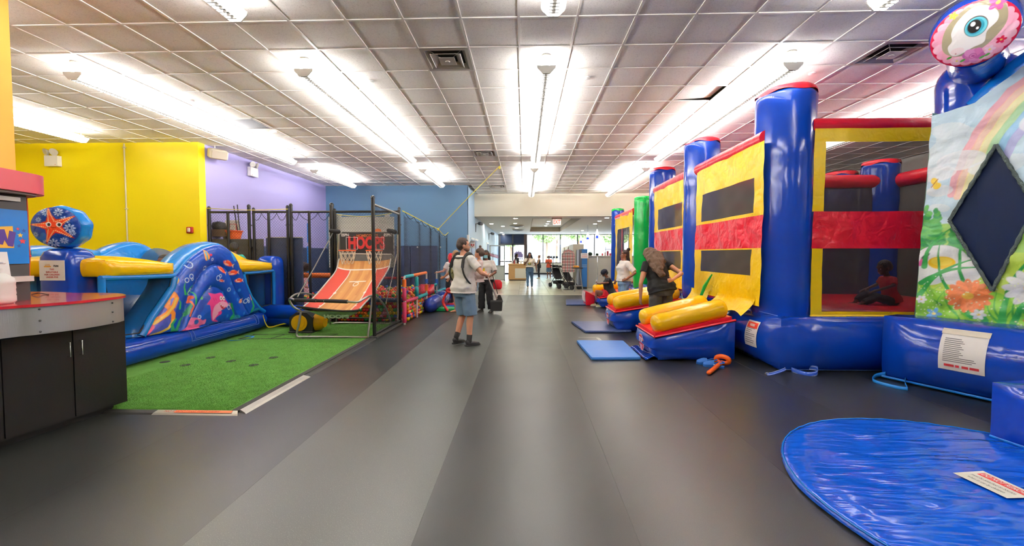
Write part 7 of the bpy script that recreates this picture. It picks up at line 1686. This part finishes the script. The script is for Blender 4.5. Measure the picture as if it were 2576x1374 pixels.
    if shoes or socks:
        for k in (0, 1):
            an = Vector(legs[k][1]); sg = 1 if k == 0 else -1; fd = Vector(legs[k][2]) if len(legs[k]) > 2 else Vector((.1*sg, 1, 0)); fd.normalize()
            if socks: MB().tube([S(an+Vector((0, 0, -.04))), S(an+Vector((0, 0, .03))), S(an.lerp(Vector(legs[k][0]), .25))], [.041*s, .042*s, .047*s], 14).build('sock', socks, t, 180)
            if shoes:
                mb = MB(); sd = Vector((0, 0, -.08)); q = lambda f, z: S(an+fd*f+Vector((0, 0, z)))
                limb(mb, [q(-.03, -.01), q(-.015, -.035), q(.1, -.05), q(.16, -.055)], [.04*s, .044*s, .04*s, .03*s], 12)
                o = finish('shoe', remesh(mb, 'shoe', .008*s, 2), shoes[0], t, 180)
                side = fd.cross(Vector((0, 0, 1))); out = []
                for f, w2 in ((-.075, .02), (-.05, .038), (.02, .042), (.1, .047), (.165, .038), (.195, .012)): out.append((f, w2))
                pr = [(f, w2) for f, w2 in out]+[(f, -w2) for f, w2 in out[::-1]]
                MB().loft([[S(an+fd*f+side*w2+Vector((0, 0, zz-an.z if abs(an.z-.08) < .02 else zz-.08))) for f, w2 in pr] for zz in (.003, .026)]).build('sole', shoes[1], o, 40)
    if hair:
        mb = MB(); hc_, kind = hair[0], hair[1]; e = 1.0
        HB(mb, (0, -.016, 1.672), (.085, .1, .097)); HB(mb, (0, -.045, 1.64), (.08, .075, .085))
        if kind == 'short': pass
        else:
            for c, r in hair[2]: HB(mb, c, r)
            for pl in (hair[3] if len(hair) > 3 else []):
                pts = [S(hd(*p[:3])) for p in pl]; limb(mb, pts, [p[3]*s*hs for p in pl], 10)
        me = remesh(mb, 'hair', max(.008, voxel*.9)*s, 1, hair[4]*s if len(hair) > 4 else .003*s, x*7)
        # keep the face free
        b = bmesh.new(); b.from_mesh(me); inv = hm.inverted(); o0 = nb+TR @ Vector((0, .012, .05))
        kill = []
        for v in b.verts:
            l = inv @ (v.co/s-o0); l = Vector((l.x/hs, l.y/hs, l.z/hs+1.52))
            if l.y > .045 and 1.52 < l.z < 1.70 and abs(l.x) < .062: kill.append(v)
        bmesh.ops.delete(b, geom=kill, context='VERTS'); b.to_mesh(me); b.free()
        finish('hair', me, mat('hair_'+hc_, hc_, .6, bump=.9, bscale=60, stretch=(1.6, 1.6, .35), var=.45, vscale=30), t, 180)
    return t, (lambda v: t_world(t, S(v))), up, hd, S
def t_world(t, v): return Matrix.Translation(t.location) @ Matrix.Rotation(t.rotation_euler.z, 4, 'Z') @ Vector(v)
def on_body(t, mb, name, m, smooth=60, **k): return mb.build(name, m, t, smooth, **k)
DN = (0, .15, -1)
STAND = [((.1, .02, .49), (.105, -.02, .08)), ((-.1, .02, .49), (-.105, -.02, .08))]
def arm_down(sg, out=.06, fwd=.0): return ((sg*(.2+out), -.03+fwd, 1.12), (sg*(.21+out), .06+fwd, .87), (0, .2, -1), (-sg, 0, 0), .35)
# --- man in white tee with carrier straps, holding a toddler
man, mw, mup, mhd, mS = person('man in a white tee and blue shorts with black carrier straps, holding a toddler', -1.03, 7.0, math.radians(-42), 1.83, 'DCA183',
    [((.36, .06, 1.19), (.2, .31, 1.14), (-.8, .45, .1), (0, 0, 1), .4), ((-.27, .08, 1.16), (-.1, .34, 1.1), (.8, .3, .1), (0, 0, 1), .5)],
    [((.12, .04, .5), (.13, .0, .08), (.25, 1, 0)), ((-.09, .06, .5), (-.08, -.1, .1), (-.05, 1, 0))], fat=1.12, head=(-.55, .0, 0), top='ECE9E4', sleeve=.72, hem=.86, bottom='6F8CA8', leg_to=1.0, bag=.035,
    shoes=(M('1C1B1C', .6), M('2A2A2A', .6)), socks=M('1A1A1A', .8), hair=('43332A', 'short'), voxel=.0085, loose=1.25)
m_str = mat('carrier_strap', '1E201F', .6, bump=.3, bscale=60)
mb = MB()
for sg in (1, -1):
    pts = [mS(mup(sg*.1, .13, 1.25)), mS(mup(sg*.12, .1, 1.42)), mS(mup(sg*.125, -.01, 1.49)), mS(mup(sg*.13, -.11, 1.4)), mS(mup(sg*.15, -.152, 1.27))]
    P_ = smooth_pts(pts, 5); MB().tube(P_, [.036]*len(P_), 8, flat=.45).build('carrier_pad', m_str, man, 60)
    P_ = smooth_pts([mS(mup(sg*.15, -.155, 1.28)), mS(mup(sg*.185, -.14, 1.15)), mS(mup(sg*.2, -.04, 1.02)), mS(mup(sg*.17, .08, .98))], 5); MB().tube(P_, .016, 6).build('carrier_strap', m_str, man, 60)
MB().tube(smooth_pts([mS(mup(-.12, -.1, 1.43)), mS(mup(0, -.125, 1.425)), mS(mup(.12, -.1, 1.43))], 5), .013, 6).build('cross_strap', m_str, man, 60)
beard = MB(); beard.ball(mS(mhd(0, .035, 1.575)), (.062*1.04, .07*1.04, .05*1.04), 12, 8, Matrix.Rotation(-.55, 3, 'Z')); beard.build('beard', M('6A4A38', .8), man, 180)
# toddler on his arm
def wpos(px, py, Y): return at_y(px, py, Y)
td = wpos(1211, 690, 6.82)
tod, tw_, tup, thd, tS = person('toddler with curly brown hair and a pale sleeveless top on the man\'s arm', -.79, 7.16, math.radians(75), .92, 'D9A07F',
    [((.26, .05, 1.2), (.12, .2, 1.05), (-.5, .6, 0), (0, 0, -1), .4), ((-.23, -.04, 1.15), (-.28, .1, .98), (.2, .8, -.4), (0, 0, -1), .4)],
    [((.2, .22, .72), (.2, .2, .32), (0, .8, -.6)), ((-.19, .16, .68), (-.2, .12, .28), (0, .7, -.7))], z0=.77, pelvis=.8, top='E6D6D2', sleeve=0, sleeveless=True, hem=.72, bottom='E8DCD8', leg_to=.5, socks=M('F2F0EE', .8), shoes=(M('F2F0EE', .9), M('E8E6E2', .9)),
    hair=('4A382C', 'curly', [((0, -.03, 1.69), (.105, .11, .09)), ((.05, -.06, 1.64), (.07, .07, .08)), ((-.05, -.06, 1.64), (.07, .07, .08)), ((0, -.09, 1.66), (.08, .05, .08)), ((0, -.03, 1.80), (.035, .035, .03))], [], .012), child=True, voxel=.009, head=(.2, 0, 0))
# --- attendant with mask, broom and dustpan
att, aw_, aup, ahd, aS = person('attendant in a white printed tee, black trousers and face mask, sweeping', -1.02, 11.05, math.radians(158), 1.66, '7A5240',
    [((.27, -.04, 1.12), (.2, .16, .95), (-.1, .8, -.5), (-1, 0, 0), .9), ((-.3, .02, 1.13), (-.2, .22, 1.02), (.35, .8, -.1), (1, 0, 0), 1.1)], [((.12, .05, .5), (.14, .02, .08)), ((-.12, .05, .5), (-.16, .0, .08))],
    fat=1.14, top='EFEBE4', sleeve=.85, hem=.93, bottom='17171B', leg_to=1.95, bag=.055, shoes=(M('24211F', .6), M('4A4540', .6)), hair=('1E1714', 'long', [((0, -.07, 1.64), (.085, .06, .1))], [[(.06, -.06, 1.62, .04), (.075, -.06, 1.5, .04), (.08, -.05, 1.4, .025)], [(-.06, -.06, 1.62, .04), (-.075, -.06, 1.5, .04), (-.08, -.05, 1.42, .025)]]), head=(.25, .12, 0), bust=.02, loose=1.3, voxel=.01)
MB().sheet(8, 6, lambda u, v: aS(ahd(.062*math.sin((u-.5)*2.4)*1.0, .035+.075*math.cos((u-.5)*2.0), 1.635-.085*v))).build('face_mask', M('8CCBD8', .8), att, 180, weld=False)
def tee_print(t, up, S, z, w_, h_, fy, cols, bend=.1):
    for k, (c, f, dz) in enumerate(cols): MB().sheet(8, 4, lambda u, v: S(up(w_*f*(u-.5), fy+.003*k-bend*(w_*f*(u-.5)*2)**2, z+dz+h_*f*(v-.5)))).build('tee_print', M(c, .8), t, 180, weld=False)
tee_print(att, aup, aS, 1.18, .17, .2, .162, (('6A58A8', 1, 0), ('E8C83A', .5, .02)), .6)
hl = aw_((-.2, .3, 1.0))
ds = thing('lobby_dustpan', (hl.x+.12, hl.y-.1, 0), 'black long-handled lobby dustpan held by the attendant', 'dustpan')
a_, b_ = Vector((hl.x, hl.y, hl.z+.02)), at_y(1250, 752, 10.75); MB().tube([a_, b_], .02, 10).build('pan_handle', M('B9B9B6', .3, metal=.7), ds, 60)
pc = at_y(1249, 768, 10.72); MB().loft([[pc+Vector((a*f, b*.8, z)) for a, b in ((-.15, -.13), (.15, -.13), (.15, .13), (-.15, .13))] for z, f in ((-.14, .92), (-.13, .94), (.1, 1.03), (.12, .95))]).build('pan_box', M('1C1B1B', .5), ds); MB().bb(pc.x-.15, pc.x+.15, pc.y-.11, pc.y-.1, pc.z+.1, pc.z+.14).build('pan_rim', M('3A3A3A', .4), ds)
br = thing('broom', (hl.x+.2, hl.y, 0), 'thin black broom held beside the dustpan', 'broom')
MB().tube([at_y(1236, 680, 10.88), at_y(1252, 740, 10.83)], .011, 8).build('broom_handle', M('2B2A28', .5), br, 60); b2 = at_y(1256, 748, 10.85); MB().loft([[b2+Vector((a*f, b, z)) for a, b in ((-.09, -.04), (.09, -.04), (.09, .04), (-.09, .04))] for z, f in ((-.12, 1.1), (0, .6), (.06, .3))]).build('bristles', M('24211F', .9), br)
# --- red haired woman, barefoot woman
rw, rw_, rup, rhd, rS = person('woman with bright red hair, white printed tee and black trousers by the ball pit', -2.22, 12.35, math.radians(62), 1.58, 'E0AC90',
    [((.26, -.05, 1.15), (.24, .12, .98), (0, .5, -1), (-1, 0, 0), .4), ((-.24, .1, 1.16), (-.2, .36, 1.12), (-.1, 1, -.05), (0, 0, -1), .3)], STAND, top='EDE9E4', sleeve=.6, hem=.92, bottom='1C1C22', leg_to=1.9, shoes=(M('E6E2DC', .6), M('F0EEE8', .6)),
    hair=('D8202E', 'long', [((0, -.06, 1.63), (.095, .075, .11)), ((.06, -.0, 1.6), (.04, .06, .1)), ((-.06, -.0, 1.6), (.04, .06, .1))], [[(.07, -.03, 1.6, .045), (.1, -.02, 1.48, .05), (.11, .0, 1.36, .035)], [(-.07, -.03, 1.6, .045), (-.1, -.02, 1.48, .05), (-.11, .0, 1.36, .035)], [(0, -.09, 1.6, .06), (0, -.11, 1.45, .07), (0, -.11, 1.35, .05)]]), bust=.02, voxel=.011, head=(.3, 0, 0))
tee_print(rw, rup, rS, 1.2, .2, .26, .152, (('6A4FA0', 1, 0), ('E8C42A', .55, .02)), .5)
person('barefoot woman with khaki sleeve and pale floral shorts, half hidden behind the man', -1.86, 11.1, math.radians(95), 1.66, 'C99272',
    [((.25, .0, 1.13), (.23, .2, .93), (0, .6, -.8), (-1, 0, 0), .9), ((-.26, .12, 1.15), (-.22, .3, 1.0), (0, .8, -.4), (1, 0, 0), .9)], STAND, top='8F8F5E', sleeve=1.2, hem=.93, bottom=mat('floral_shorts', 'E4D6CC', .8, var=.25, vscale=35), leg_to=.55, hair=('B08A5E', 'long', [((0, -.06, 1.63), (.085, .07, .1))], [[(0, -.08, 1.6, .06), (0, -.11, 1.45, .05)]]), voxel=.011)
# --- woman walking in the hall
wk, wk_, wup, whd, wS = person('woman walking in the hall in a cream crop tee and ripped blue jeans', .24, 18.5, math.radians(176), 1.64, '7B5340',
    [((.25, .04, 1.16), (.08, .16, 1.36), (-.3, .3, 1), (0, -1, .2), .8), ((-.3, -.02, 1.12), (-.33, .08, .9), (-.05, .2, -1), (1, 0, 0), .4)], [((.09, .09, .5), (.08, .14, .1)), ((-.1, -.0, .5), (-.1, -.12, .09))], top='EFE6D4', sleeve=.5, hem=1.05, bottom=mat('ripped_denim', '4A6A86', .8, var=.35, vscale=14), leg_to=1.9, bag=.008,
    shoes=(M('E9E4DA', .6), M('F2EEE6', .6)), hair=('1D1512', 'long', [((0, -.06, 1.63), (.095, .07, .1))], [[(.075, -.02, 1.6, .045), (.12, .0, 1.42, .05), (.14, .02, 1.26, .04)], [(-.075, -.02, 1.6, .045), (-.12, .0, 1.42, .05), (-.14, .02, 1.26, .04)]]), bust=.02, voxel=.013)
tee_print(wk, wup, wS, 1.22, .15, .13, .152, (('5A6A3A', 1, 0), ('E0C84A', .6, .01)), .5)
# --- far people
person('far woman in a black tank top and dark jeans by the windows', .93, 26.4, math.radians(85), 1.5, 'C39A7E', [((.24, .0, 1.15), (.2, .22, 1.0), (0, .8, -.5), (-1, 0, 0), .5), ((-.24, .05, 1.15), (-.18, .26, 1.0), (0, .8, -.5), (1, 0, 0), .5)], STAND, top='26262E', sleeve=0, sleeveless=True, hem=.94, bottom='20242E', leg_to=1.92, shoes=(M('B9A48C', .7), M('D8CFC0', .7)), hair=('7A5C44', 'bun', [((0, -.1, 1.72), (.045, .045, .045)), ((0, -.06, 1.63), (.08, .06, .09))]), voxel=.018, face=False)
person('far boy in an orange tee and denim shorts by the windows', 1.57, 26.5, math.radians(165), 1.47, '7A4E3A', [((.22, .06, 1.17), (.05, .2, 1.2), (-.6, .3, .5), (0, -1, 0), .6), ((-.22, .06, 1.17), (-.05, .2, 1.15), (.6, .3, .3), (0, -1, 0), .6)], STAND, top='E2644A', sleeve=.7, hem=.84, bottom='4E6E8C', leg_to=.95, bag=.03, shoes=(M('9A6A4E', .7), M('D8CFC0', .7)), hair=('2A1E18', 'short'), voxel=.018)
person('cashier with dark hair behind the reception desk', -.46, 25.7, math.radians(-60), 1.6, '8A6048', [arm_down(1), arm_down(-1)], STAND, top='33343C', sleeve=.8, hem=.9, bottom='26282E', leg_to=1.9, shoes=(M('2A2A2A', .7), M('3A3A3A', .7)), hair=('1C1614', 'long', [((0, -.06, 1.63), (.09, .07, .1))], [[(0, -.08, 1.6, .07), (0, -.11, 1.4, .06)]]), voxel=.02, face=False)
# --- seated person with cap
st_, sw_, sup, shd_, sS = person('seated person in a navy cap, black tee and red shorts looking at a phone', 2.55, 12.3, math.radians(86), 1.62, '7A523E',
    [((.27, .1, .77), (.13, .35, .72), (-.3, .9, .15), (0, 0, 1), .8), ((-.27, .12, .78), (-.12, .36, .74), (.3, .9, .15), (0, 0, 1), .8)], [((.13, .42, .47), (.1, .42, .085), (0, 1, 0)), ((-.14, .38, .47), (-.16, .28, .085), (-.1, 1, 0))], pelvis=.42, lean=.22, head=(.0, .38, 0), fat=1.22, top='1B1B1D', sleeve=.8, hem=.86, bottom='C8202C', leg_to=.62, bag=.05, socks=M('151515', .85), shoes=(mat('pale_yellow_trainer', 'DCD8A4', .6, var=.2, vscale=20), M('ECE8DC', .6)), hair=('1E1613', 'short'), voxel=.011, loose=1.3)
capm = fabric('131A2B')
hmx = Matrix.Rotation(0, 3, 'Z') @ Matrix.Rotation(-.22-.38, 3, 'X')
cp_ = MB().ball(sS(shd_(0, -.01, 1.685)), (.093, .108, .088), 18, 10, hmx)
mbv = [v for v in cp_.v]; cap = cp_.build('cap', capm, st_, 60)
MB().sheet(8, 4, lambda u, v: sS(shd_(.075*math.sin((u-.5)*2.6)*(1-.2*v), .07+.04*math.cos((u-.5)*2.6)+.075*v, 1.672-.012*v))).build('cap_brim', capm, st_, 180, weld=False)
MB().sheet(6, 5, lambda u, v: sS(shd_(.055*math.sin((u-.5)*2.4), .035+.055*math.cos((u-.5)*2.0), 1.575-.06*v))).build('face_mask', M('8CC4D4', .8), st_, 180, weld=False)
MB().tube([sS(Vector((-.12+.03*math.cos(a), .33, .735+.03*math.sin(a)))) for a in [2*PI*k/10 for k in range(10)]], .008, 5, closed=True).build('wristband', M('7FB8DC', .5), st_, 60)
ph = sw_((0, .44, .78)); t = thing('phone', ph, 'phone in the hands of the seated person with the cap', 'phone'); MB().box(ph, (.02, .08, .15), .1, .004).build('case', M('D8D8DC', .3), t)
# --- woman in white tee with braids
person('woman in a white tee and blue jeans, braids in a bun, hand on hip', 2.5, 10.45, math.radians(98), 1.66, '8A5A42', [((.27, .02, 1.13), (.22, .12, .93), (-.1, .6, -.7), (-1, 0, 0), .5), ((-.4, -.14, 1.16), (-.29, .05, .99), (.5, .7, -.2), (.6, 0, -.4), .6)], STAND, fat=1.2, top='F2EDE8', sleeve=.9, hem=.93, bottom='7FA0C4', leg_to=1.9, bag=.02, shoes=(M('E6E2DC', .6), M('F0EEE8', .6)),
    hair=('2A1A14', 'braids', [((0, -.06, 1.63), (.08, .065, .09)), ((0, -.1, 1.775), (.05, .05, .045))], [[(.05, -.08, 1.64, .03), (.05, -.12, 1.5, .03), (.04, -.12, 1.38, .02)], [(-.05, -.08, 1.64, .03), (-.05, -.12, 1.5, .03), (-.04, -.12, 1.38, .02)], [(0, -.09, 1.64, .035), (0, -.14, 1.48, .03)]], .006), bust=.045, loose=1.4, voxel=.011, head=(-.05, -.05, 0))
# --- woman in black
person('woman in a black tee and grey trousers with long wavy brown hair, leaning forward', 2.53, 7.72, math.radians(20), 1.74, 'C08A6A', [((.25, -.25, 1.21), (-.04, -.35, 1.1), (-1, -.05, -.1), (0, -1, .2), .7), ((-.4, .06, 1.02), (-.37, .1, .74), (.05, .15, -1), (1, 0, 0), .5)],
    [((.13, .0, .49), (.13, -.04, .08)), ((-.12, .02, .49), (-.12, 0, .08))], fat=1.36, lean=.3, side_lean=-.1, head=(.5, .55, -.1), top='121212', sleeve=.42, hem=.85, bottom='4A4844', leg_to=1.9, bag=.05, shoes=(M('2A2A2A', .7), M('EEE', .7) if False else M('E2E2E2', .7)),
    hair=('5C432E', 'long', [((0, -.06, 1.63), (.105, .09, .11)), ((.05, .0, 1.6), (.07, .08, .1)), ((-.06, .0, 1.6), (.07, .08, .1))], [[(-.08, .0, 1.6, .07), (-.16, .02, 1.45, .08), (-.22, .03, 1.28, .08), (-.26, .03, 1.14, .06)], [(-.1, -.06, 1.55, .06), (-.17, -.06, 1.4, .07), (-.24, -.03, 1.24, .055)], [(-.03, -.09, 1.6, .075), (-.08, -.12, 1.46, .09), (-.13, -.11, 1.34, .08), (-.18, -.08, 1.26, .05)], [(.07, -.04, 1.6, .06), (.1, -.05, 1.46, .06), (.08, -.06, 1.34, .04)]], .012), voxel=.01, loose=1.0)
# --- children
person('child in a dark red shirt sitting inside the nearest bounce house behind the mesh', 5.85, 6.75, math.radians(80), 1.25, '4A2F26', [((.28, .1, .52), (.22, .36, .4), (0, 1, -.3), (0, 0, -1), .3), ((-.28, .12, .52), (-.2, .4, .4), (0, 1, -.3), (0, 0, -1), .3)], [((.2, .4, .3), (.16, .62, .1), (0, 1, .2)), ((-.2, .4, .25), (-.16, .66, .1), (0, 1, .2))], z0=.695, pelvis=.2, lean=.2, head=(0, .1, 0), top='A01824', sleeve=.8, hem=.88, bottom='1E2026', leg_to=1.8, child=True, hair=('120E0C', 'short'), voxel=.014)
person('girl in a pink patterned dress with a headband behind the fence', -5.66, 10.4, math.radians(40), 1.3, '8E5F49', [((.24, .05, 1.15), (.2, .25, 1.05), (0, .9, 0), (0, 0, -1), .4), arm_down(-1)], STAND, dress=mat('pink_dress', 'EBB4C0', .8, var=.35, vscale=40), child=True, hair=('3A2620', 'curly', [((0, -.06, 1.64), (.11, .1, .11)), ((0, -.13, 1.7), (.08, .07, .08))], [], .012), voxel=.013, head=(.5, -.35, 0))
person('child with dark hair climbing behind the printed arch of the sea inflatable', -6.2, 8.68, math.radians(20), 1.25, '5A3A2C', [((.24, .2, 1.2), (.15, .35, 1.1), (0, 1, 0), (0, 0, -1), .4), ((-.24, .2, 1.2), (-.15, .35, 1.1), (0, 1, 0), (0, 0, -1), .4)], STAND, z0=.5, top='2FA090', sleeve=.8, hem=.88, bottom='23252C', leg_to=1.8, child=True, hair=('171210', 'short'), voxel=.016, face=False)
person('child sliding inside the sea inflatable, bare arm with an orange wristband showing', -6.1, 6.82, math.radians(180), 1.3, '6E4634', [((-.0, .32, 1.1), (-.14, .62, .92), (0, .8, -.5), (0, 0, -1), .4), ((-.3, .3, 1.15), (-.33, .58, .98), (0, .8, -.5), (0, 0, -1), .4)], [((.1, .2, .5), (.1, .5, .2)), ((-.1, .2, .5), (-.1, .5, .2))], z0=.18, top='9A9A9C', sleeve=.5, hem=.88, bottom='2B3040', leg_to=1.5, child=True, hair=('171210', 'short'), voxel=.015, face=False)
